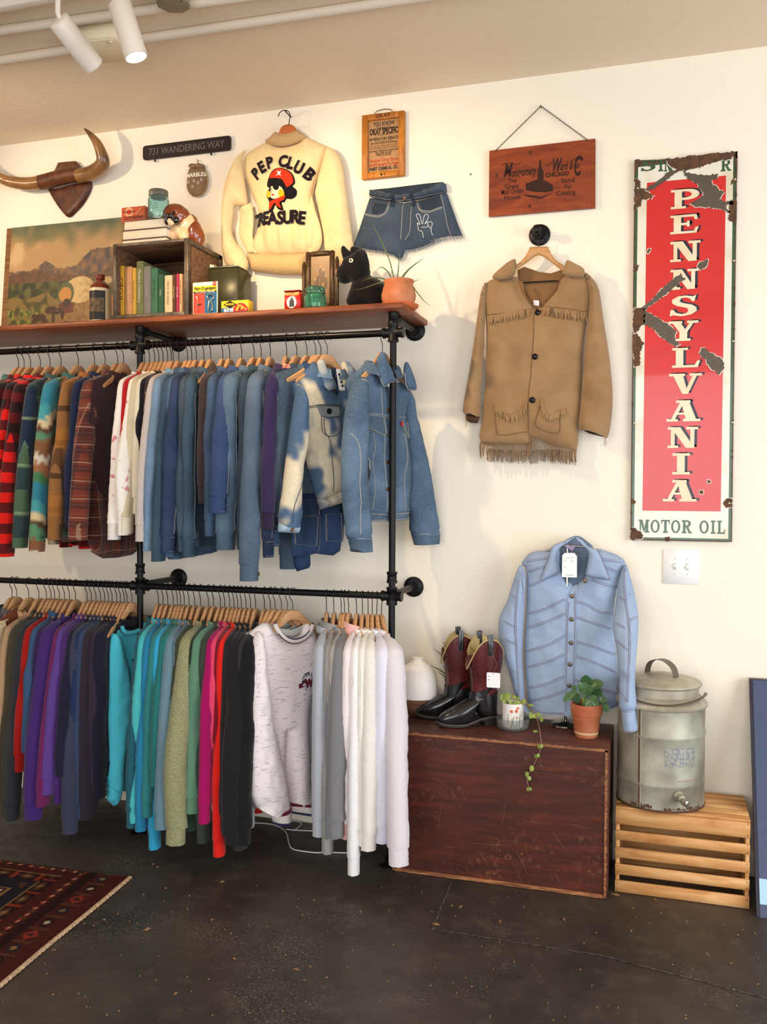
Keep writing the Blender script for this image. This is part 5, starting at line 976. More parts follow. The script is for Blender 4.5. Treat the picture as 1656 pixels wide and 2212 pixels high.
# standing picture frame
fy = -.20; P3 = lambda x, y, d=0: PY(*cD([(x, y)])[0], fy+d); A, B = P3(772, 385), P3(953, 60); O2 = (A.x, fy, ZT); k = thing('picture_frame', 'small standing picture frame with a sepia group photograph between two posts', 'picture frame', O2)
Mf = mat('antique_gilt', (70, 50, 30), rough=.4, metal=.4, col2=(120, 92, 54), vscale=90, vary=.5, ramp=(.55, .7)); fw = .020; zb_ = ZT+.035; zt_ = B.z; xl, xr = A.x, B.x
for a_, b_ in (((xl, zb_), (xl+fw, zt_)), ((xr-fw, zb_), (xr, zt_)), ((xl+fw, zb_), (xr-fw, zb_+fw)), ((xl+fw, zt_-fw), (xr-fw, zt_))): m = MB(O2); m.box((a_[0], fy-.008, a_[1]), (b_[0], fy+.008, b_[1]), bev=.004); m.build('frame_rail', Mf, k)
def sepia(u, v):
    n = noise.noise(Vector((u*9, v*12, 3)))*.08; c = .50+.10*v+n*.6
    for i, (cx_, cy_, r) in enumerate([(.25, .52, .05), (.4, .42, .05), (.55, .56, .05), (.66, .72, .05), (.5, .78, .045), (.78, .58, .05), (.36, .62, .045), (.62, .4, .05)]):
        if (u-cx_)**2+((v-cy_)*1.3)**2 < (r*.6)**2: c = .80
        elif abs(u-cx_) < .03+.05*min(1, (cy_-v)/.12) and v < cy_-.035 and v > cy_-.26: c = .66 if i in (1, 7) else .36
    if v < .1: c *= .8
    return lin((int(225*c), int(165*c), int(95*c)))
m = MB(O2); nu, nv = 60, 84
for j in range(nv+1):
    for i in range(nu+1): u, v = i/nu, j/nv; m.v.append((xl+fw+(xr-xl-2*fw)*u, fy, zb_+fw+(zt_-zb_-2*fw)*v)); m.c.append(sepia(u, v))
m.f = [(j*(nu+1)+i, j*(nu+1)+i+1, (j+1)*(nu+1)+i+1, (j+1)*(nu+1)+i) for j in range(nv) for i in range(nu)]; m.build('photograph', mat('sepia_print', (180, 140, 90), rough=.35, attr=True), k, smooth=False)
m = MB(O2); m.box((xl+fw, fy+.001, zb_+fw), (xr-fw, fy+.006, zt_-fw)); m.build('backing', M_black, k)
for xx, top in ((xl-.010, P3(762, 150).z), (xr+.012, P3(965, 115).z)):
    m = MB(O2); m.box((xx-.007, fy-.007, ZT+.02), (xx+.007, fy+.007, top), bev=.003); m.ball((xx, fy, top+.004), .006); m.build('post', Mf, k)
m = MB(O2); m.box((xl-.035, fy-.03, ZT), (xr+.05, fy+.03, ZT+.018), bev=.005); m.box((xl-.02, fy-.02, ZT+.018), (xr+.03, fy+.02, ZT+.03), bev=.004); m.build('base', mat('dark_mahogany', (62, 34, 24), rough=.35), k)
# black plush terrier
fy = -.16; qd = lambda pts: xz(cD(pts), fy); c0 = PY(*cD([(1120, 405)])[0], fy); O2 = (c0.x, fy, ZT); k = thing('stuffed_dog', 'black stuffed toy dog with a round white eye looking left', 'stuffed toy', O2); Mfur = fabric('black_plush', (16, 14, 15), col2=(34, 30, 30), bump=.9, bscale=220)
def zfix(pts): return [(x, max(z, ZT+.001)) for x, z in pts]
m = MB(O2); pillow(m, zfix(catmull(qd([(1080, 260), (1060, 310), (1045, 350), (1040, 410), (1160, 415), (1260, 410), (1280, 350), (1285, 300), (1240, 250), (1180, 220), (1170, 180)]), 4)), .06, .05, fy, .012, lambda x, z: .004*nz(x, z, 0, 60), back=1.0); m.build('body', Mfur, k)
m = MB(O2); Sd = pillow(m, catmull(qd([(985, 185), (975, 225), (990, 265), (1025, 282), (1065, 270), (1100, 285), (1150, 270), (1180, 215), (1183, 150), (1165, 90), (1130, 60), (1070, 100), (1030, 120), (1010, 165)]), 4), .05, .045, fy-.02, .01, lambda x, z: .004*nz(x, z, 0, 60), back=.8); m.build('head', Mfur, k)
for e in ([(1075, 110), (1068, 70), (1080, 48), (1115, 50), (1160, 75), (1178, 110), (1180, 170), (1130, 110)], [(1030, 135), (1012, 90), (1012, 55), (1028, 43), (1050, 65), (1080, 90), (1075, 120)]): m = MB(O2); pillow(m, catmull(qd(e), 3), .014, .02, fy-.03, .01, back=1); m.build('ear', Mfur, k)
e = qd([(1094, 153)])[0]; ye = Sd(*e)
m = MB(O2); m.lathe([(0, 0), (.0095, 0), (.0085, .004), (0, .006)], (e[0], ye+.001, e[1]), 20, axis=(0, -1, 0)); m.build('eye_white', mat('cream_felt', (232, 216, 190)), k); m = MB(O2); m.ball((e[0], ye-.005, e[1]), .0045, 12); m.build('pupil', mat('glossy_black', (16, 14, 16), rough=.1), k)
m = MB(O2); m.ball((qd([(998, 218)])[0][0], fy-.05, qd([(998, 218)])[0][1]), .010, 12, (1, .8, 1.4)); m.build('nose', mat('worn_nose', (160, 104, 78), rough=.8), k)
m = MB(O2)
for i in range(5): m.tube([qd([(1290+i*3, 300)])[0][:1]+(fy+.02*i-.03,)+(ZT+.02+.01*i,), (c0.x-.0, fy+.06, ZT+.03)], .002, 4)
# aloe in terracotta
fy = -.25; T3 = lambda x, y, d=0: PY(*cD([(x, y)])[0], fy+d); c0 = T3(1362, 380); R_ = (T3(1468, 330).x-T3(1256, 330).x)/2; O2 = (c0.x, fy, ZT); k = thing('potted_aloe', 'aloe plant in a terracotta pot with saucer at the right end of the shelf', 'potted plant', O2)
Mt = mat('terracotta', (178, 100, 62), rough=.8, col2=(196, 140, 104), vscale=14, vary=.7); Mt2 = mat('terracotta_orange', (200, 104, 58), rough=.6)
H = T3(1360, 255).z-ZT; m = MB(O2); m.lathe([(0, .012), (R_*.80, .012), (R_*.98, H*.36), (R_, H*.5), (R_*.9, H*.74), (R_*.82, H*.86), (R_*.9, H*.96), (R_*.88, H), (R_*.78, H*.97), (R_*.75, H*.85), (0, H*.85)], O2, 44); m.build('pot', Mt, k)
m = MB(O2); m.lathe([(0, .001), (R_*.95, .001), (R_*1.14, .010), (R_*1.18, .018), (R_*1.1, .021), (R_*.9, .012), (0, .011)], O2, 44); m.build('saucer', Mt2, k)
m = MB(O2); m.lathe([(R_*.74, H*.87), (R_*.4, H*.90), (0, H*.91)], O2, 30); m.build('soil', mat('potting_soil', (60, 44, 32), rough=1, bump=1, bscale=200), k)
Mal = mat('aloe_green', (96, 116, 66), rough=.45, col2=(150, 164, 110), vscale=120, vary=.8, ramp=(.55, .62))
def leaf(par, pts3, w0, mt, org, thick=.45, name='leaf'):
    P_ = catmull([tuple(p) for p in pts3], 6, False); n = len(P_); rad = [w0*(1-.92*(i/(n-1))**1.5) for i in range(n)]
    m = MB(org); m.tube(P_, rad, 8, flatten=thick); return m.build(name, mt, par)
cc = (c0.x, fy, ZT+H*.9)
for pts, d in (([(1335, 252), (1305, 130), (1236, -30), (1195, -96)], -.03), ([(1355, 252), (1362, 160), (1370, 70)], 0), ([(1372, 252), (1430, 180), (1525, 110)], -.02), ([(1325, 252), (1290, 195), (1250, 168), (1216, 195)], -.04), ([(1315, 258), (1230, 236), (1160, 245), (1120, 264)], -.02), ([(1300, 262), (1230, 272), (1150, 300), (1080, 316)], -.08), ([(1420, 275), (1460, 262), (1494, 244)], .05), ([(1430, 268), (1480, 330), (1530, 390), (1566, 417)], .0)):
    P_ = [cc]+[tuple(T3(a, b, d*(i+1)/len(pts))) for i, (a, b) in enumerate(pts)]; leaf(k, P_, .0075, Mal, O2)
# ================================================================ THINGS ON THE WALL
cA_ = crop(0, 0, 3.45); cE = crop(740, 220, 5.52); cF = crop(980, 210, 4.358); cH = crop(1340, 310, 4.516); cI = crop(1340, 760, 4.095)
# mounted horns
yb = -.045; P3 = lambda f, x, y, d: PY(*f([(x, y)])[0], d)
c0 = P3(cA_, 500, 1330, -.03); O2 = (c0.x, -.001, c0.z); k = thing('mounted_horns', 'pair of steer horns on a brown leather covered plaque above the painting', 'horns', O2)
Mh = mat('horn', (150, 108, 62), rough=.28, col2=(84, 52, 32), vscale=9, vary=.9, coat=.4); Mle = mat('brown_leather', (96, 52, 26), rough=.5, col2=(56, 30, 18), vscale=18, vary=.8, bump=.5, bscale=60)
def hornpath(pts, rs, nm):
    pp = [tuple(P3(cA_, x, y, d)) for x, y, d in pts]; n = len(pp); q_ = catmull(pp, 8, False); m = MB(O2); m.tube(q_, [np.interp(i/(len(q_)-1), np.linspace(0, 1, n), rs) for i in range(len(q_))], 20); m.build(nm, Mh, k)
hornpath([(585, 1310, -.06), (680, 1290, -.065), (755, 1235, -.085), (765, 1180, -.10), (730, 1080, -.12), (680, 1010, -.13), (628, 958, -.14)], [.034, .035, .033, .029, .022, .014, .003], 'right_horn')
hornpath([(300, 1360, -.06), (200, 1370, -.07), (80, 1355, -.09), (0, 1325, -.11), (-120, 1260, -.13), (-200, 1170, -.14), (-240, 1080, -.15)], [.032, .031, .027, .023, .017, .010, .003], 'left_horn')
m = MB(O2); m.tube([tuple(P3(cA_, x, y, -.055)) for x, y in ((290, 1362), (350, 1350), (440, 1325), (530, 1305), (610, 1300))], [.034, .036, .036, .036, .035], 20); m.build('leather_wrap', Mle, k)
m = MB(O2); pillow(m, xz(cA_(catmull([(345, 1390), (400, 1400), (500, 1375), (600, 1355), (665, 1340), (670, 1400), (620, 1500), (560, 1570), (500, 1615), (440, 1560), (380, 1470)], 4)), -.02), .018, .02, -.006, .012, back=.25); m.build('plaque', mat('cowhide', (92, 48, 26), rough=.45, col2=(50, 26, 16), vscale=30, vary=.8), k)
m = MB(O2); pillow(m, xz(cA_([(405, 1290), (440, 1212), (500, 1205), (565, 1200), (605, 1250), (600, 1300)]), -.02), .02, .01, -.015, .012, back=.4); m.build('top_plaque', mat('brown_block', (90, 58, 34), rough=.6), k)
for a, b in ((490, 1225), (520, 1232)): p = P3(cA_, a, b, -.037); m = MB(O2); m.ball(p, .004, 10, (1, .5, 1)); m.build('tack', M_copper, k)
# street sign
pl = xz(crop(0, 0, 1)([(309, 318), (499, 292), (499, 324), (309, 346)]), -.012); zc = sum(p[1] for p in pl)/4; xc = (pl[0][0]+pl[1][0])/2; W_ = pl[1][0]-pl[0][0]; H = .067; O2 = (xc, -.001, zc); k = thing('street_sign', 'narrow black street name sign reading 731 WANDERING WAY', 'sign', O2)
M_sb = mat('sign_black', (34, 26, 30), rough=.35, spec=.5)
def rrect(cx, cz, w, h, r, n=6):
    o = []
    for sx, sz, a0 in ((1, 1, 0), (-1, 1, 90), (-1, -1, 180), (1, -1, 270)):
        for i in range(n+1): a = math.radians(a0+90*i/n); o.append((cx+sx*(w/2-r)+r*math.cos(a), cz+sz*(h/2-r)+r*math.sin(a)))
    return o
tl_ = .012
def tilt(pts, c, a): ca, sa = math.cos(a), math.sin(a); return [(c[0]+(x-c[0])*ca-(z-c[1])*sa, c[1]+(x-c[0])*sa+(z-c[1])*ca) for x, z in pts]
m = MB(O2); m.prism(rrect(xc, zc, W_, H, .014), -.014, -.010); m.build('plate', M_sb, k)
m = MB(O2); m.tube([(x, -.014, z) for x, z in rrect(xc, zc, W_-.004, H-.004, .013)], .0022, 6, closed=True); m.build('raised_border', M_sb, k)
label_txt(k, '731 WANDERING WAY', .046, xc, -.0155, zc-.001, mat('worn_letter', (104, 92, 88), rough=.4), width=W_*.86, bold=.0006)
for a in (-.36, .28): m = MB(O2); m.tube([(xc+W_*a, -.012, zc-H/2+.002), (xc+W_*a, -.012, zc-H/2-.012)], .003, 8); m.ball((xc+W_*a, -.012, zc-H/2-.008), .005, 10); m.build('bolt', M_black, k)
m = MB(O2); m.tube([(xc-W_*.3, -.011, zc), (xc-W_*.3, -.0005, zc)], .004, 8); m.build('wall_bolt', M_black, k)
# marbles pouch
q_ = lambda pts, y=-.02: xz(cA_(pts), y); c0 = P3(cA_, 1465, 1330, -.02); O2 = (c0.x, -.001, c0.z); k = thing('leather_pouch', 'small oval leather pouch marked MARBLES hanging under the street sign', 'pouch', O2)
Mpo = mat('pouch_leather', (132, 104, 74), rough=.8, col2=(104, 80, 58), vscale=20, vary=.6, bump=.3, bscale=200)
m = MB(O2); Sp = pillow(m, catmull(q_([(1405, 1250), (1385, 1320), (1383, 1390), (1400, 1430), (1440, 1460), (1490, 1455), (1525, 1410), (1540, 1340), (1530, 1280), (1510, 1240), (1460, 1250)]), 4), .014, .03, -.008, .008, back=.4); m.build('bag', Mpo, k)
m = MB(O2); pillow(m, q_([(1398, 1240), (1402, 1222), (1425, 1212), (1460, 1218), (1468, 1205), (1490, 1218), (1512, 1222), (1520, 1245), (1490, 1252), (1455, 1246), (1430, 1255)]), .012, .01, -.010, .006, back=.4); m.build('gathered_top', Mpo, k)
rim = catmull(q_([(1522, 1262), (1540, 1330), (1530, 1400), (1495, 1452), (1440, 1462), (1402, 1432)]), 5, False)
m = MB(O2); m.tube([(x, -.013+.002*math.sin(i*2.6), z+.0015*math.sin(i*2.6)) for i, (x, z) in enumerate(rim)], .0022, 5); m.build('whip_stitch', mat('lacing', (176, 146, 104), rough=.8), k)
cc = q_([(1460, 1305)])[0]; m = MB(O2); write(m, 'MARBLES', .026, lambda u, v: (cc[0]+u, Sp(cc[0]+u, cc[1]+v)-.002, cc[1]+v), bold=.0007, width=.10); m.build('lettering', WHT, k, smooth=False)
for a, b in ((1405, 1358), (1447, 1350), (1478, 1362), (1503, 1340), (1436, 1392)):
    u = q_([(a, b)])[0]; m = MB(O2); m.tube([(u[0]+.005*math.cos(t), Sp(*u)-.002, u[1]+.006*math.sin(t)) for t in [i*.6283 for i in range(10)]], .0012, 4, closed=True); m.build('printed_marble', WHT, k)
m = MB(O2); t0 = q_([(1466, 1190)])[0]; m.tube([(t0[0]-.004, -.016, t0[1]-.012), (t0[0], -.008, t0[1]+.002), (t0[0]+.004, -.016, t0[1]-.012)], .0014, 5); m.tube([(t0[0], -.02, t0[1]+.001), (t0[0], -.0005, t0[1]+.001)], .002, 6); m.build('hanging_loop', mat('lacing', (176, 146, 104), rough=.8), k)
# framed advertisement
A, B = PY(782, 388, -.02), PY(874, 240, -.02); x0, x1, z0, z1 = A.x, B.x, (A.z+PY(874, 380, -.02).z)/2, (B.z+PY(782, 250, -.02).z)/2; O2 = ((x0+x1)/2, -.001, (z0+z1)/2); k = thing('framed_notice', 'old printed notice with red and black lettering in an amber wooden frame', 'framed print', O2)
Mof = wood('amber_frame', (176, 108, 36), (146, 82, 26), (196, 128, 48), grain=(6, 6, 2)); fw = .026
for a, b in (((x0, z0), (x0+fw, z1)), ((x1-fw, z0), (x1, z1)), ((x0+fw, z0), (x1-fw, z0+fw)), ((x0+fw, z1-fw), (x1-fw, z1))): m = MB(O2); m.box((a[0], -.028, a[1]), (b[0], -.006, b[1]), bev=.002); m.build('frame_rail', Mof, k)
m = MB(O2); m.box((x0+fw, -.014, z0+fw), (x1-fw, -.008, z1-fw)); m.build('printed_sheet', mat('kraft_paper', (176, 134, 92), rough=.7, col2=(160, 116, 78), vscale=10, vary=.5), k)
Wp = x1-x0-2*fw; Hp = z1-z0-2*fw; xc = (x0+x1)/2; zq = lambda f: z0+fw+Hp*f
RT = mat('notice_red', (176, 70, 36), rough=.8); BK_ = mat('notice_black', (52, 38, 28), rough=.8)
for s_, f, sz, wf, mt, bd in (('YOU KNOW', .93, .026, .70, BK_, .0006), ("PABST'S", .855, .014, .44, BK_, 0), ('OKAY SPECIFIC', .785, .036, .92, BK_, .0018), ('ALL YOU HAVE HEARD OF IT', .715, .008, .6, BK_, 0), ('SATISFACTORY RESULTS', .645, .016, .92, BK_, .0006), ('IN EVERY INSTANCE WHEN USED IN', .60, .007, .6, BK_, 0), ('NEW CASES OR THOSE OF LONG STANDING', .565, .009, .86, BK_, .0003), ('IT IS THE ONLY REMEDY THAT WILL CURE', .52, .007, .9, BK_, 0), ('IN FROM ONE TO FIVE DAYS WITHOUT', .49, .007, .85, BK_, 0), ('ANY UNPLEASANT EFFECT WHATEVER', .46, .007, .88, BK_, 0), ("DON'T NEGLECT YOURSELF BE CONVINCED AND USE", .415, .008, .94, BK_, .0003), ('NO CURE NO PAY', .375, .009, .55, BK_, .0003), ('PRICE $3.00', .335, .012, .46, BK_, .0002), ('Hopper Drug Store', .235, .024, .92, RT, .0004), ('Sold and Guaranteed by Your Druggist', .155, .018, .94, RT, .0006), ('PABST CHEMICAL CO.', .075, .019, .92, BK_, .0010), ('CHICAGO, ILL.', .025, .007, .3, BK_, 0)):
    label_txt(k, s_, sz, xc, -.0146, zq(f), mt, width=Wp*wf, bold=bd)
label_txt(k, 'OKAY', .026, xc, -.0288, z1-fw*.5, mat('branded', (84, 42, 18)), width=Wp*.48, bold=.0006)
for d in (-.006, .008): m = MB(O2); m.lathe([(0, 0), (.003 if d > 0 else .005, 0), (0, .001)], (xc+d, -.0285, z0+fw*.45), 10, axis=(0, -1, 0)); m.build('screw_hole', M_black, k)
m = MB(O2); m.tube([(xc-.045, -.02, z1-.002), (xc-.03, -.02, z1+.014), (xc, -.012, z1+.022), (xc+.03, -.02, z1+.014), (xc+.045, -.02, z1-.002)], .0022, 5); m.build('string_loop', mat('twine', (120, 106, 88)), k)
# cut-off shorts
q_ = lambda pts, y=-.04: xz(cE(pts), y); c0 = PY(*cE([(720, 1090)])[0], -.04); O2 = (c0.x, -.001, c0.z); k = thing('denim_shorts', 'cut off blue denim shorts with frayed hems and a stitched peace hand sign', 'shorts', O2)
Msh = D('shorts', (64, 80, 102), fade=(88, 104, 122)); Mshd = D('shorts_dark', (42, 54, 72), fade=(64, 78, 96)); Mfr = mat('frayed_thread', (190, 184, 178), rough=.95)
bodyL = [(300, 1120), (230, 1330), (165, 1520), (105, 1700), (200, 1745), (330, 1765), (480, 1790), (600, 1830), (660, 1880), (700, 1860), (740, 1770), (830, 1760), (960, 1720), (1100, 1660), (1250, 1600), (1300, 1610), (1420, 1595), (1360, 1450), (1290, 1250), (1225, 1070), (1180, 1060), (900, 1150), (720, 1185), (560, 1165), (400, 1135)]
m = MB(O2); Ss = pillow(m, q_(bodyL), .035, .09, -.012, .009, crease_fn(71, .008), back=.3); bd = m.build('body', Msh, k)
m = MB(O2); pillow(m, q_([(305, 1025), (560, 1000), (800, 970), (1000, 945), (1165, 930), (1200, 1000), (1100, 1020), (900, 1080), (720, 1120), (540, 1100), (330, 1050)]), .006, .02, -.012, .01, back=.3); m.build('back_waistband', Mshd, k)
m = MB(O2); Sw = pillow(m, q_([(302, 1025), (420, 1055), (560, 1085), (720, 1090), (860, 1070), (1000, 1020), (1180, 935), (1215, 960), (1225, 1060), (1100, 1090), (900, 1140), (720, 1170), (560, 1165), (430, 1145), (300, 1110)]), .040, .03, -.014, .008, back=.2); wb_ = m.build('waistband', Msh, k)
seam(wb_, [q_([(305, 1032), (560, 1090), (720, 1096), (870, 1076), (1180, 945)]), q_([(305, 1105), (430, 1138), (560, 1158), (720, 1163), (900, 1132), (1215, 1056)])], Sw, .0025)
seam(bd, [q_([(245, 1322), (330, 1350), (440, 1365), (510, 1320), (540, 1230), (550, 1175)]), q_([(255, 1335), (330, 1365), (440, 1378), (525, 1325), (552, 1235)]), q_([(885, 1190), (900, 1250), (950, 1300), (1050, 1305), (1150, 1270), (1190, 1250)]), q_([(885, 1210), (905, 1265), (950, 1315), (1050, 1320), (1190, 1265)]), q_([(712, 1190), (710, 1400), (695, 1640)]), q_([(825, 1200), (815, 1450), (800, 1560), (745, 1650)]), q_([(1160, 1090), (1200, 1230), (1250, 1480), (1290, 1600)])], Ss, .0028)
for pts in ([(575, 1095), (612, 1095), (605, 1255), (568, 1250)], [(795, 1090), (835, 1085), (858, 1240), (828, 1250)]): m = MB(O2); drape(m, q_(pts), lambda x, z: min(Sw(x, z), Ss(x, z)), .004, .01, .002); b_ = m.build('belt_loop', Mshd, k)
m = MB(O2); drape(m, q_([(350, 1200), (520, 1215), (500, 1330), (355, 1345)]), Ss, .002, .01, .001); cp_ = m.build('coin_pocket', Mshd, k)
m = MB(O2); drape(m, q_([(905, 1180), (1150, 1110), (1190, 1240), (1050, 1295), (950, 1290)]), Ss, .001, .01, .001); m.build('pocket_opening', Mshd, k)
u = q_([(735, 1145)])[0]; button(k, u[0], u[1], Sw, .0075)
for a, b in ((556, 1190), (872, 1180), (370, 1225)): u = q_([(a, b)])[0]; button(k, u[0], u[1], Ss, .004)
seam(k, [q_([(905, 1510), (895, 1450), (925, 1470), (900, 1400), (885, 1360), (905, 1345), (930, 1370), (945, 1440), (960, 1460), (970, 1390), (990, 1350), (1020, 1355), (1020, 1400), (985, 1460)]), q_([(985, 1465), (1010, 1440), (1020, 1480), (1000, 1500), (940, 1500)]), q_([(1015, 1450), (1050, 1435), (1075, 1460), (1050, 1510), (1030, 1490), (1015, 1460)]), q_([(1060, 1510), (1055, 1540), (1070, 1590)]), q_([(905, 1510), (910, 1535), (950, 1555), (962, 1620)])], Ss, .0028, mat('white_thread', (206, 206, 208)), 'peace_hand_stitching')
fr = MB(O2); rr = random.Random(8); hem = densify(q_([(105, 1700), (200, 1745), (330, 1765), (480, 1790), (600, 1830), (660, 1880), (700, 1860), (740, 1770), (830, 1760), (960, 1720), (1100, 1660), (1250, 1600), (1300, 1610), (1420, 1595)]), .0035)[:-90]
for x, z in hem:
    if x > q_([(1420, 1595)])[0][0]: continue
    dx, dz = rr.uniform(-.006, .006), rr.uniform(.004, .014)*(2.2 if abs(x-q_([(700, 1800)])[0][0]) < .012 else 1); fr.tube([(x, -.026, z+.004), (x+dx*.4, -.028, z-dz*.5), (x+dx, -.027, z-dz)], .0007, 3, cap=False)
fr.build('frayed_hem', Mfr, k, kind='stuff')
# wooden advert board on its chain
q_ = lambda pts, y=-.012: xz(cF(pts), y); cn = q_([(338, 512), (1332, 398), (1330, 1045), (332, 1128)]); O2 = (sum(p[0] for p in cn)/4, -.001, sum(p[1] for p in cn)/4)
k = thing('wooden_sign', 'reddish brown wooden mail order sign hanging from a chain', 'sign', O2); Mrw = wood('redwood_sign', (134, 58, 26), (106, 42, 20), (150, 70, 32), grain=(2, 8, 8), scale=3)
m = MB(O2); m.prism(cn[::-1], -.022, -.006); m.build('board', Mrw, k)
ba = math.atan2(cn[1][1]-cn[0][1], cn[1][0]-cn[0][0]); Mbn = mat('burnt_print', (50, 26, 16), rough=.8)
def wt(s_, px_, sz, width, shear=0, bold=.0004, nm='lettering'): u = q_([px_])[0]; return label_txt(k, s_, sz, u[0], -.0226, u[1], Mbn, nm, bold=bold, width=width, rot=ba, shear=shear)
sc = (cn[1][0]-cn[0][0])/994
wt('M', (505, 700), .075, 90*sc, .35, .003); wt('ontgomery', (655, 712), .05, 240*sc, .35, .001); wt('W', (960, 655), .075, 90*sc, .35, .003); wt('ard &', (1060, 655), .05, 120*sc, .35, .001); wt('C', (1160, 665), .11, 70*sc, .2, .003); wt('o', (1165, 650), .04, 34*sc, .2, .001)
wt('CHICAGO', (975, 735), .024, 215*sc, 0, .001); wt('The', (553, 795), .028, 85*sc); wt('Great', (548, 845), .028, 130*sc); wt('Mail Order', (552, 895), .032, 215*sc); wt('House', (553, 950), .028, 155*sc); wt('Send', (1075, 790), .026, 125*sc); wt('For', (1078, 850), .024, 70*sc); wt('Catalog', (1055, 908), .028, 175*sc)
m = MB(O2)
for poly in ([(808, 600), (820, 600), (828, 670), (845, 700), (845, 780), (850, 900), (790, 900), (792, 780), (790, 700), (802, 670)], [(680, 820), (790, 780), (790, 905), (680, 880)], [(850, 785), (935, 835), (938, 890), (850, 905)], [(650, 920), (780, 935), (820, 945), (960, 895), (820, 965), (700, 945)]): m.prism(q_(poly), -.0226, -.0219)
m.build('printed_tower', Mbn, k)
m = MB(O2)
for p_ in ([(450, 650), (520, 625), (600, 640), (635, 618)], [(855, 640), (880, 655), (930, 620)], [(1130, 600), (1190, 570), (1215, 600)]): m.tube([(a, -.0222, b) for a, b in catmull(q_(p_), 5, False)], .003, 5, flatten=.3)
m.build('printed_flourish', Mbn, k)
for a in ((722, 530), (715, 1030), (405, 745), (1205, 590)):
    u = q_([a])[0]; m = MB(O2); m.prism(el_(u[0], u[1], .006, .009, 14), -.0224, -.0219); m.build('wood_knot', mat('dark_knot', (74, 34, 20)), k)
ap = q_([(818, 85)], -.01)[0]; 
for e in ((395, 505), (1260, 405)):
    b = q_([e])[0]; n = 38 if e[0] < 800 else 34; m = MB(O2); A_ = Vector((ap[0], -.012, ap[1])); B_ = Vector((b[0], -.024, b[1]-.004)); d = (B_-A_).normalized(); L_ = (B_-A_).length/n
    for i in range(n):
        c = A_+(B_-A_)*((i+.5)/n); u = d.cross(Vector((0, 1, 0))).normalized() if i % 2 else Vector((0, 1, 0)); m.tube([tuple(c+d*(L_*.72*math.cos(t))+u*(.0030*math.sin(t))) for t in [j*math.pi/4 for j in range(8)]], .0009, 4, closed=True)
    m.build('chain', mat('old_chain', (96, 84, 74), rough=.4, metal=.8), k, kind='stuff')
nl = MB((ap[0], 0, ap[1])); nl.tube([(ap[0], -.02, ap[1]), (ap[0], -.0005, ap[1])], .002, 8); tag(nl.build('nail', M_wire), 'small nail in the wall holding the sign chain', 'nail')
# pipe wall hook + suede fringe jacket
c0 = PY(*cF([(808, 1300)])[0], 0); O2 = (c0.x, 0, c0.z); k = thing('pipe_wall_hook', 'black iron pipe stub hook on a round flange above the suede jacket', 'wall hook', O2)
m = MB(O2); flange(m, (c0.x, -.001, c0.z), (0, -1, 0)); m.build('flange', M_black, k)
m = MB(O2); m.tube([(c0.x, -.02, c0.z), (c0.x, -.085, c0.z)], .0125, 20); m.build('pipe_stub', M_black, k)
m = MB(O2); m.lathe([(.0165, 0), (.019, .004), (.019, .012), (.014, .018), (.012, .026), (0, .028)], (c0.x, -.08, c0.z), 24, axis=(0, -1, 0)); m.build('pipe_cap', M_black, k)
YJ = -.062; q_ = lambda pts, y=YJ: xz(cG(pts), y); h0 = PY(*cG([(790, 12)])[0], YJ); Mhl = mat('light_hanger_wood', (196, 148, 98), rough=.45, spec=.4, col2=(176, 126, 80), vscale=10, stretch=(1, 1, 8))
hk = thing('clothes_hanger', 'wide wooden hanger on the pipe hook holding the suede fringe jacket', 'hanger', (c0.x, YJ, c0.z)); OH = (c0.x, YJ, c0.z)
m = MB(OH); pillow(m, q_(catmull([(710, 20), (715, 15), (880, 10), (880, 10), (930, 110), (1000, 170), (1080, 220), (1180, 290), (1200, 330), (1150, 330), (1040, 260), (900, 150), (792, 92), (700, 150), (600, 220), (450, 310), (400, 330), (390, 290), (500, 230), (600, 170), (670, 100)], 3)), .010, .012, YJ, .01, back=1); m.build('hanger_body', Mhl, hk)
hx, hz = h0.x, h0.z
m = MB(OH); m.tube([(a, YJ, b) for a, b in catmull([(c0.x-.02, c0.z+.002), (c0.x-.018, c0.z+.014), (c0.x, c0.z+.021), (c0.x+.019, c0.z+.012), (c0.x+.018, c0.z-.008), (hx+.004, c0.z-.026), (hx, hz+.012), (hx, hz-.01)], 5, False)], .0018, 7); m.build('hook', M_wire, hk)
m = MB(OH); u = q_([(640, 345), (980, 325)]); m.tube([(u[0][0], YJ+.012, u[0][1]), (u[1][0], YJ+.012, u[1][1])], .003, 8); m.build('trouser_bar', M_black, hk)
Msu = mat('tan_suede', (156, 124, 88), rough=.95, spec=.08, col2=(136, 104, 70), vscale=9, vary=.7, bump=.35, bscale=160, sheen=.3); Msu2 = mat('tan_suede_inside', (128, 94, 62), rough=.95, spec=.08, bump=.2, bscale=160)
c1 = q_([(770, 600)])[0]; O2 = (c1[0], YJ, c1[1]); k = thing('suede_jacket', 'tan suede western jacket with fringes and black buttons on the wall', 'jacket', O2)
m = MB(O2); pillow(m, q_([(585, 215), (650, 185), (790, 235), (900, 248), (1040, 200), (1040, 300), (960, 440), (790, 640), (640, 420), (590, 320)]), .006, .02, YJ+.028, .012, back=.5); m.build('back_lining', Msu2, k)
fsu = fold_fn(91, .008, 24); gap = q_([(715, 1300)])[0][0]
body = q_([(580, 290), (400, 300), (300, 345), (262, 440), (290, 650), (300, 900), (285, 1300), (262, 1600), (245, 1850), (500, 1870), (700, 1860), (712, 1790), (900, 1870), (1040, 1900), (1145, 1915), (1165, 1700), (1190, 1300), (1210, 900), (1270, 600), (1300, 400), (1225, 260), (1020, 290), (960, 420), (870, 520), (780, 610), (690, 510), (640, 400)])
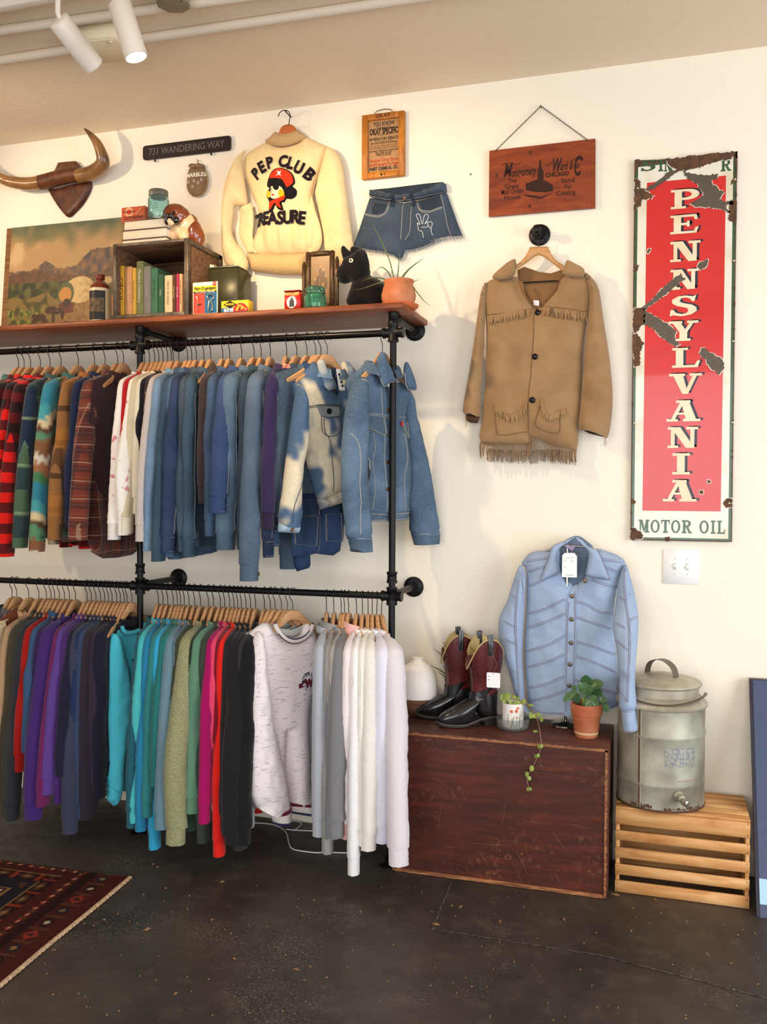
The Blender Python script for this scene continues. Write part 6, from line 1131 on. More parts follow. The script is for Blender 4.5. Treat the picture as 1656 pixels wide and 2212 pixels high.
m = MB(O2); S1 = pillow(m, catmull(body, 3), .035, .12, YJ+.012, .011, lambda x, z: fsu(x, z)+crease_fn(17, .006)(x, z), back=.35); bo = m.build('body', Msu, k)
for sgn, pts, cf in ((0, [(300, 345), (255, 430), (228, 600), (190, 880), (140, 1200), (82, 1555), (160, 1575), (245, 1600), (252, 1400), (270, 1150), (285, 900), (292, 650), (300, 480)], None), (1, [(1225, 260), (1300, 310), (1360, 420), (1400, 680), (1450, 1000), (1486, 1350), (1478, 1600), (1440, 1800), (1370, 1770), (1250, 1735), (1170, 1710), (1185, 1500), (1205, 1250), (1225, 950), (1260, 650), (1270, 450)], None)):
    zc = q_([(100, 1560)])[0][1]; m = MB(O2); s_ = pillow(m, catmull(q_(pts), 3), .040, .06, YJ, .011, crease_fn(41+sgn, .010), back=.8, keep=opener(zc)); sl = m.build('sleeve', Msu, k)
    pc = [(105, 1570), (240, 1600), (215, 1665), (150, 1660), (110, 1640)] if not sgn else [(1175, 1712), (1270, 1740), (1440, 1800), (1380, 1790), (1260, 1760)]
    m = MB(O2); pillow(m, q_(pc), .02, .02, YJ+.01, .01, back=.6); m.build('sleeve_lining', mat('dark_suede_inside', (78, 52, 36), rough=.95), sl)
    fx = [(115, 1600, 1710), (128, 1610, 1690)] if not sgn else [(1410, 1800, 1880), (1425, 1800, 1870)]
    m = MB(O2)
    for a, b, c in fx: u = q_([(a, b), (a+3, c)]); m.tube([(u[0][0], YJ-.01, u[0][1]), (u[1][0], YJ-.012, u[1][1])], .0022, 4, flatten=.5)
    m.build('cuff_fringe', Msu, sl)
for pts in ([(590, 150), (530, 165), (470, 210), (375, 300), (400, 335), (500, 335), (585, 285)], [(1070, 155), (1130, 180), (1222, 235), (1222, 308), (1130, 315), (1020, 285), (1045, 200)]): m = MB(O2); pillow(m, catmull(q_(pts), 3), .016, .02, YJ-.03, .009, back=.8); m.build('collar', Msu, k)
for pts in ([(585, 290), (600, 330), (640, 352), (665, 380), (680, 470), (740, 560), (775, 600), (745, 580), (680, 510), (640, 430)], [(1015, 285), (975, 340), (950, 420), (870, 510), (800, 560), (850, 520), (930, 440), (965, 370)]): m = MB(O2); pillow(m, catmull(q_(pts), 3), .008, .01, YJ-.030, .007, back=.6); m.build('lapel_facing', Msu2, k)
def fringe(pts_top, ln, nm, n, seed, surf=S1, dy=.004):
    rr = random.Random(seed); P_ = densify(catmull(q_(pts_top), 6, False)+[], .002); 
    half = [p for p in catmull(q_(pts_top), 12, False)]; tot = len(half); m = MB(O2); gapp = []
    for i in range(n):
        f = i/(n-1)*(tot-1); a = int(f); b = min(a+1, tot-1); x = half[a][0]+(half[b][0]-half[a][0])*(f-a); z = half[a][1]+(half[b][1]-half[a][1])*(f-a); L_ = ln*rr.uniform(.8, 1.12); sx = rr.uniform(-.006, .006); y = surf(x, z)-dy
        m.tube([(x, y+.002, z), (x+sx*.3, y-.006, z-L_*.45), (x+sx, y-.004+rr.uniform(-.005, .005), z-L_)], .0033, 5, flatten=.45)
    return m.build(nm, Msu, k, kind='stuff')
fringe([(320, 665), (450, 650), (600, 620), (755, 590)], .034, 'chest_fringe', 38, 1); fringe([(795, 575), (950, 595), (1100, 620), (1265, 635)], .036, 'chest_fringe', 44, 2)
fringe([(400, 1500), (440, 1540), (540, 1590), (620, 1550), (685, 1480)], .032, 'pocket_fringe', 26, 3); fringe([(835, 1450), (850, 1520), (900, 1590), (960, 1570), (1040, 1530)], .028, 'pocket_fringe', 22, 4)
fringe([(240, 1850), (400, 1860), (560, 1865), (700, 1860), (720, 1790), (900, 1860), (1040, 1895), (1145, 1915)], .058, 'hem_fringe', 90, 5); fringe([(300, 1900), (600, 1920), (900, 1910), (1100, 1925)], .052, 'hem_fringe', 60, 6, dy=-.03)
MsS = mat('suede_stitch', (112, 82, 54), rough=.9)
seam(bo, [q_([(310, 655), (500, 640), (760, 585)]), q_([(800, 570), (1000, 592), (1265, 628)]), q_([(400, 1490), (395, 1600), (410, 1730), (440, 1780), (690, 1745)]), q_([(835, 1440), (800, 1550), (780, 1700), (980, 1760), (1000, 1600), (1040, 1530)]), q_([(745, 1000), (730, 1200), (708, 1400), (700, 1780)]), q_([(750, 640), (755, 800), (745, 1000)]), q_([(270, 1845), (600, 1855), (690, 1850)])], S1, .0026, MsS)
for pts in ([(385, 1490), (430, 1530), (540, 1582), (620, 1545), (690, 1470)], [(830, 1430), (850, 1510), (905, 1582), (960, 1560), (1045, 1520)]): m = MB(O2); ribbon(m, catmull(q_(pts), 5, False), .007, S1, .003); m.build('pocket_edge', Msu, k)
for a, b in ((787, 632), (768, 1052), (743, 1455)): u = q_([(a, b)])[0]; m = MB(O2); m.ball((u[0], S1(*u)-.004, u[1]), .0125, 16, (1, .6, 1)); m.build('button', mat('glossy_black', (16, 14, 16), rough=.1), k)
u = q_([(745, 515), (800, 520), (795, 570), (750, 560)]); m = MB(O2); m.prism(u, YJ-.004, YJ-.003); m.build('paper_tag', tagm, k)
# tall enamel sign
W_s = -.018; q_ = lambda f, pts, y=W_s: xz(f(pts), y)
TL, TR_, BL, BR = xz([(1371, 345), (1592, 330), (1360, 1167), (1580, 1170)], W_s); x0, x1, z0, z1 = (TL[0]+BL[0])/2, (TR_[0]+BR[0])/2, (BL[1]+BR[1])/2, (TL[1]+TR_[1])/2+.01
O2 = ((x0+x1)/2, -.001, z0); k = thing('enamel_sign', 'tall rusted red and white enamel motor oil sign', 'sign', O2); Wd, Hh = x1-x0, z1-z0
Mgr = mat('enamel_green', (52, 84, 56), rough=.25, coat=.3); Mew = mat('enamel_white', (226, 220, 204), rough=.22, col2=(206, 186, 150), vscale=9, vary=.6, coat=.4, ramp=(.5, .7)); Mer = mat('enamel_red', (206, 36, 34), rough=.25, col2=(190, 44, 40), vscale=20, vary=.4, coat=.4)
Mru = mat('rust', (104, 70, 46), rough=.8, col2=(70, 52, 40), vscale=40, vary=.9, bump=.3, bscale=120); Mbm = mat('bare_steel', (98, 88, 76), rough=.5, metal=.3, col2=(80, 70, 58), vscale=50, stretch=(1, 1, 4), vary=.8); Mlt = mat('enamel_cream_letter', (232, 218, 188), rough=.3, col2=(214, 184, 140), vscale=14, vary=.5); Msd = mat('enamel_shadow', (46, 40, 58), rough=.3)
top = xz([(1371, 346), (1466, 344), (1467, 341), (1500, 336), (1592, 329)], W_s)
plate = [(x0, z0), (x1, z0), (x1, top[-1][1]), (top[2][0], top[2][1]), (top[1][0], top[1][1]), (x0, top[0][1])]
m = MB(O2); m.prism(plate, W_s, -.008); m.build('steel_plate', Mru, k)
m = MB(O2); m.prism([(x0+.004, z0+.004), (x1-.004, z0+.004), (x1-.004, z1-.02), (x0+.004, z1-.03)], W_s-.0006, W_s); m.build('green_border', Mgr, k)
ib = .014; m = MB(O2); m.prism([(x0+ib, z0+.012), (x1-ib, z0+.012), (x1-ib, z1-.03), (x0+ib, z1-.035)], W_s-.0012, W_s-.0006); m.build('white_field', Mew, k)
RL = xz([(1394, 388)], W_s)[0]; RB = xz([(1387, 1103), (1556, 1105)], W_s); RT_ = xz([(1566, 375)], W_s)[0]
m = MB(O2); m.prism([(RB[0][0]+.0, RB[0][1]), (RB[1][0], RB[0][1]), (RB[1][0]+.003, z1-.10), (RB[0][0]+.003, z1-.10)], W_s-.0018, W_s-.0012); m.build('red_field', Mer, k)
def slab(ch):   # block serif letters on a unit cell: list of outlines (u 0..1, v 0..1)
    S_ = lambda a, b, c, d: [(a, b), (c, b), (c, d), (a, d)]; h = .12
    def ring(cx, cz, rx, rz, tx, tz, a0, a1, n=18): return [(cx+rx*math.cos(math.radians(a0+(a1-a0)*i/n)), cz+rz*math.sin(math.radians(a0+(a1-a0)*i/n))) for i in range(n+1)]+[(cx+(rx-tx)*math.cos(math.radians(a1+(a0-a1)*i/n)), cz+(rz-tz)*math.sin(math.radians(a1+(a0-a1)*i/n))) for i in range(n+1)]
    G = {'P': [S_(.0, 0, .52, h), S_(.13, 0, .38, 1), S_(0, 1-h, .6, 1), ring(.55, .72, .42, .28, .26, .14, -90, 90), S_(.38, .44, .56, .56), S_(.38, .88, .56, 1)],
         'E': [S_(0, 0, .9, h), S_(.12, 0, .38, 1), S_(0, 1-h, .9, 1), S_(.38, .45, .66, .57), S_(.58, .36, .68, .66), [(.78, 0), (.92, 0), (1, .32), (.9, .32)], [(.78, 1), (.92, 1), (.96, .72), (.86, .72)]],
         'N': [S_(0, 0, .36, h), S_(.11, 0, .24, 1), S_(0, 1-h, .3, 1), [(.1, 1), (.42, 1), (.9, 0), (.62, 0)], S_(.76, 0, .9, 1), S_(.62, 1-h, 1.02, 1)],
         'Y': [S_(.26, 0, .74, h), S_(.37, 0, .63, .5), [(.08, 1), (.36, 1), (.62, .46), (.38, .42)], [(.76, 1), (.88, 1), (.62, .4), (.5, .46)], S_(0, 1-h, .46, 1), S_(.62, 1-h, 1, 1)],
         'L': [S_(0, 0, .88, h), S_(.13, 0, .40, 1), S_(0, 1-h, .56, 1), [(.76, 0), (.92, 0), (1, .34), (.9, .34)]],
         'V': [[(.1, 1), (.42, 1), (.6, 0), (.42, 0)], [(.76, 1), (.9, 1), (.6, 0), (.5, .1)], S_(0, 1-h, .5, 1), S_(.64, 1-h, 1.02, 1)],
         'A': [S_(0, 0, .34, h), S_(.50, 0, 1.02, h), [(.1, 0), (.22, 0), (.56, 1), (.44, 1)], [(.60, 0), (.92, 0), (.66, 1), (.42, 1)], S_(.24, .32, .68, .42), S_(.28, 1-h, .72, 1)],
         'I': [S_(.12, 0, .88, h), S_(.32, 0, .66, 1), S_(.12, 1-h, .88, 1)],
         'O': [ring(.5, .5, .5, .5, .22, .12, 0, 359.9, 30)], 'T': [S_(.22, 0, .78, h), S_(.36, 0, .64, 1), S_(0, 1-h, 1, 1), S_(0, .70, .1, 1), S_(.9, .7, 1, 1)],
         'M': [S_(0, 0, .34, h), S_(.1, 0, .22, 1), S_(0, 1-h, .3, 1), [(.1, 1), (.36, 1), (.6, .1), (.46, .1)], [(.72, 1), (.84, 1), (.58, .1), (.48, .1)], S_(.68, 0, .92, 1), S_(.58, 0, 1.02, h), S_(.7, 1-h, 1.02, 1)],
         'R': [S_(.0, 0, .48, h), S_(.13, 0, .38, 1), S_(0, 1-h, .6, 1), ring(.55, .74, .38, .26, .24, .13, -90, 90), S_(.38, .48, .56, .6), S_(.38, .88, .56, 1), [(.42, .5), (.66, .5), (.98, .0), (.74, 0)], S_(.7, 0, 1.04, h)],
         'S': [[(.86, .70), (.92, 1), (.80, .94), (.55, 1), (.28, .97), (.08, .82), (.08, .64), (.25, .50), (.60, .38), (.66, .26), (.58, .13), (.42, .09), (.22, .16), (.12, .32), (.02, .30), (0, 0), (.12, .05), (.42, -.02), (.75, .05), (.95, .22), (.93, .40), (.78, .53), (.42, .65), (.34, .74), (.40, .87), (.55, .90), (.70, .84), (.78, .70)]]}
    return G[ch]
def letter(ch, bx, nm='letter', y=W_s-.0018, th=.0008, mt=Mlt, sh=True):   # bx = (xl, zb, xr, zt)
    xl, zb_, xr, zt_ = bx
    if sh:
        m = MB(O2)
        for p_ in slab(ch): m.prism([(xl+.010+(xr-xl)*u, zb_+.004+(zt_-zb_)*v) for u, v in p_], y-.0005, y)
        m.build('letter_shadow', Msd, k)
    m = MB(O2)
    for i, p_ in enumerate(slab(ch)): m.prism([(xl+(xr-xl)*u, zb_+(zt_-zb_)*v) for u, v in p_], y-th-.0006-i*.00003, y-.0005)
    m.build(nm, mt, k)
LB = [('P', 1448, 406, 1512, 453), ('E', 1447, 462, 1509, 507), ('N', 1447, 519, 1511, 567), ('N', 1447, 580, 1507, 627), ('S', 1446, 637, 1508, 684), ('Y', 1443, 692, 1508, 738), ('L', 1451, 750, 1512, 795), ('V', 1444, 806, 1514, 852), ('A', 1439, 864, 1511, 911), ('N', 1441, 922, 1506, 968), ('I', 1450, 979, 1491, 1025), ('A', 1431, 1037, 1503, 1083)]
for ch, a, b, c, d in LB:
    A, B = xz([(a, d), (c, b)], W_s)
    if ch == 'I': A = (A[0]-.008, A[1]); B = (B[0]+.008, B[1])
    letter(ch, (A[0], A[1], B[0], B[1]))
A, B = xz([(1378, 1148), (1568, 1127)], W_s); xx = A[0]; h_ = B[1]-A[1]; tot = B[0]-A[0]
ws = [('M', .115), ('O', .10), ('T', .095), ('O', .10), ('R', .105), (' ', .06), ('O', .10), ('I', .065), ('L', .085)]; sw = sum(w_ for _, w_ in ws)
for ch, w_ in ws:
    wd = tot*w_/sw
    if ch != ' ': letter(ch, (xx+wd*.04, A[1]-.004, xx+wd*.90, A[1]+h_+.004), 'green_letter', W_s-.0012, .0008, Mgr, False)
    xx += wd
for ch, a, c in (('S', 1384, 1417), ('I', 1420, 1434), ('N', 1434, 1452), ('R', 1556, 1578)):
    A, B = xz([(a, 371), (c, 344)], W_s); letter(ch, (A[0], A[1], B[0], B[1]), 'green_letter', W_s-.0012, .0008, Mgr, False)
def chip(f, pts, mt, nm='rust_patch', jag=.0035, lvl=.0042, edge=True):
    P_ = densify(q_(f, pts), .006); rr = random.Random(int(pts[0][0]+pts[0][1])); P2 = [(min(max(x+rr.uniform(-jag, jag), x0-.001), x1+.001), z+rr.uniform(-jag, jag)) for x, z in P_]
    cx = sum(p[0] for p in P2)/len(P2); cz = sum(p[1] for p in P2)/len(P2)
    try:
        if edge: m = MB(O2); m.prism([(min(max(x+(.0022 if x > cx else -.0022), x0), x1), z+(.002 if z > cz else -.002)) for x, z in P2], W_s-lvl+.0005, W_s-.001); m.build('chipped_edge', Mew, k)
        m = MB(O2); m.prism(P2, W_s-lvl, W_s-.001); m.build(nm, mt, k)
    except Exception as e_: print('chip', e_)
chip(cH, [(430, 155), (570, 140), (700, 120), (950, 95), (1142, 78), (1142, 150), (1110, 120), (1050, 160), (980, 170), (840, 210), (740, 250), (640, 260), (560, 275), (470, 220)], Mru)
chip(cH, [(600, 265), (700, 300), (820, 310), (950, 300), (940, 350), (880, 370), (950, 450), (1010, 480), (970, 540), (1010, 570), (1110, 565), (1100, 610), (1020, 600), (1060, 680), (970, 640), (800, 625), (720, 620), (670, 580), (760, 540), (810, 510), (790, 460), (740, 400), (650, 340)], Mbm)
chip(cH, [(505, 255), (560, 275), (480, 330), (380, 410), (270, 470), (230, 450), (330, 390), (420, 320)], Mbm, edge=False)
chip(cH, [(135, 340), (190, 370), (200, 430), (240, 460), (330, 510), (290, 540), (210, 550), (190, 620), (135, 630)], Mru)
chip(cH, [(135, 158), (190, 160), (170, 210), (150, 300), (135, 310)], Mru, edge=False)
chip(cH, [(1060, 560), (1138, 560), (1138, 770), (1100, 770), (1045, 750), (1060, 680)], Mru, edge=False)
chip(cH, [(1115, 80), (1142, 80), (1142, 380), (1080, 400), (1070, 370), (1115, 330)], Mru, edge=False)
chip(cH, [(590, 1265), (600, 1310), (630, 1325), (590, 1350), (450, 1460), (300, 1580), (240, 1630), (190, 1610), (300, 1530), (430, 1390), (540, 1300)], Mbm)
chip(cH, [(125, 1610), (190, 1605), (240, 1620), (230, 1760), (170, 1830), (125, 1850)], Mru); chip(cH, [(235, 1640), (330, 1680), (450, 1760), (550, 1830), (520, 1900), (580, 1960), (540, 1985), (430, 1920), (330, 1820), (225, 1755)], Mbm)
chip(cH, [(112, 1860), (170, 1850), (225, 1950), (190, 2030), (190, 2170), (140, 2180), (112, 2000)], Mru)
chip(cH, [(790, 1990), (830, 2010), (1000, 2110), (1010, 2180), (960, 2260), (880, 2200), (830, 2110), (760, 2060)], Mbm); chip(cH, [(745, 1195), (800, 1150), (850, 1135), (840, 1200), (780, 1235), (750, 1220)], Mbm)
chip(cH, [(245, 1065), (270, 1030), (297, 1025), (275, 1085)], Mru, jag=.002); chip(cH, [(128, 1180), (180, 1190), (170, 1240), (125, 1250)], Mru, edge=False)
chip(cI, [(85, 1540), (140, 1560), (190, 1610), (200, 1650), (85, 1665)], Mru); chip(cI, [(900, 1340), (940, 1300), (990, 1300), (985, 1380), (930, 1380)], Mru, jag=.003); chip(cI, [(95, 1300), (135, 1320), (120, 1345), (95, 1345)], Mru, jag=.002, edge=False)
chip(cI, [(765, 1130), (795, 1135), (800, 1160), (770, 1165)], Mru, jag=.002); chip(cI, [(695, 1225), (728, 1225), (730, 1255), (700, 1260)], Mru, jag=.002); chip(cI, [(390, 1640), (430, 1635), (440, 1670), (400, 1680)], Mru, jag=.002, edge=False)
rr = random.Random(4)
for i in range(22): z = z0+Hh*rr.uniform(.03, .95); xs = x1-.003 if i % 2 else x0+.003; m = MB(O2); m.prism(el_(xs, z, rr.uniform(.002, .005), rr.uniform(.003, .012), 9), W_s-.0045, W_s); m.build('rust_spot', Mru, k)
for f, a, b in ((cH, 167, 437), (cH, 1115, 352), (cH, 1103, 1145), (cH, 1095, 1930), (cH, 135, 1855), (cI, 960, 1340), (cI, 987, 625), (cI, 120, 630)):
    u = q_(f, [(a, b)])[0]; m = MB(O2); m.ball((u[0], W_s-.0045, u[1]), .005, 12, (1, .5, 1)); m.build('screw_head', mat('bright_chrome', (200, 190, 176), rough=.15, metal=1.0), k)
# light switch plate
A, B = PY(1431, 1261, 0), PY(1511, 1187, 0); x0, x1, z0, z1 = A.x, B.x, PY(1431, 1260, 0).z, B.z; O2 = ((x0+x1)/2, 0, (z0+z1)/2); k = thing('light_switch', 'white double toggle light switch plate below the tall enamel sign', 'light switch', O2); Mpl = mat('switch_white', (240, 238, 236), rough=.35)
m = MB(O2); m.box((x0, -.006, z0), (x1, -.0005, z1), bev=.0035); m.build('cover_plate', Mpl, k)
for f, up in ((.32, 1), (.66, -1)):
    x = x0+(x1-x0)*f; zc = (z0+z1)/2; m = MB(O2); m.box((x-.006, -.0068, zc-.013), (x+.006, -.0058, zc+.013), bev=.0004); s_ = m.build('switch_slot', mat('slot_grey', (196, 192, 186)), k)
    m = MB(O2); m.add([(x-.005, -.0068, zc-.008), (x+.005, -.0068, zc-.008), (x+.005, -.0068, zc+.008), (x-.005, -.0068, zc+.008), (x-.004, -.017, zc+up*.004-.003), (x+.004, -.017, zc+up*.004-.003), (x+.004, -.017, zc+up*.004+.003), (x-.004, -.017, zc+up*.004+.003)], [(0, 1, 2, 3), (4, 7, 6, 5), (0, 4, 5, 1), (1, 5, 6, 2), (2, 6, 7, 3), (3, 7, 4, 0)], True); m.build('toggle', Mpl, s_)
    for d in (-.030, .030): m = MB(O2); m.lathe([(0, 0), (.003, 0), (0, .0012)], (x, -.006, zc+d), 10, axis=(0, -1, 0)); m.build('screw', mat('slot_grey', (196, 192, 186)), k)
# nail heads left in the plaster
for i, (a, b, lab) in enumerate(((1016.5, 377, 'bare nail in the wall between the shorts and the wooden sign'), (1335, 1052, 'tiny nail hole filler spot low right of the suede jacket'))):
    if i: break
    p = PY(a, b, 0); m = MB(p); m.lathe([(0, .0), (.003, .001), (.003, .004), (0, .005)], (p.x, 0, p.z), 10, axis=(0, -1, 0)); tag(m.build('nail', M_wire), lab, 'nail')
# ---- cream club sweatshirt on the wall
YS = -.055; q_ = lambda pts, y=YS: xz(cC(pts), y); Mcw = fabric('cream_fleece', (226, 202, 154), col2=(214, 186, 134), vscale=30, bump=.5, bscale=160); Mcr = fabric('cream_rib_knit', (214, 182, 126), bump=.4, bscale=260); Mck = fabric('tan_collar_knit', (190, 156, 112))
hc = PY(*cC([(990, 195)])[0], YS); OH = (hc.x, YS, hc.z); hk = thing('clothes_hanger', 'reddish wooden hanger with black hook holding the cream club sweatshirt', 'hanger', OH)
m = MB(OH); pillow(m, q_(catmull([(915, 262), (925, 235), (950, 205), (1000, 192), (1040, 205), (1070, 238), (1110, 275), (1100, 300), (1040, 300), (990, 290), (930, 300), (900, 300)], 3)), .011, .015, YS+.01, .01, back=.8); m.build('hanger_body', mat('reddish_hanger_wood', (184, 98, 50), rough=.35, coat=.3), hk)
m = MB(OH); m.tube([(a, YS, b) for a, b in catmull(q_([(912, 132), (930, 95), (965, 75), (1005, 85), (1020, 120), (1015, 160), (1008, 205)]), 5, False)], .002, 7); m.build('hook', M_wire, hk)
u = q_([(985, 92)])[0]; m = MB((u[0], 0, u[1])); m.tube([(u[0], YS-.012, u[1]), (u[0], -.0005, u[1])], .003, 8); tag(m.build('nail', M_wire), 'nail in the wall under the hanger hook of the cream sweatshirt', 'nail')
c1 = q_([(960, 900)])[0]; O2 = (c1[0], YS, c1[1]); k = thing('club_sweatshirt', 'cream PEP CLUB sweatshirt with a pirate patch hanging high on the wall', 'sweatshirt', O2)
body = q_([(790, 345), (700, 390), (640, 430), (592, 490), (590, 620), (640, 760), (690, 880), (720, 1000), (700, 1150), (640, 1280), (615, 1345), (800, 1358), (1000, 1352), (1165, 1345), (1250, 1330), (1290, 1150), (1240, 960), (1200, 830), (1230, 700), (1290, 560), (1340, 400), (1240, 340), (1150, 300), (1080, 352), (950, 388), (860, 378)])
gz = lambda z: min(1, max(0, (q_([(900, 1050)])[0][1]-z)/.08)); fx_ = fold_fn(13, .004, 20)
m = MB(O2); S1 = pillow(m, catmull(body, 3), .05, .10, YS+.03, .009, lambda x, z: fx_(x, z)+.009*gz(z)*math.sin(x*95)+.004*nz(x, z, 1, 22), back=.3); bo = m.build('body', Mcw, k)
wb_ = q_([(612, 1338), (900, 1350), (1175, 1340), (1140, 1535), (900, 1532), (660, 1500)]); m = MB(O2); pillow(m, wb_, .045, .05, YS+.03, .007, lambda x, z: .0012*math.sin(x*900), back=.3); m.build('waistband', Mcr, k)
m = MB(O2); pillow(m, catmull(q_([(780, 345), (830, 300), (872, 258), (920, 266), (1000, 262), (1070, 236), (1112, 262), (1152, 302), (1080, 352), (950, 388), (860, 378)]), 3), .03, .03, YS+.022, .008, lambda x, z: .001*math.sin(x*900), back=.3); m.build('collar', Mck, k)
def slv(pts, T, R, yy, sd, A=.011, nm='sleeve', par=None): m = MB(O2); c_ = crease_fn(sd, A); s_ = pillow(m, catmull(q_(pts), 3), T, R, yy, .009, c_, back=.5); return m.build(nm, Mcw, par or k)
a = slv([(640, 425), (560, 490), (500, 590), (445, 740), (418, 950), (414, 1200), (430, 1400), (490, 1500), (580, 1570), (640, 1500), (645, 1420), (600, 1330), (540, 1260), (500, 1150), (520, 1000), (525, 935), (600, 928), (640, 905), (625, 780), (598, 620), (592, 500)], .05, .06, YS-.0, 201)
slv([(640, 910), (575, 945), (570, 1050), (560, 1160), (590, 1260), (640, 1340), (680, 1340), (720, 1345), (680, 1200), (690, 1080), (685, 980), (665, 900)], .012, .04, YS+.004, 202, .007, 'sleeve_fold', a)
b_ = slv([(1340, 400), (1430, 445), (1480, 560), (1510, 760), (1545, 1000), (1568, 1180), (1580, 1300), (1560, 1420), (1500, 1480), (1430, 1440), (1330, 1340), (1310, 1180), (1275, 1000), (1240, 840), (1240, 790), (1268, 650), (1300, 540)], .036, .07, YS+.012, 203)
slv([(1205, 830), (1240, 960), (1290, 1120), (1300, 1250), (1260, 1330), (1175, 1340), (1190, 1200), (1185, 1000)], .012, .04, YS+.006, 204, .006, 'sleeve_fold', b_)
seam(bo, [q_([(595, 500), (600, 640), (650, 800), (690, 890)]), q_([(1290, 560), (1230, 700), (1200, 830)])], S1, .003, mat('cream_seam', (196, 168, 120)))
Mfb = fabric('navy_felt', (30, 20, 28)); 
def arcletters(ch_list, size, bold=.0034):
    for ch, a, b, rot in ch_list:
        u = q_([(a, b)])[0]; c, s_ = math.cos(math.radians(rot)), math.sin(math.radians(rot)); m = MB(O2); yv = S1(u[0], u[1])
        write(m, ch, size, lambda p, v: (u[0]+p*.82*c-v*s_, S1(u[0]+p*c-v*s_, u[1]+p*s_+v*c)-.008, u[1]+p*.82*s_+v*c), bold=bold); m.build('felt_letter', Mfb, k, smooth=False)
arcletters([('P', 738, 665, 38), ('E', 793, 610, 27), ('P', 860, 568, 14), ('C', 978, 555, 0), ('L', 1040, 570, -15), ('U', 1115, 610, -30), ('B', 1195, 660, -42)], .072)
arcletters([('T', 727, 1070, 0), ('R', 768, 1062, 0), ('E', 820, 1057, 2), ('A', 884, 1060, 2), ('S', 952, 1058, 0), ('U', 1015, 1050, 0), ('R', 1080, 1045, -4), ('E', 1138, 1055, -6)], .078)
def patch(pts, mt, off, par=None, cr=True, nm='patch_piece'): m = MB(O2); P_ = q_(pts); drape(m, catmull(P_, 3) if cr else P_, S1, off, .007, .0012, puff=.001); return m.build(nm, mt, par or k)
Mpr = fabric('red_chenille', (206, 52, 24), bump=.8, bscale=300); Mpb = fabric('black_chenille', (20, 16, 20), bump=.8, bscale=300); Mpf = sol('face_felt', (240, 222, 180)); Mpy = sol('yellow_felt', (240, 170, 30))
pa = patch([(838, 740), (850, 700), (870, 650), (905, 615), (960, 606), (1030, 632), (1070, 680), (1082, 740), (1060, 770), (1092, 800), (1088, 850), (1050, 882), (1005, 880), (985, 910), (960, 915), (975, 980), (930, 972), (905, 935), (880, 985), (845, 998), (850, 905), (832, 860), (842, 810), (855, 790), (836, 770)], Mpb, .002, nm='pirate_patch')
patch([(862, 700), (880, 650), (915, 620), (960, 614), (1025, 640), (1060, 685), (1068, 735), (1040, 765), (1010, 780), (990, 740), (960, 705), (910, 698)], Mpr, .005, pa); patch([(868, 775), (905, 768), (945, 770), (970, 790), (985, 830), (945, 870), (900, 885), (870, 870), (862, 830), (872, 800)], Mpf, .005, pa)
patch([(888, 768), (940, 766), (935, 800), (905, 805)], Mpb, .008, pa); patch([(860, 720), (900, 700), (950, 715), (985, 760), (975, 790), (950, 765), (900, 760), (850, 770)], Mpb, .008, pa)
patch([(940, 840), (945, 810), (970, 802), (990, 830), (985, 865), (955, 880)], Mpy, .008, pa); patch([(838, 840), (850, 815), (868, 830), (865, 870), (848, 875)], Mpy, .008, pa); patch([(876, 850), (890, 842), (903, 848), (890, 860)], REDI, .008, pa)
patch([(870, 905), (930, 885), (965, 860), (998, 855), (985, 890), (945, 915), (960, 965), (925, 945), (905, 920), (880, 950), (855, 980), (858, 920)], Mpr, .008, pa)
for p_ in ([(930, 640), (955, 645), (950, 670), (935, 668)],): patch(p_, WHT, .008, pa)
m = MB(O2)
for p_ in ([(918, 680), (965, 635)], [(922, 638), (962, 682)]): ribbon(m, q_(p_), .003, S1, .006)
m.build('crossbones', WHT, pa)
m = MB(O2); ribbon(m, catmull(q_([(872, 775), (880, 800), (872, 830), (885, 836)]), 4, False), .002, S1, .0055); ribbon(m, q_([(860, 762), (885, 768), (945, 764)]), .002, S1, .0075); m.build('face_lines', Mpb, pa)
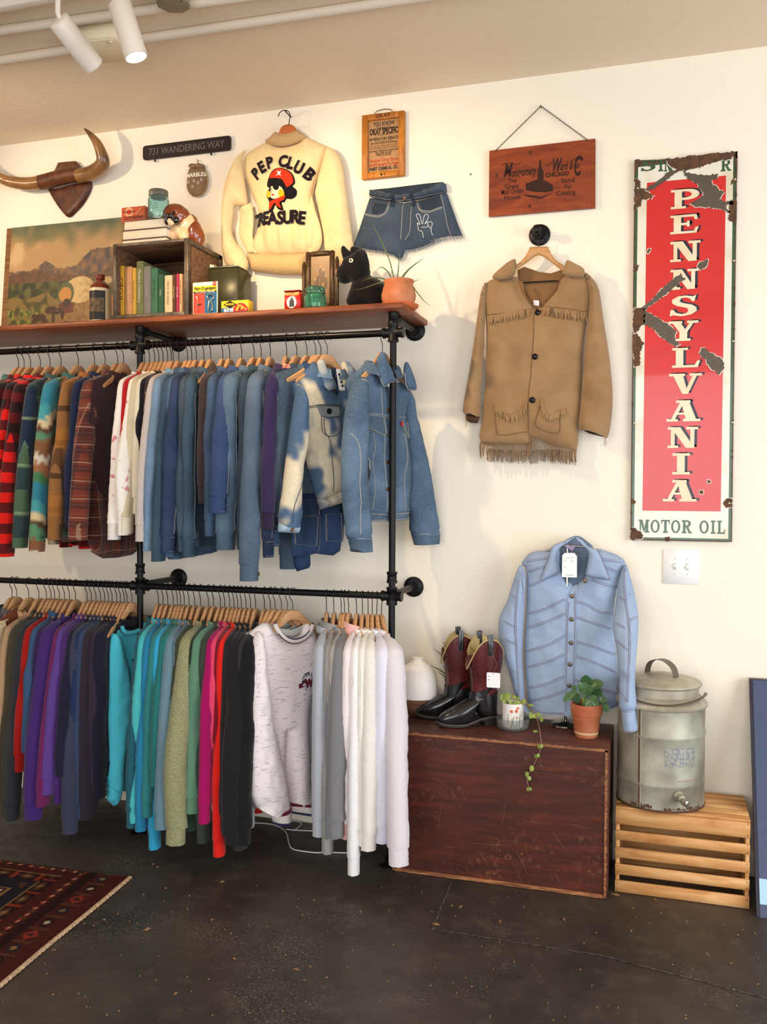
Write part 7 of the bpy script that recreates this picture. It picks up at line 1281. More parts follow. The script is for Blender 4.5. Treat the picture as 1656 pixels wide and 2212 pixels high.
# ================================================================ BOX, CRATE, COOLER AND WHAT STANDS ON THEM
cL = crop(840, 1360, 2.957); cK = crop(1300, 1400, 3.685); ZB = .560; cM = crop(820, 1560, 3.185)
bx0, bx1, by0, by1 = -1.018, -.192, -.385, -.022; O = (bx0, by0, 0)
M_bxf = wood('worn_red_plywood', (74, 33, 24), (60, 28, 22), (92, 40, 26), grain=(1.2, 8, 8), rough=.4, scale=4)
def scuffs(m, seed=0, amt=.8, colr=(176, 116, 74)):
    nt = m.node_tree; N = nt.nodes; L = nt.links; b = N['Principled BSDF']; src = b.inputs['Base Color'].links[0].from_socket
    tc = N.new('ShaderNodeTexCoord'); mp = N.new('ShaderNodeMapping'); mp.inputs['Scale'].default_value = (1, 1, 1); mp.inputs['Location'].default_value = (seed, seed, 0); L.new(tc.outputs['Object'], mp.inputs['Vector'])
    f = None
    for sc, lo, hi in ((48, .54, .66), (4, .47, .62)):
        t = N.new('ShaderNodeTexNoise'); t.inputs['Scale'].default_value = sc; t.inputs['Detail'].default_value = 6; t.inputs['Roughness'].default_value = .7; L.new(mp.outputs[0], t.inputs['Vector'])
        r = N.new('ShaderNodeMapRange'); r.inputs[1].default_value = lo; r.inputs[2].default_value = hi; L.new(t.outputs['Fac'], r.inputs[0])
        if f is None: f = r.outputs[0]
        else: q = N.new('ShaderNodeMath'); q.operation = 'MULTIPLY'; L.new(f, q.inputs[0]); L.new(r.outputs[0], q.inputs[1]); f = q.outputs[0]
    q = N.new('ShaderNodeMath'); q.operation = 'MULTIPLY'; q.inputs[1].default_value = amt; L.new(f, q.inputs[0])
    x = N.new('ShaderNodeMix'); x.data_type = 'RGBA'; L.new(q.outputs[0], x.inputs[0]); L.new(src, x.inputs[6]); x.inputs[7].default_value = lin(colr); L.new(x.outputs[2], b.inputs['Base Color'])
scuffs(M_bxf, 0, .6, (150, 96, 66)); 
M_bxt = wood('worn_brown_top', (84, 46, 36), (66, 36, 30), (104, 60, 44), grain=(1.2, 8, 8), rough=.5); scuffs(M_bxt, 3, .6, (150, 100, 70))
M_bxe = wood('bare_ply_edge', (146, 92, 56), (92, 54, 34), (176, 120, 78), grain=(2, 20, 20), rough=.7, scale=6)
k = thing('wooden_box', 'large worn dark red plywood box on the floor right of the clothing rack', 'box', O); e = .014
m = MB(O); m.box((bx0, by0, ZB-e), (bx1, by1, ZB), bev=.003); m.build('top_panel', M_bxt, k)
m = MB(O); m.box((bx0+e, by0+.006, .012), (bx1-e, by0+.016, ZB-e)); m.build('front_panel', M_bxf, k)
for a, b in ((bx0, bx0+e), (bx1-e, bx1)): m = MB(O); m.box((a, by0, 0.001), (b, by1, ZB-e), bev=.003); m.build('side_panel', M_bxt, k)
m = MB(O); m.box((bx0+e, by0, 0.001), (bx1-e, by1, .014), bev=.003); m.build('bottom_panel', M_bxe, k)
m = MB(O); m.box((bx0+e, by1-.012, .014), (bx1-e, by1, ZB-e)); m.build('back_panel', M_bxt, k)
# chipped raw edges: irregular strips of bare ply along the front edges
rr = random.Random(11)
def chipstrip(a, b, horizontal, z_or_x, th, depth=.0012):
    m = MB(O); n = 70; P1 = []; P2 = []
    for i in range(n+1):
        t = a+(b-a)*i/n; P1.append(rr.uniform(.55, 1.0)*th); P2.append(rr.uniform(.0, .15)*th)
    pts = [(a+(b-a)*i/n, z_or_x+P2[i]) for i in range(n+1)]+[(a+(b-a)*i/n, z_or_x+P1[i]) for i in range(n, -1, -1)]
    if not horizontal: pts = [(z, x) for x, z in pts]
    m.prism(pts, by0-depth, by0+.001); m.build('bare_edge', M_bxe, k)
chipstrip(bx0+.002, bx1-.002, True, ZB-e, .012); chipstrip(.004, ZB-.004, False, bx1-e+.001, .012); chipstrip(.004, ZB-.01, False, bx0+.0005, .010); chipstrip(bx0+.01, bx1-.01, True, .0015, .011)
m = MB(O)
for a in ([(935, 880), (1020, 1060)], [(920, 980), (985, 1120)], [(1300, 700), (1460, 735)], [(385, 395), (455, 440)], [(865, 560), (835, 710)], [(425, 560), (390, 780)], [(1060, 325), (1330, 320)], [(780, 780), (780, 900)], [(1190, 760), (1290, 900)], [(450, 855), (520, 857)], [(985, 680), (1150, 700)], [(1195, 1030), (1235, 1100)], [(690, 905), (760, 1030)], [(640, 830), (900, 850)], [(470, 175), (720, 170)], [(1380, 1310), (1500, 1320)]):
    p = [PY(*q, by0+.005) for q in cM(a)]; c_ = (p[0]+p[1])/2+Vector((rr.uniform(-.004, .004), 0, rr.uniform(-.004, .004))); m.tube([tuple(p[0]), tuple(c_), tuple(p[1])], [.0003, .0006, .0002], 4)
m.build('scratches', mat('scratch_pale', (140, 96, 74), rough=.8), k, kind='stuff')
# ---- diffuser
def stand(px, z): p = PZ(px[0], px[1], z); return p
c = PZ(912, 1532, ZB); R_ = .083; sc = (Vector(c)-EYE).dot(F2)/FPX
R_ = 42*sc; O = (c.x, min(c.y+.0, -R_-.012), ZB); H = 120*sc; k = thing('aroma_diffuser', 'white bottle shaped diffuser with a brown wooden lower half', 'diffuser', O)
m = MB(O); m.lathe([(0, 0), (R_*.58, 0), (R_*.62, .004), (R_*.82, H*.10), (R_*.95, H*.20), (R_, H*.31), (0, H*.31)], O, 48); m.build('wooden_base', wood('walnut_base', (112, 76, 58), (86, 54, 42), (136, 96, 74), grain=(1, 1, 30), scale=3), k)
m = MB(O); m.lathe([(R_, H*.31), (R_*1.0, H*.45), (R_*.97, H*.60), (R_*.86, H*.74), (R_*.62, H*.86), (R_*.34, H*.925), (R_*.26, H*.96), (R_*.29, H*.99), (R_*.27, H), (R_*.19, H), (R_*.18, H*.93), (0, H*.93)], O, 48); m.build('white_cover', mat('matte_white', (238, 230, 222), rough=.4), k)
# ---- galvanised pot with aloe behind the boots
c = PY(*cL([(392, 440)])[0], -.06); s_ = (Vector(c)-EYE).dot(F2)/FPX; R_ = 17*s_*1.0; zt_ = PY(*cL([(388, 310)])[0], -.06).z; O = (c.x+.012, -.06, ZB); k = thing('potted_aloe', 'small aloe in a ribbed zinc pot behind the cowboy boots', 'potted plant', O); H = zt_-ZB; R_ = .036
pr_ = [(0, 0), (R_*.72, 0)]+[(R_*(.72+.28*i/16)*(1+.02*(i % 2)), H*i/16) for i in range(1, 17)]+[(R_*1.06, H), (R_*.94, H*.98), (R_*.9, H*.9), (0, H*.9)]
m = MB(O); m.lathe(pr_, O, 36); m.build('pot', mat('zinc_pot', (96, 100, 94), rough=.4, metal=.6), k)
for pts in ([(385, 300), (370, 230), (330, 160), (282, 120)], [(380, 305), (350, 275), (300, 245), (262, 228)], [(380, 310), (340, 290), (310, 262)], [(390, 300), (392, 260), (398, 225)], [(400, 300), (415, 270), (430, 255)]):
    P_ = [(O[0], O[1], zt_-.012)]+[tuple(PY(*cL([p])[0], -.055-.01*i)) for i, p in enumerate(pts)]; leaf(k, P_, .008, Mal, O)
# ---- cowboy boots
M_van = mat('black_exotic_leather', (22, 20, 22), rough=.22, spec=.6, coat=.4, bump=.6, bscale=40, stretch=(1, 6, 1)); M_bur = mat('burgundy_leather', (88, 26, 26), rough=.3, spec=.5, coat=.3, col2=(56, 16, 18), vscale=9, vary=.6, bump=.5, bscale=30); M_sole = mat('dark_sole', (44, 40, 38), rough=.5); M_cre = mat('cream_lining', (196, 172, 116), rough=.7, col2=(150, 120, 74), vscale=12, vary=.5)
M_welt = mat('welt', (90, 82, 74), rough=.6)
def boot(toe, heel, label, tagged):
    T = Vector((toe[0], toe[1], 0)); Hh_ = Vector((heel[0], heel[1], 0)); F_ = (T-Hh_).normalized(); Sd = Vector((-F_.y, F_.x, 0)); L = (T-Hh_).length; O = (Hh_.x+F_.x*.06, Hh_.y+F_.y*.06, ZB)
    k = thing('cowboy_boot', label, 'boot', O, 0, None); n = 28
    def zs(f): return .022*max(0, min(1, 1-(f-.05)/(L-.15)))+.004+(.008*max(0, (f-(L-.06))/.06)**2)
    def P(f, s, z): return Hh_+F_*f+Sd*s+Vector((0, 0, ZB+z))
    def ring(f, z, a, b, tl, scal=0, pinch=1.0):
        t = math.radians(tl); out = []
        for i in range(n):
            th = 2*math.pi*i/n; s = math.cos(th)*a; u = math.sin(th)*b
            if u < 0 and tl < 30: u *= .75
            # ring plane normal tilts from forward (0) to up (90)
            df = -math.sin(t)*u; dz = math.cos(t)*u
            zz = scal*(-.9+1.5*abs(math.cos(th))**1.3) if scal else 0
            if scal and u > 0: zz -= .015*max(0, math.sin(th))**2
            if scal and u < 0: zz -= .05*max(0, -math.sin(th))**3
            zt__ = z+dz+zz
            if tl < 50 and not scal and math.sin(th) < -.35: zt__ = min(zt__, zs(f)+.006)
            out.append(P(f+df, s, zt__))
        return out
    def loft(rings, nm, mt, cap0=False, cap1=False):
        m = MB(O); vs = [v for r in rings for v in r]; fs = []
        for i in range(len(rings)-1):
            for j in range(n): l = (j+1) % n; fs.append((i*n+j, i*n+l, i*n+n+l, i*n+n+j))
        if cap0: fs.append(tuple(range(n)))
        if cap1: fs.append(tuple(range((len(rings)-1)*n, len(rings)*n)))
        m.add(vs, fs); return m.build(nm, mt, k, sub=1)
    foot = [(L-.002, .030, .010, .009, 0), (L-.010, .032, .021, .017, 0), (L-.032, .037, .033, .025, 0), (L-.065, .045, .042, .034, 4), (L-.10, .055, .045, .043, 10), (L-.13, .070, .042, .054, 24), (L-.158, .092, .040, .062, 42), (.065, .124, .041, .062, 62), (.057, .152, .0435, .060, 74)]
    loft([ring(*r) for r in foot], 'vamp', M_van, True)
    heelc = [(.026, .027, .034, .030, 90), (.045, .045, .040, .046, 90), (.048, .085, .041, .050, 88), (.053, .125, .0405, .056, 82)]
    loft([ring(*r) for r in heelc], 'heel_counter', M_van, True)
    sh = [(.058, .112, .0395, .0565, 78), (.054, .150, .039, .054, 86), (.052, .185, .045, .059, 90), (.050, .225, .053, .067, 90), (.050, .268, .058, .074, 90), (.052, .300, .060, .078, 90)]
    rg = [ring(*r) for r in sh]+[ring(.052, .322, .061, .080, 90, .05)]
    loft(rg, 'shaft', M_bur)
    inn = [ring(.052, .321, .057, .076, 90, .05), ring(.052, .28, .054, .070, 90), ring(.056, .22, .047, .058, 90), ring(.056, .17, .03, .04, 90)]
    loft(inn, 'lining', M_cre, False, True)
    # top rim piping
    m = MB(O); m.tube([tuple(a*.5+b*.5+Vector((0, 0, .001))) for a, b in zip(rg[-1], inn[0])], .0028, 6, closed=True); m.build('top_piping', M_cre, k)
    for s in (-1, 1):
        m = MB(O); m.tube([P(.048, s*.062, .29), P(.048, s*.065, .335), P(.048, s*.060, .372), P(.048, s*.054, .372), P(.048, s*.053, .34), P(.048, s*.053, .30)], .0055, 8, flatten=.35, up=(0, 0, 1)); m.tube([P(.058, s*.062, .29), P(.058, s*.065, .335), P(.058, s*.060, .371), P(.058, s*.054, .371), P(.058, s*.053, .34)], .0055, 8, flatten=.35, up=(0, 0, 1)); m.build('pull_strap', M_van, k)
    # sole and heel
    prof = [(L+.004, 0), (L-.004, .018), (L-.03, .033), (L-.075, .046), (L-.12, .044), (L-.17, .032), (.08, .030), (.05, .036), (.015, .032), (-.002, .018), (-.006, 0)]
    pl_ = prof+[(f, -s) for f, s in prof[::-1][1:-1]]; pl_ = catmull(pl_, 3)
    m = MB(O); N_ = len(pl_); vs = [P(f, s, zs(f)) for f, s in pl_]+[P(f, s, zs(f)+.008) for f, s in pl_]; m.add(vs, [tuple(range(N_)), tuple(range(N_, 2*N_))]+[(i, (i+1) % N_, N_+(i+1) % N_, N_+i) for i in range(N_)], True); m.build('sole', M_sole, k)
    m = MB(O); m.tube([P(f*1.0, s*1.02, zs(f)+.010) for f, s in pl_], .0022, 6, closed=True); m.build('welt', M_welt, k)
    hp = [(-.004, 0), (0, .02), (.015, .031), (.045, .034), (.062, .030), (.062, -.030), (.045, -.034), (.015, -.031), (0, -.02)]
    m = MB(O); N_ = len(hp); m.add([P(f*.9+.004, s*.9, .001) for f, s in hp]+[P(f, s, .029) for f, s in hp], [tuple(range(N_)), tuple(range(N_, 2*N_))]+[(i, (i+1) % N_, N_+(i+1) % N_, N_+i) for i in range(N_)], True); m.build('heel', M_sole, k)
    # stitched scrolls on the camera side of the shaft
    side = 1 if (Sd.y < 0) else -1
    for a_, b_ in ((28, 0), (60, .01)):
        m = MB(O); pts = []
        for i in range(34):
            t = i/33; ang = math.radians(a_+35*math.sin(t*math.pi*2.2)*(1-t*.4)); zz = .20+.12*t; w_ = .049+.010*(zz-.2)/.14; d_ = .062+.010*(zz-.2)/.14
            pts.append(P(.056+math.sin(ang)*d_*1.01, side*math.cos(ang)*w_*1.02, zz))
        m.tube(pts, .0011, 5); m.build('scroll_stitching', mat('dark_red_thread', (60, 16, 20), rough=.6), k)
    if tagged:
        A = PY(*cL([(623, 368)])[0], T.y*.4+Hh_.y*.6-.085); yv = A.y; B = PY(*cL([(710, 278)])[0], yv); O3 = ((A.x+B.x)/2, yv, (A.z+B.z)/2)
        m = MB(O); m.prism(rrect((A.x+B.x)/2, (A.z+B.z)/2, B.x-A.x, B.z-A.z, .005), yv-.001, yv); tg = m.build('price_tag', mat('tag_white', (240, 238, 238), rough=.6), k)
        m = MB(O)
        for q in (.72, .5): m.box((A.x+.004, yv-.0014, A.z+(B.z-A.z)*q), (A.x+.012, yv-.001, A.z+(B.z-A.z)*q+.0018))
        m.lathe([(0, 0), (.002, 0), (0, .0004)], ((A.x+B.x)/2, yv-.001, B.z-.005), 10, axis=(0, -1, 0)); m.build('tag_print', mat('tag_ink', (52, 46, 60)), tg)
        m = MB(O); m.tube([((A.x+B.x)/2, yv-.001, B.z-.005), ((A.x+B.x)/2+.01, yv+.02, B.z+.03), tuple(P(.06, side*.058, .33))], .0008, 4); m.build('string', mat('twine', (120, 106, 88)), tg)
    return k
boot((-.862, -.288), (-.650, -.150), 'nearer cowboy boot, black foot and burgundy shaft, with a white price tag', True)
boot((-.985, -.165), (-.765, -.088), 'farther cowboy boot, black foot and burgundy shaft, half hidden behind its mate', False)
# ---- succulent in a mug standing in a glass dish
c = PZ(1107, 1574, ZB); k = thing('glass_dish', 'clear ribbed glass dish holding the small flowered mug planter', 'dish', (c.x, c.y, ZB)); O = (c.x, c.y, ZB); s_ = (Vector(c)-EYE).dot(F2)/FPX; R_ = 35*s_
n = 48; prf = [(0, .001), (.82, .001), (.94, .008), (1, .030), (1.0, .046), (.965, .046), (.95, .030), (.90, .012), (.8, .007), (0, .007)]; m = MB(O); vs = []; fs = []
for r_, z_ in prf:
    for j in range(n): a = 2*math.pi*j/n; q = 1+(.02*(1 if j % 2 else -1) if .9 < r_ and z_ > .005 else 0); vs.append((c.x+math.cos(a)*r_*R_*q, c.y+math.sin(a)*r_*R_*q, ZB+z_))
for i in range(len(prf)-1):
    for j in range(n): l = (j+1) % n; fs.append((i*n+j, i*n+l, i*n+n+l, i*n+n+j))
m.add(vs, fs); m.build('dish_bowl', glass('clear_glass', (236, 240, 238)), k)
R2 = 23.2*s_; zt_ = .098; k = thing('mug_planter', 'white mug printed with orange poppies, planted with a trailing succulent', 'potted plant', (c.x, c.y, ZB+.008)); O = (c.x, c.y, ZB+.008)
m = MB(O); m.lathe([(0, 0), (R2*.92, 0), (R2, .004), (R2, zt_), (R2*.93, zt_), (R2*.92, zt_*.9), (0, zt_*.9)], O, 40); m.build('mug', mat('glazed_white', (238, 230, 222), rough=.25, coat=.4), k)
m = MB(O); m.lathe([(R2*.9, zt_*.91), (0, zt_*.95)], O, 24); m.build('gravel', mat('brown_gravel', (150, 96, 70), rough=.9, col2=(90, 60, 46), vscale=200, vary=.9, bump=.8, bscale=180), k)
Mpop = mat('poppy_ink', (206, 96, 62)); Mstem = mat('stem_ink', (116, 132, 90)); m = MB(O); m2 = MB(O)
def onmug(u, z, r=R2+.0008): a = math.radians(-90+u); return (c.x+math.cos(a)*r, c.y+math.sin(a)*r, O[2]+z)
for u, z, sx, sz in ((2, .070, 8, .006), (28, .072, 9, .007), (36, .083, 8, .0045), (30, .045, 5, .004)):
    vs = [onmug(u+sx*math.cos(t), z+sz*math.sin(t)) for t in [i*.5236 for i in range(12)]]; m.add(vs, [tuple(range(12))])
m.build('printed_poppies', Mpop, k)
rr = random.Random(5)
for i in range(16):
    u0 = rr.uniform(-15, 45); u1 = u0+rr.uniform(-18, 18); m2.tube([onmug(u0, .004), onmug((u0+u1)/2, .02), onmug(u1, rr.uniform(.025, .06))], .0007, 4)
m2.build('printed_stems', Mstem, k)
Msuc = mat('succulent_green', (112, 136, 62), rough=.4, col2=(168, 172, 84), vscale=20, vary=.7); Mvine = mat('vine_stem', (146, 110, 84), rough=.6)
def disc_leaf(m, p, r, nrm, el=1.0, axis=None):
    nrm = Vector(nrm).normalized(); a = Vector(axis or (0, 0, 1)); a = (a-nrm*a.dot(nrm)).normalized(); b = nrm.cross(a); n = 10; p = Vector(p)
    top = [p+a*(math.cos(2*math.pi*i/n)*r*el)+b*(math.sin(2*math.pi*i/n)*r) for i in range(n)]
    vs = top+[p+nrm*r*.22, p-nrm*r*.22]; m.add(vs, [(i, (i+1) % n, n) for i in range(n)]+[((i+1) % n, i, n+1) for i in range(n)])
def P2(x, y, yy): return PY(*cL([(x, y)])[0], yy)
for i, (x, y, r, nr, el, d) in enumerate([(755, 425, 24, (-.2, -1, .5), 1.0, -.01), (728, 435, 20, (.5, -1, .2), 1.2, 0), (740, 470, 18, (.6, -1, .1), 1.3, -.01), (778, 468, 15, (.3, -1, .2), 1.5, -.02), (806, 475, 17, (0, -1, .4), 1, -.025), (800, 430, 15, (.2, -.6, 1), 1.2, 0), (822, 440, 14, (-.2, -.6, 1), 1.2, .0), (858, 462, 18, (-.4, -1, .5), 1.1, -.02), (905, 482, 17, (0, -.5, 1), .7, -.03), (828, 470, 12, (.4, -1, 0), 1.2, -.02)]):
    p = P2(x, y, c.y+d); base = Vector((c.x+(p.x-c.x)*.4, c.y, O[2]+zt_*.92)); m = MB(O); m.tube([base, (base+p)/2+Vector((0, 0, .01)), p], .0016, 5); disc_leaf(m, p, r*s_/2.957*1.0, nr, el); m.build('leaf', Msuc, k)
yE = by0-.012; vpts = [(835, 480, c.y), (880, 485, c.y-.02), (920, 520, c.y-.05), (945, 570, c.y-.09), (960, 640, yE+.01), (972, 740, yE), (945, 820, yE), (912, 885, yE), (882, 950, yE), (892, 1010, yE-.002)]
VP_ = catmull([tuple(P2(*v)) for v in vpts], 6, False); m = MB(O); m.tube(VP_, .0015, 6); m.build('trailing_vine', Mvine, k)
for x, y, r, nr, el, yy in ((905, 548, 15, (1, -1, .2), 1.5, c.y-.04), (930, 552, 18, (0, -1, .8), .9, c.y-.07), (955, 540, 16, (.2, -.6, 1), .9, c.y-.07), (972, 572, 15, (-.5, -1, 0), 1.3, c.y-.09), (934, 650, 15, (0, -.5, 1), .8, yE), (956, 745, 12, (-.6, -1, 0), 1.4, yE), (975, 745, 11, (.7, -1, 0), 1.2, yE), (933, 808, 9, (-.8, -1, 0), 1.5, yE), (952, 805, 12, (.2, -1, 0), 1.1, yE), (911, 887, 15, (.1, -1, 0), 1.3, yE), (880, 925, 13, (-.3, -1, .1), 1.4, yE), (896, 950, 13, (.2, -1, .1), 1.1, yE), (886, 1020, 11, (-.3, -1, 0), 1.2, yE), (903, 1018, 10, (.4, -1, 0), 1.2, yE)):
    m = MB(O); disc_leaf(m, P2(x, y, yy-.003), r*s_/2.957*.95, nr, el); m.build('vine_leaf', Msuc, k)
# ---- umbrella plant in a terracotta pot
c = PZ(1266, 1590, ZB); s_ = (Vector(c)-EYE).dot(F2)/FPX; O = (c.x, c.y, ZB); R_ = 33*s_; H = .128; k = thing('potted_plant', 'young umbrella plant with glossy green leaves in a terracotta pot on the box', 'potted plant', O)
Mtp = mat('terracotta_clay', (168, 86, 54), rough=.75, col2=(196, 130, 94), vscale=12, vary=.6)
m = MB(O); m.lathe([(0, 0), (R_*.70, 0), (R_*.74, .004), (R_*.93, H*.68), (R_*1.0, H*.69), (R_*1.04, H*.97), (R_*1.0, H), (R_*.92, H), (R_*.88, H*.9), (0, H*.9)], O, 44); m.build('pot', Mtp, k)
m = MB(O); m.lathe([(R_*.755, .014), (R_*.772, .014), (R_*.785, .022), (R_*.77, .022)], O, 40); m.build('mineral_ring', mat('lime_deposit', (206, 170, 130), rough=.9), k)
m = MB(O); m.lathe([(R_*.88, H*.91), (R_*.4, H*.93), (0, H*.93)], O, 30); m.build('soil', mat('brown_soil', (92, 64, 44), rough=1, bump=1, bscale=150, col2=(50, 34, 26), vscale=90, vary=.8), k)
Mgl = mat('glossy_leaf', (70, 108, 62), rough=.3, spec=.5, col2=(48, 84, 48), vscale=14, vary=.6, coat=.2)
def p_(x, y, d=0): return PY(*cL([(x, y)])[0], c.y+d)
st = [Vector((c.x-.003, c.y, ZB+H*.92)), p_(1243, 500), p_(1238, 465), p_(1250, 420), p_(1268, 390)]
m = MB(O); m.tube(catmull([tuple(v) for v in st], 4, False), .0038, 8); m.build('stem', mat('green_stem', (122, 150, 70)), k)
def bladeleaf(par, a, b, w, droop=.15, nm='leaf', mt=None):
    a, b = Vector(a), Vector(b); d = b-a; L = d.length; side = d.cross(Vector((0, -.75, .65))).normalized(); up = side.cross(d).normalized(); n = 8; vs = []; fs = []
    for i in range(n+1):
        t = i/n; hw = w*math.sin(math.pi*min(1, t*.93+.03))**.8*(1 if t < .97 else .2); ctr = a+d*t-Vector((0, 0, 1))*droop*L*t*t
        vs += [ctr-side*hw+up*hw*.18, ctr, ctr+side*hw+up*hw*.18]
    for i in range(n):
        for j in range(2): fs.append((i*3+j, i*3+j+1, i*3+j+4, i*3+j+3))
    N_ = len(vs); vs2 = vs+[v-up*.0006 for v in vs]; fs2 = fs+[tuple(q+N_ for q in reversed(f)) for f in fs]
    m = MB(O); m.add(vs2, fs2); m.tube([a, a+d*.12], .0011, 5); return m.build(nm, mt or Mgl, par)
for hub, d0, lv in (((1248, 378), -.015, [((1222, 400), 18), ((1205, 340), 14), ((1255, 330), 16), ((1268, 430), 14), ((1310, 375), 16)]), ((1262, 365), .01, [((1252, 285), 22), ((1330, 350), 20), ((1370, 335), 22), ((1310, 420), 16)]), ((1190, 395), .0, [((1112, 455), 15), ((1150, 445), 16), ((1165, 430), 14), ((1205, 470), 14), ((1175, 350), 10)]), ((1285, 450), -.03, [((1285, 535), 20), ((1250, 480), 14), ((1340, 490), 16), ((1330, 425), 14)]), ((1355, 460), .0, [((1400, 522), 14), ((1395, 450), 12), ((1330, 500), 14), ((1370, 420), 10)]), ((1300, 395), .015, [((1365, 415), 18), ((1340, 380), 16), ((1300, 340), 16)])):
    hb = p_(*hub, d0); m = MB(O); m.tube([tuple(p_(1244, 450)), tuple((p_(1244, 450)+hb)/2+Vector((0, 0, .006))), tuple(hb)], .0016, 6); m.build('leaf_stalk', mat('green_stem', (122, 150, 70)), k)
    for i, (tip, w_) in enumerate(lv): bladeleaf(k, hb, p_(*tip, d0-.012+.006*i), w_*s_/2.957*1.7, .06)
# ---- light denim shirt on a chrome stand
c = PZ(1224, 1560, ZB); YD = -.095; c.y = YD; O = (c.x, YD, ZB); k = thing('display_stand', 'chrome display stand with a round base holding up the pale denim shirt', 'display stand', O); Mchr = mat('stand_chrome', (150, 146, 140), rough=.12, metal=1)
m = MB(O); m.lathe([(0, 0), (.060, 0), (.062, .003), (.060, .008), (.02, .011), (.012, .016), (0, .016)], O, 44); m.build('round_base', Mchr, k)
tz = PY(*cJ([(850, 200)])[0], YD).z; m = MB(O); m.tube([(c.x, YD, ZB+.01), (c.x, YD, tz)], .006, 12); m.build('pole', Mchr, k)
q_ = lambda pts, y=YD: xz(cJ(pts), y); u = q_([(720, 195), (980, 200)])
m = MB(O); m.tube([(u[0][0]-.06, YD, u[0][1]-.02), (u[0][0], YD, u[0][1]), (c.x, YD, u[0][1]+.006), (u[1][0], YD, u[1][1]), (u[1][0]+.06, YD, u[1][1]-.02)], .004, 8); m.build('shoulder_bar', Mchr, k)
Mds = D('pale_shirt', (176, 204, 246), fade=(170, 190, 216)); Mds2 = D('pale_shirt_inside', (112, 134, 166)); Mrt = mat('rust_thread', (140, 118, 128), rough=.9)
c1 = q_([(850, 1000)])[0]; O = (c1[0], YD, c1[1]); k = thing('denim_shirt', 'pale blue denim shirt with diagonal double stitched seams above the wooden box', 'shirt', O); O2 = O
m = MB(O); pillow(m, q_(catmull([(880, 85), (740, 150), (660, 220), (700, 480), (860, 640), (1000, 500), (1060, 240), (1000, 150)], 3)), .006, .03, YD+.025, .011, back=.5); m.build('back_yoke', Mds2, k)
body = q_([(700, 215), (560, 235), (420, 255), (350, 310), (312, 385), (362, 460), (362, 900), (345, 1200), (352, 1500), (372, 1700), (395, 1860), (480, 1905), (560, 1925), (770, 1922), (1000, 1905), (1200, 1890), (1320, 1850), (1335, 1700), (1310, 1400), (1275, 1100), (1275, 850), (1320, 560), (1395, 380), (1330, 300), (1200, 245), (1080, 225), (1030, 380), (990, 495), (920, 570), (858, 605), (790, 550), (730, 490), (705, 380)])
fd = fold_fn(131, .004, 24); m = MB(O); S1 = pillow(m, catmull(body, 3), .048, .10, YD+.018, .010, lambda x, z: fd(x, z)+crease_fn(33, .007)(x, z), back=.35, keep=opener(q_([(800, 1840)])[0][1])); bo = m.build('body', Mds, k)
def dbl(par, pts, S, wd=.0075):
    P_ = catmull(q_(pts), 5, False) if len(pts) > 2 else q_(pts); m = MB(O); ribbon(m, P_, wd, S, .0012); m.build('double_seam', Mds, par); 
    for o_ in (-wd*.42, wd*.42):
        m = MB(O); Q = []
        for i, p in enumerate(P_):
            a = P_[max(0, i-1)]; b = P_[min(len(P_)-1, i+1)]; dx, dz = b[0]-a[0], b[1]-a[1]; L = math.hypot(dx, dz) or 1; Q.append((p[0]-dz/L*o_, p[1]+dx/L*o_))
        ribbon(m, Q, .0013, S, .0024); m.build('stitch_line', Mrt, par)
for pts in ([(360, 345), (600, 310)], [(365, 465), (560, 395)], [(375, 610), (560, 535)], [(372, 890), (560, 840), (700, 770), (775, 735)], [(375, 1040), (600, 960), (780, 880)], [(350, 1285), (600, 1205), (780, 1110)], [(355, 1450), (600, 1375), (775, 1300)], [(372, 1660), (600, 1600), (770, 1525)], [(385, 1800), (600, 1740), (770, 1680)],
            [(1150, 320), (1380, 355)], [(1190, 400), (1340, 465)], [(1050, 535), (1310, 625)], [(895, 760), (1010, 790), (1120, 860), (1270, 890)], [(900, 920), (1100, 990), (1260, 1050)], [(895, 1170), (1100, 1230), (1300, 1320)], [(895, 1320), (1100, 1390), (1310, 1500)], [(880, 1560), (1100, 1640), (1320, 1720)]): dbl(bo, pts, S1)
dbl(bo, [(400, 1855), (560, 1905), (770, 1905)], S1, .005); 
pk = q_(catmull([(800, 750), (862, 600), (905, 620), (890, 760), (895, 1100), (885, 1400), (865, 1700), (850, 1915), (768, 1920), (775, 1600), (790, 1200), (798, 900)], 2)); m = MB(O); drape(m, pk, S1, .003, .010, .0015); pl = m.build('button_placket', Mds, k)
seam(pl, [q_([(815, 760), (800, 1200), (785, 1880)]), q_([(880, 660), (880, 1100), (850, 1880)])], lambda x, z: S1(x, z)-.0055, .0018, Mrt)
for a, b in ((848, 705), (845, 938), (840, 1182), (830, 1403), (822, 1622), (978, 548)): u = q_([(a, b)])[0]; button(k, u[0], u[1], lambda x, z: S1(x, z)-.005, .009, mat('dark_brass', (96, 84, 70), rough=.3, metal=.8))
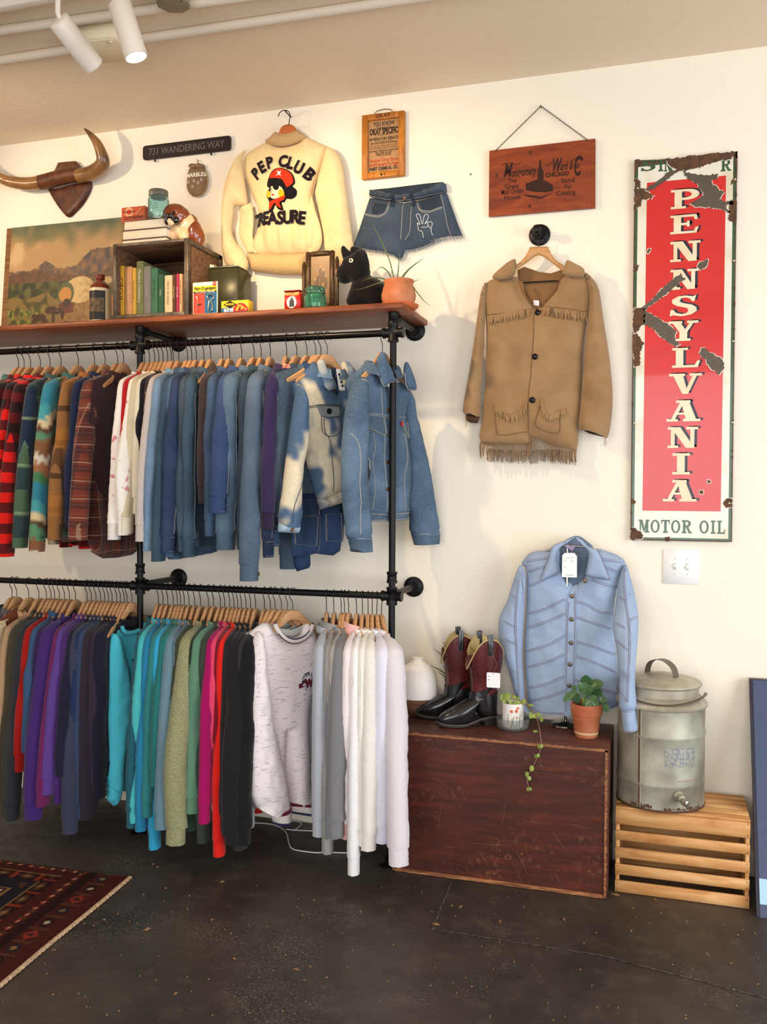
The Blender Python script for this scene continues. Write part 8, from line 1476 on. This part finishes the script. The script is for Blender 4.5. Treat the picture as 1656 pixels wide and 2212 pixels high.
for sgn, pts in ((0, [(312, 385), (260, 480), (215, 620), (170, 760), (95, 920), (82, 1100), (110, 1230), (165, 1400), (210, 1560), (240, 1680), (290, 1800), (340, 1900), (420, 1930), (375, 1850), (350, 1650), (332, 1300), (350, 900), (366, 500)]), (1, [(1395, 375), (1440, 480), (1490, 680), (1528, 900), (1525, 1150), (1500, 1450), (1498, 1650), (1505, 1880), (1345, 1890), (1332, 1700), (1330, 1500), (1305, 1250), (1270, 1020), (1300, 760), (1325, 540)])):
    yv = (lambda y: YD-.215*min(1, max(0, (y-650)/800))**1.2) if sgn else (lambda y: YD)
    q2 = lambda P__: [(PY(*cJ([p])[0], yv(p[1])).x, PY(*cJ([p])[0], yv(p[1])).z) for p in P__]
    zt_b = [(PY(*cJ([(1400, y)])[0], yv(y)).z, yv(y)-YD) for y in range(2150, 350, -50)]; yf_ = (lambda x, z: float(np.interp(z, [a for a, b in zt_b], [b for a, b in zt_b])))
    m = MB(O); s_2 = pillow(m, catmull(q2(pts), 3), .042, .06, YD-.01, .010, crease_fn(150+sgn, .010), back=.8, yfn=yf_, keep=opener(q2([(800, 1860)])[0][1]) if sgn else None); sl = m.build('sleeve', Mds, k); q_o, q_ = q_, q2
    if sgn:
        m = MB(O); s3 = pillow(m, q_([(1350, 1880), (1500, 1875), (1530, 2090), (1372, 2100)]), .036, .04, YD-.01, .009, back=.8, yfn=yf_, keep=lambda a, b: abs(a[1]-b[1]) > abs(a[0]-b[0])); cu = m.build('cuff', Mds, sl)
        seam(cu, [q_([(1352, 1890), (1502, 1885)]), q_([(1375, 2088), (1526, 2080)])], s3, .002, Mrt); u = q_([(1500, 1975)])[0]; m = MB(O); m.prism(el_(u[0], u[1], .003, .008, 12), s3(*u)-.002, s3(*u)); m.build('buttonhole', Mrt, cu)
        for p_2 in ([(1380, 420), (1400, 700), (1440, 1000), (1440, 1400), (1420, 1780)], [(1330, 700), (1400, 740)], [(1285, 960), (1400, 1020)], [(1290, 1150), (1430, 1240)], [(1340, 1430), (1440, 1560)], [(1345, 1690), (1430, 1780)], [(1440, 680), (1490, 670)], [(1450, 940), (1525, 910)]): dbl(sl, p_2, s_2, .006)
    else:
        for p_2 in ([(330, 420), (290, 700), (275, 1000), (290, 1350), (310, 1700)], [(250, 520), (300, 560)], [(215, 680), (290, 720)], [(155, 950), (270, 1010)], [(165, 1130), (280, 1190)], [(215, 1450), (290, 1480)], [(345, 470), (352, 800)]): dbl(sl, p_2, s_2, .006)
    q_ = q_o
for pts in ([(880, 88), (800, 120), (700, 160), (640, 195), (600, 320), (528, 522), (560, 530), (640, 500), (722, 462), (706, 350), (704, 250), (745, 190), (800, 160)], [(880, 88), (950, 120), (1020, 190), (1110, 225), (1160, 320), (1238, 518), (1220, 530), (1100, 515), (990, 488), (1002, 400), (1022, 280), (990, 210), (920, 150)]):
    P_ = q_(pts); m = MB(O); Sc = pillow(m, catmull(P_, 3), .018, .02, YD-.032, .009, crease_fn(8, .004), back=.7); cl = m.build('collar', Mds, k); seam(cl, [[(a*.97+P_[3][0]*.03, b*.99+P_[3][1]*.01) for a, b in P_[3:7]], P_[6:9]], Sc, .002, Mrt)
m = MB(O); m.prism(q_([(760, 182), (890, 180), (845, 240)]), YD-.012, YD-.011); m.build('woven_label', mat('violet_label', (120, 112, 164), col2=(206, 170, 190), vscale=200, vary=.9), k)
tgp = q_([(785, 250), (885, 250), (912, 285), (910, 500), (757, 495), (762, 275)]); m = MB(O); m.prism(tgp, YD-.075, YD-.074); tg = m.build('price_tag', mat('tag_white', (240, 238, 238), rough=.6), k)
cx = (tgp[0][0]+tgp[1][0])/2; 
m = MB(O)
for a, b, w_ in ((818, 300, 30), (858, 297, 30), (788, 328, 25), (860, 330, 25), (785, 390, 25), (835, 475, 90)): u = q_([(a, b)])[0]; m.box((u[0]-w_*.00018, YD-.0756, u[1]-.0006), (u[0]+w_*.00018, YD-.075, u[1]+.0006))
m.build('tag_print', mat('tag_ink', (52, 46, 60)), tg)
m = MB(O); u = q_([(842, 265), (850, 235)]); m.tube([(u[0][0], YD-.0755, u[0][1]), (u[1][0], YD-.02, u[1][1]+.01)], .0008, 4); m.build('string', mat('twine', (120, 106, 88)), tg)
# ---- slatted crate
cx0, cx1, cy0, cy1, CZT = -.168, .302, -.310, -.022, .325; O = (cx0, cy0, 0); k = thing('slatted_crate', 'pale pine slatted crate turned over on the floor under the water cooler', 'crate', O)
M_pine = wood('pale_pine', (206, 150, 92), (184, 122, 66), (222, 172, 116), grain=(1.5, 10, 10), rough=.55, scale=3)
for a, b in ((0, .142), (.206, .340), (.404, .539), (.610, .745), (.794, 1.0)):
    m = MB(O); m.box((cx0, cy0, .002+(CZT-.002)*a), (cx1, cy0+.009, .002+(CZT-.012)*b), bev=.0015); m.build('front_slat', M_pine, k)
    m = MB(O); m.box((cx0, cy1-.009, .002+(CZT-.002)*a), (cx1, cy1, .002+(CZT-.012)*b), bev=.0015); m.build('back_slat', M_pine, k)
n = 5; dy = (cy1-cy0)
for i in range(n): m = MB(O); y = cy0+dy*i/n; m.box((cx0, y+.001, CZT-.010), (cx1, y+dy/n-.014, CZT), bev=.0015); m.build('top_slat', M_pine, k)
for x in (cx0+.001, cx1-.015):
    for a, b in (((x, cy0+.009, .003), (x+.014, cy0+.034, CZT-.010)), ((x, cy1-.034, .003), (x+.014, cy1-.009, CZT-.010))): m = MB(O); m.box(a, b, bev=.001); m.build('corner_post', M_pine, k)
    for z in (.02, .12, .22): m = MB(O); m.box((x, cy0+.034, z), (x+.012, cy1-.034, z+.07), bev=.001); m.build('end_slat', M_pine, k)
m = MB(O)
for x in (cx0+.008, cx1-.008):
    for a in (.03, .11, .24, .31, .43, .51, .64, .72, .83, .96): m.box((x-.0008, cy0-.0006, CZT*a-.004), (x+.0008, cy0+.001, CZT*a+.001))
m.build('staples', M_wire, k, kind='stuff')
# ---- galvanised water cooler
cxx, cyy, R_, zb = -.010, -.182, .160, CZT+.001; O = (cxx, cyy, zb); k = thing('water_cooler', 'weathered galvanised steel water cooler with lid, handles and a small tap', 'water cooler', O)
M_gal = mat('galvanised_steel', (176, 172, 154), rough=.5, metal=.3, spec=.5, col2=(104, 98, 82), vscale=6, vary=.8, bump=.25, bscale=14, detail=7, ramp=(.38, .66)); scuffs(M_gal, 5, .5, (90, 100, 112)); M_gal2 = mat('galvanised_lid', (190, 182, 164), rough=.45, metal=.3, col2=(126, 116, 94), vscale=8, vary=.7, bump=.15, bscale=20)
HB = .385
pr_ = [(0, .002), (R_, .002), (R_*1.012, .006), (R_*1.005, .012)]+[(R_, z) for z in (.03, .085)]+[(R_*1.018, .093), (R_*1.018, .100), (R_, .108), (R_, .20), (R_, .262), (R_*1.02, .270), (R_*1.02, .278), (R_, .286), (R_, HB-.012)]
m = MB(O); m.lathe(pr_+[(R_*.9, HB-.012)], O, 72); m.build('body', M_gal, k)
m = MB(O); m.lathe([(R_*1.0, HB-.014), (R_*1.05, HB-.010), (R_*1.06, HB-.002), (R_*1.03, HB+.004), (R_*.93, HB+.022), (R_*.86, HB+.030), (R_*.85, HB+.060), (R_*.88, HB+.064)], O, 64); m.build('shoulder_ring', M_gal2, k)
m = MB(O); m.lathe([(R_*.80, HB+.058), (R_*.90, HB+.062), (R_*.925, HB+.068), (R_*.92, HB+.073), (R_*.86, HB+.080), (R_*.5, HB+.093), (R_*.15, HB+.100), (0, HB+.101)], O, 64); m.build('lid', M_gal2, k)
M_hd = mat('dark_strap_steel', (110, 104, 92), rough=.4, metal=.7)
a0 = math.radians(-38); dx, dy_ = math.cos(a0), math.sin(a0); pts = [(-.066, .086), (-.064, .115), (-.050, .140), (-.018, .155), (.018, .155), (.050, .138), (.064, .112), (.066, .084)]
m = MB(O); vs = []; 
for s, z in catmull(pts, 4, False):
    for w_ in (-.017, .017):
        for t in (0, .0022): vs.append((cxx+dx*s-dy_*w_*1.0, cyy+dy_*s+dx*w_, zb+HB-.0+z-.004+t))
n_ = len(vs)//4; fs = []
for i in range(n_-1):
    A = i*4; B = A+4; fs += [(A, A+2, B+2, B), (A+1, B+1, B+3, A+3), (A, B, B+1, A+1), (A+2, A+3, B+3, B+2)]
m.add(vs, fs, True); m.build('lid_handle', M_hd, k)
m = MB(O)
for s in (-.066, .066):
    for w_ in (-.008, .008): m.ball((cxx+dx*s*1.0-dy_*w_, cyy+dy_*s+dx*w_, zb+HB+.088), .0028, 8)
m.build('rivets', M_gal2, k)
pts = []
for i in range(41):
    a = math.pi*1.0+math.pi*i/40*1.0; t = i/40; pts.append((cxx+math.cos(a)*R_*1.0, cyy+math.sin(a)*R_*.98, zb+HB+.024+.012*math.cos(t*2*math.pi)))
m = MB(O); m.tube(pts, .0065, 8, flatten=.45, up=(0, 0, 1)); m.build('bail_handle', M_hd, k)
as_ = math.radians(-118); sx, sy = math.cos(as_), math.sin(as_)
for o_ in (-.006, .006): m = MB(O); m.tube([(cxx+sx*R_*1.005-sy*o_, cyy+sy*R_*1.005+sx*o_, zb+z) for z in (.012, .10, .2, .3, HB-.014)], .0022, 6); m.build('side_seam', mat('seam_pale', (170, 160, 138), rough=.5, metal=.4), k)
m = MB(O); m.tube([(cxx+sx*R_*1.003, cyy+sy*R_*1.003, zb+z) for z in (.012, .10, .2, .3, HB-.014)], .0035, 6); m.build('rusty_seam', mat('seam_rust', (96, 66, 46), rough=.8), k)
def cpatch(a0, a1, z0, z1, mt, nm, th=.0008, jag=.0, seed=0):
    rr = random.Random(seed); m = MB(O); n = 24; vs = []
    for i in range(n+1):
        a = math.radians(a0+(a1-a0)*i/n); j0, j1 = rr.uniform(-jag, jag), rr.uniform(-jag, jag)
        for z in (z0+j0, z1+j1): vs.append((cxx+math.cos(a)*(R_*1.002+th), cyy+math.sin(a)*(R_*1.002+th), zb+z))
    m.add(vs, [(2*i, 2*i+2, 2*i+3, 2*i+1) for i in range(n)]); return m.build(nm, mt, k)
cpatch(-84, -42, .172, .240, mat('worn_label_blue', (132, 136, 140), rough=.4, metal=.3, col2=(172, 168, 154), vscale=90, vary=1, ramp=(.4, .6)), 'worn_label', jag=.003)
cpatch(-66, -40, .118, .121, mat('faded_red_print', (170, 96, 86), col2=(150, 146, 130), vscale=200, vary=.9), 'faded_print')
cpatch(-130, -100, .012, .024, Mru, 'rust_stain', jag=.006, seed=2); cpatch(-85, -30, .012, .020, Mru, 'rust_stain', jag=.005, seed=3); m = MB(O); m.lathe([(R_*1.0, .003), (R_*1.018, .003), (R_*1.018, .010), (R_*1.0, .012)], O, 64); m.build('rusty_foot_rim', Mru, k)
at = math.radians(-66); tx, ty = math.cos(at), math.sin(at); tz_ = zb+.066; P_t = lambda r, z=0, s=0: (cxx+tx*r-ty*s, cyy+ty*r+tx*s, tz_+z)
m = MB(O); m.lathe([(.020, 0), (.020, .004), (.015, .008), (.013, .014), (.013, .030), (.009, .032)], P_t(R_), 20, axis=(tx, ty, -.08)); m.build('tap_collar', M_gal2, k)
m = MB(O); m.tube([P_t(R_+.02), P_t(R_+.045, -.006), P_t(R_+.052, -.014)], [.008, .0085, .009], 12); m.lathe([(.010, 0), (.012, .002), (.012, .022), (.009, .024), (0, .024)], P_t(R_+.040, -.008), 18, axis=(tx+.3, ty, -.05)); m.build('tap', mat('bright_chrome', (200, 190, 176), rough=.15, metal=1.0), k)
# ---- leaning blue board
A = PZ(1637, 1983, 0); O = (A.x, A.y, 0); k = thing('painted_board', 'tall navy blue painted board with a pale blue stripe leaning at the right edge', 'board', O)
bx, byb, bzt = .322, -.366, None; Tp = PY(1618, 1467, -.045); hz_ = Tp.z+.0; y_t = -.045; x_t = Tp.x
def BP(f, u, t): # f height fraction, u along the board, t thickness back
    return (bx+(x_t-bx)*f+u, byb+(y_t-byb)*f+t, hz_*f)
def slabp(f0, f1, t0, t1, mt, nm, u0=0, u1=.9): m = MB(O); v = [BP(f0, u0, t0), BP(f0, u1, t0), BP(f1, u1, t0), BP(f1, u0, t0), BP(f0, u0, t1), BP(f0, u1, t1), BP(f1, u1, t1), BP(f1, u0, t1)]; m.add(v, [(0, 1, 2, 3), (7, 6, 5, 4), (0, 4, 5, 1), (1, 5, 6, 2), (2, 6, 7, 3), (3, 7, 4, 0)], True); m.build(nm, mt, k)
M_nb = mat('slate_blue_paint', (66, 76, 104), rough=.45, col2=(74, 84, 112), vscale=30, vary=.4)
slabp(0.002, 1, .0, .028, mat('board_edge', (38, 34, 50), rough=.5), 'core'); slabp(.002, .998, -.0015, 0, M_nb, 'painted_face', u0=.012)
slabp(.055, .155, -.003, -.0015, mat('pale_blue_stripe', (172, 208, 230), rough=.45), 'stripe', u0=.012)
# ---- white cable on the floor
pts = [PZ(*crop(500, 1260, 3.457)([p])[0], .006) for p in [(-60, 1800), (130, 1790), (300, 1800), (400, 1850), (430, 1950), (460, 1985), (540, 2002), (640, 2012), (700, 2006), (800, 2012), (900, 2010), (1000, 1985)]]
m = MB(pts[0]); m.tube(catmull([tuple(p) for p in pts], 6, False), .0028, 8); tag(m.build('power_cable', mat('cable_white', (206, 200, 196), rough=.5)), 'thin white cable lying on the floor under the sweatshirts', 'cable')
pts = [PZ(*crop(500, 1260, 3.457)([p])[0], .008) for p in [(400, 1810), (430, 1775), (500, 1780), (520, 1800), (470, 1840), (410, 1835), (500, 1845), (800, 1850), (870, 1820)]]
m = MB(pts[0]); m.tube(catmull([tuple(p) for p in pts], 6, False), .0026, 8); tag(m.build('power_cable', mat('cable_white', (206, 200, 196), rough=.5)), 'looped white cable farther back near the wall', 'cable')
# ---- patterned rug
C0 = Vector((-1.967, -.769, 0)); e1 = Vector((.062, -.782, 0)).normalized(); e2 = Vector((-.58, -.022, 0)).normalized(); LW, LH, st = 1.3, 1.35, .0062; nu, nv = int(LW/st), int(LH/st)
MAR, DRK, NAV, TAN, RED, CRM, BRN = (70, 32, 28), (44, 26, 26), (38, 34, 42), (132, 100, 66), (132, 52, 38), (170, 154, 128), (82, 54, 38)
def rug_col(s, t):
    def motif(d, l, w, per, base, a, b_, c_):
        u = ((l % per)/per-.5)*2; v = ((d)/w-.5)*2; q = abs(u)+abs(v)
        if q < .35: return b_
        if q < .8: return a
        if abs(u) > .86: return c_
        return base
    d, l = (s, t) if s < t*2.2+.0 else (t*2.2, s)
    if s < .05: return MAR if s > .004 else BRN
    if s < .054: return BRN
    if s < .125:
        i = int(t/.09) % 3; return motif(s-.054, t, .07, .09, MAR, (NAV, DRK, RED)[i], (TAN, CRM, NAV)[i], BRN)
    if s < .129: return BRN
    if s < .175: return DRK if s < .17 else MAR
    if t < .03: return motif(t, s, .03, .05, DRK, RED, CRM, BRN)
    if s < .21: return motif(s-.175, t, .035, .05, DRK, RED, CRM, BRN)
    if s < .25 or t < .065: return MAR
    if s < .254 or t < .069: return TAN
    if s < .31: return motif(s-.254, t, .056, .11, DRK, BRN, TAN, RED)
    if t < .125: return motif(t-.069, s, .056, .11, DRK, BRN, TAN, RED)
    if s < .315 or t < .13: return TAN
    if s < .335 or t < .15: return NAV
    u, v = ((s-.335) % .26)/.26*2-1, ((t-.15) % .30)/.30*2-1; q = max(abs(u), abs(v)*1.1)
    if q < .22: return RED
    if q < .30: return TAN
    if q < .42: return NAV
    if q < .52 and (abs(u) < .3 or abs(v) > .2): return CRM
    if q < .62: return MAR
    if q < .68: return TAN
    if abs(u)+abs(v) > 1.6: return BRN
    return NAV
m = MB(C0); rs = random.Random(2)
for j in range(nv+1):
    for i in range(nu+1):
        s, t = i*st, j*st; p = C0+e1*t+e2*s; w_ = .010*nz(p.x*2.2, p.y*2.2, 0); h = .007+.0015*nz(p.x*8, p.y*8, 3); g = .8+.4*rs.random(); m.v.append((p.x+w_, p.y+w_*.6, h)); cc = lin(rug_col(s, t)); m.c.append((cc[0]*g, cc[1]*g, cc[2]*g, 1))
for j in range(nv):
    for i in range(nu): a = j*(nu+1)+i; m.f.append((a, a+1, a+nu+2, a+nu+1))
k = thing('rug', 'dark red patterned wool rug on the floor at the left edge', 'rug', tuple(C0)); m.build('pile', mat('wool_pile', (80, 40, 36), rough=.95, spec=.05, attr=True, bump=.4, bscale=300), k)
m = MB(C0); v = []
for a, b in ((0, 0), (LW, 0), (LW, LH), (0, LH)): p = C0+e1*b+e2*a; v.append((p.x, p.y, .0006))
m.add(v+[(a, b, .005) for a, b, c_ in v], [(0, 1, 2, 3), (4, 5, 6, 7), (0, 1, 5, 4), (1, 2, 6, 5), (2, 3, 7, 6), (3, 0, 4, 7)]); m.build('backing', mat('rug_backing', (90, 60, 48), rough=.95), k)
m = MB(C0)
for i in range(230):
    t = i*.0059; p = C0+e1*t-e2*.004; w_ = .010*nz(p.x*2.2, p.y*2.2, 0); m.tube([(p.x+w_-.003, p.y, .007), (p.x+w_+.004, p.y-.001, .009), (p.x+w_+.009+.002*math.sin(i*1.7), p.y+.001, .003)], .0034, 5)
m.build('overcast_edge', mat('edge_wool', (196, 166, 132), rough=.95, col2=(120, 80, 60), vscale=80, vary=.6), k, kind='stuff')
# ---- scattered wood chips and dry leaves
m = MB((-.5, -1.3, 0)); rr = random.Random(21); Mlf = mat('dry_leaf', (150, 110, 76), rough=.9)
def flake(px, py, r):
    p = PZ(px, py, .003); a = rr.uniform(0, 6.28); m.add([(p.x+math.cos(a+t)*r*q, p.y+math.sin(a+t)*r*q, .002+.003*(i % 2)) for i, (t, q) in enumerate(((0, 1.6), (1.3, .5), (2.9, 1.5), (4.4, .6)))]+[(p.x+math.cos(a+t)*r*q, p.y+math.sin(a+t)*r*q, .0012) for t, q in ((0, 1.6), (1.3, .5), (2.9, 1.5), (4.4, .6))], [(0, 1, 2, 3), (7, 6, 5, 4), (0, 4, 5, 1), (1, 5, 6, 2), (2, 6, 7, 3), (3, 7, 4, 0)])
for px, py, r in ((318, 2007, .009), (458, 1986, .005), (480, 1904, .007), (1330, 1932, .012), (995, 1958, .008), (1218, 1985, .009), (1080, 1990, .009), (942, 1996, .010), (640, 2093, .007), (380, 2145, .006), (505, 2070, .004), (280, 1990, .003), (150, 1985, .004), (225, 1986, .004), (1415, 1943, .008), (1363, 2010, .005), (340, 1872, .004), (330, 1866, .004)): flake(px, py, r)
for i in range(140): flake(rr.uniform(60, 1640), rr.uniform(1900, 2205), rr.uniform(.0012, .0034))
tag(m.build('floor_debris', Mlf, smooth=False), 'dry leaf bits and wood chips scattered over the dark concrete floor', 'debris', kind='stuff')
import OpenImageIO as oiio,sys
b=oiio.ImageBuf('/workdir/render_main.png');s=b.spec();k=s.width/1656
P=[(60,280),(300,250),(1000,150),(1300,500),(1600,1200),(980,1350),(960,1000),(150,200),(700,120),(1200,80),(600,2100),(1200,2000),(1550,2100),(700,240),(960,700),(620,300),(1480,1000),(30,1500)]
r=b.get_pixels(oiio.UINT8)
for x,y in P:
    X,Y=int(x*k),int(y*k);print((x,y),r[max(0,Y-2):Y+3,max(0,X-2):X+3,:3].mean((0,1)).astype(int))
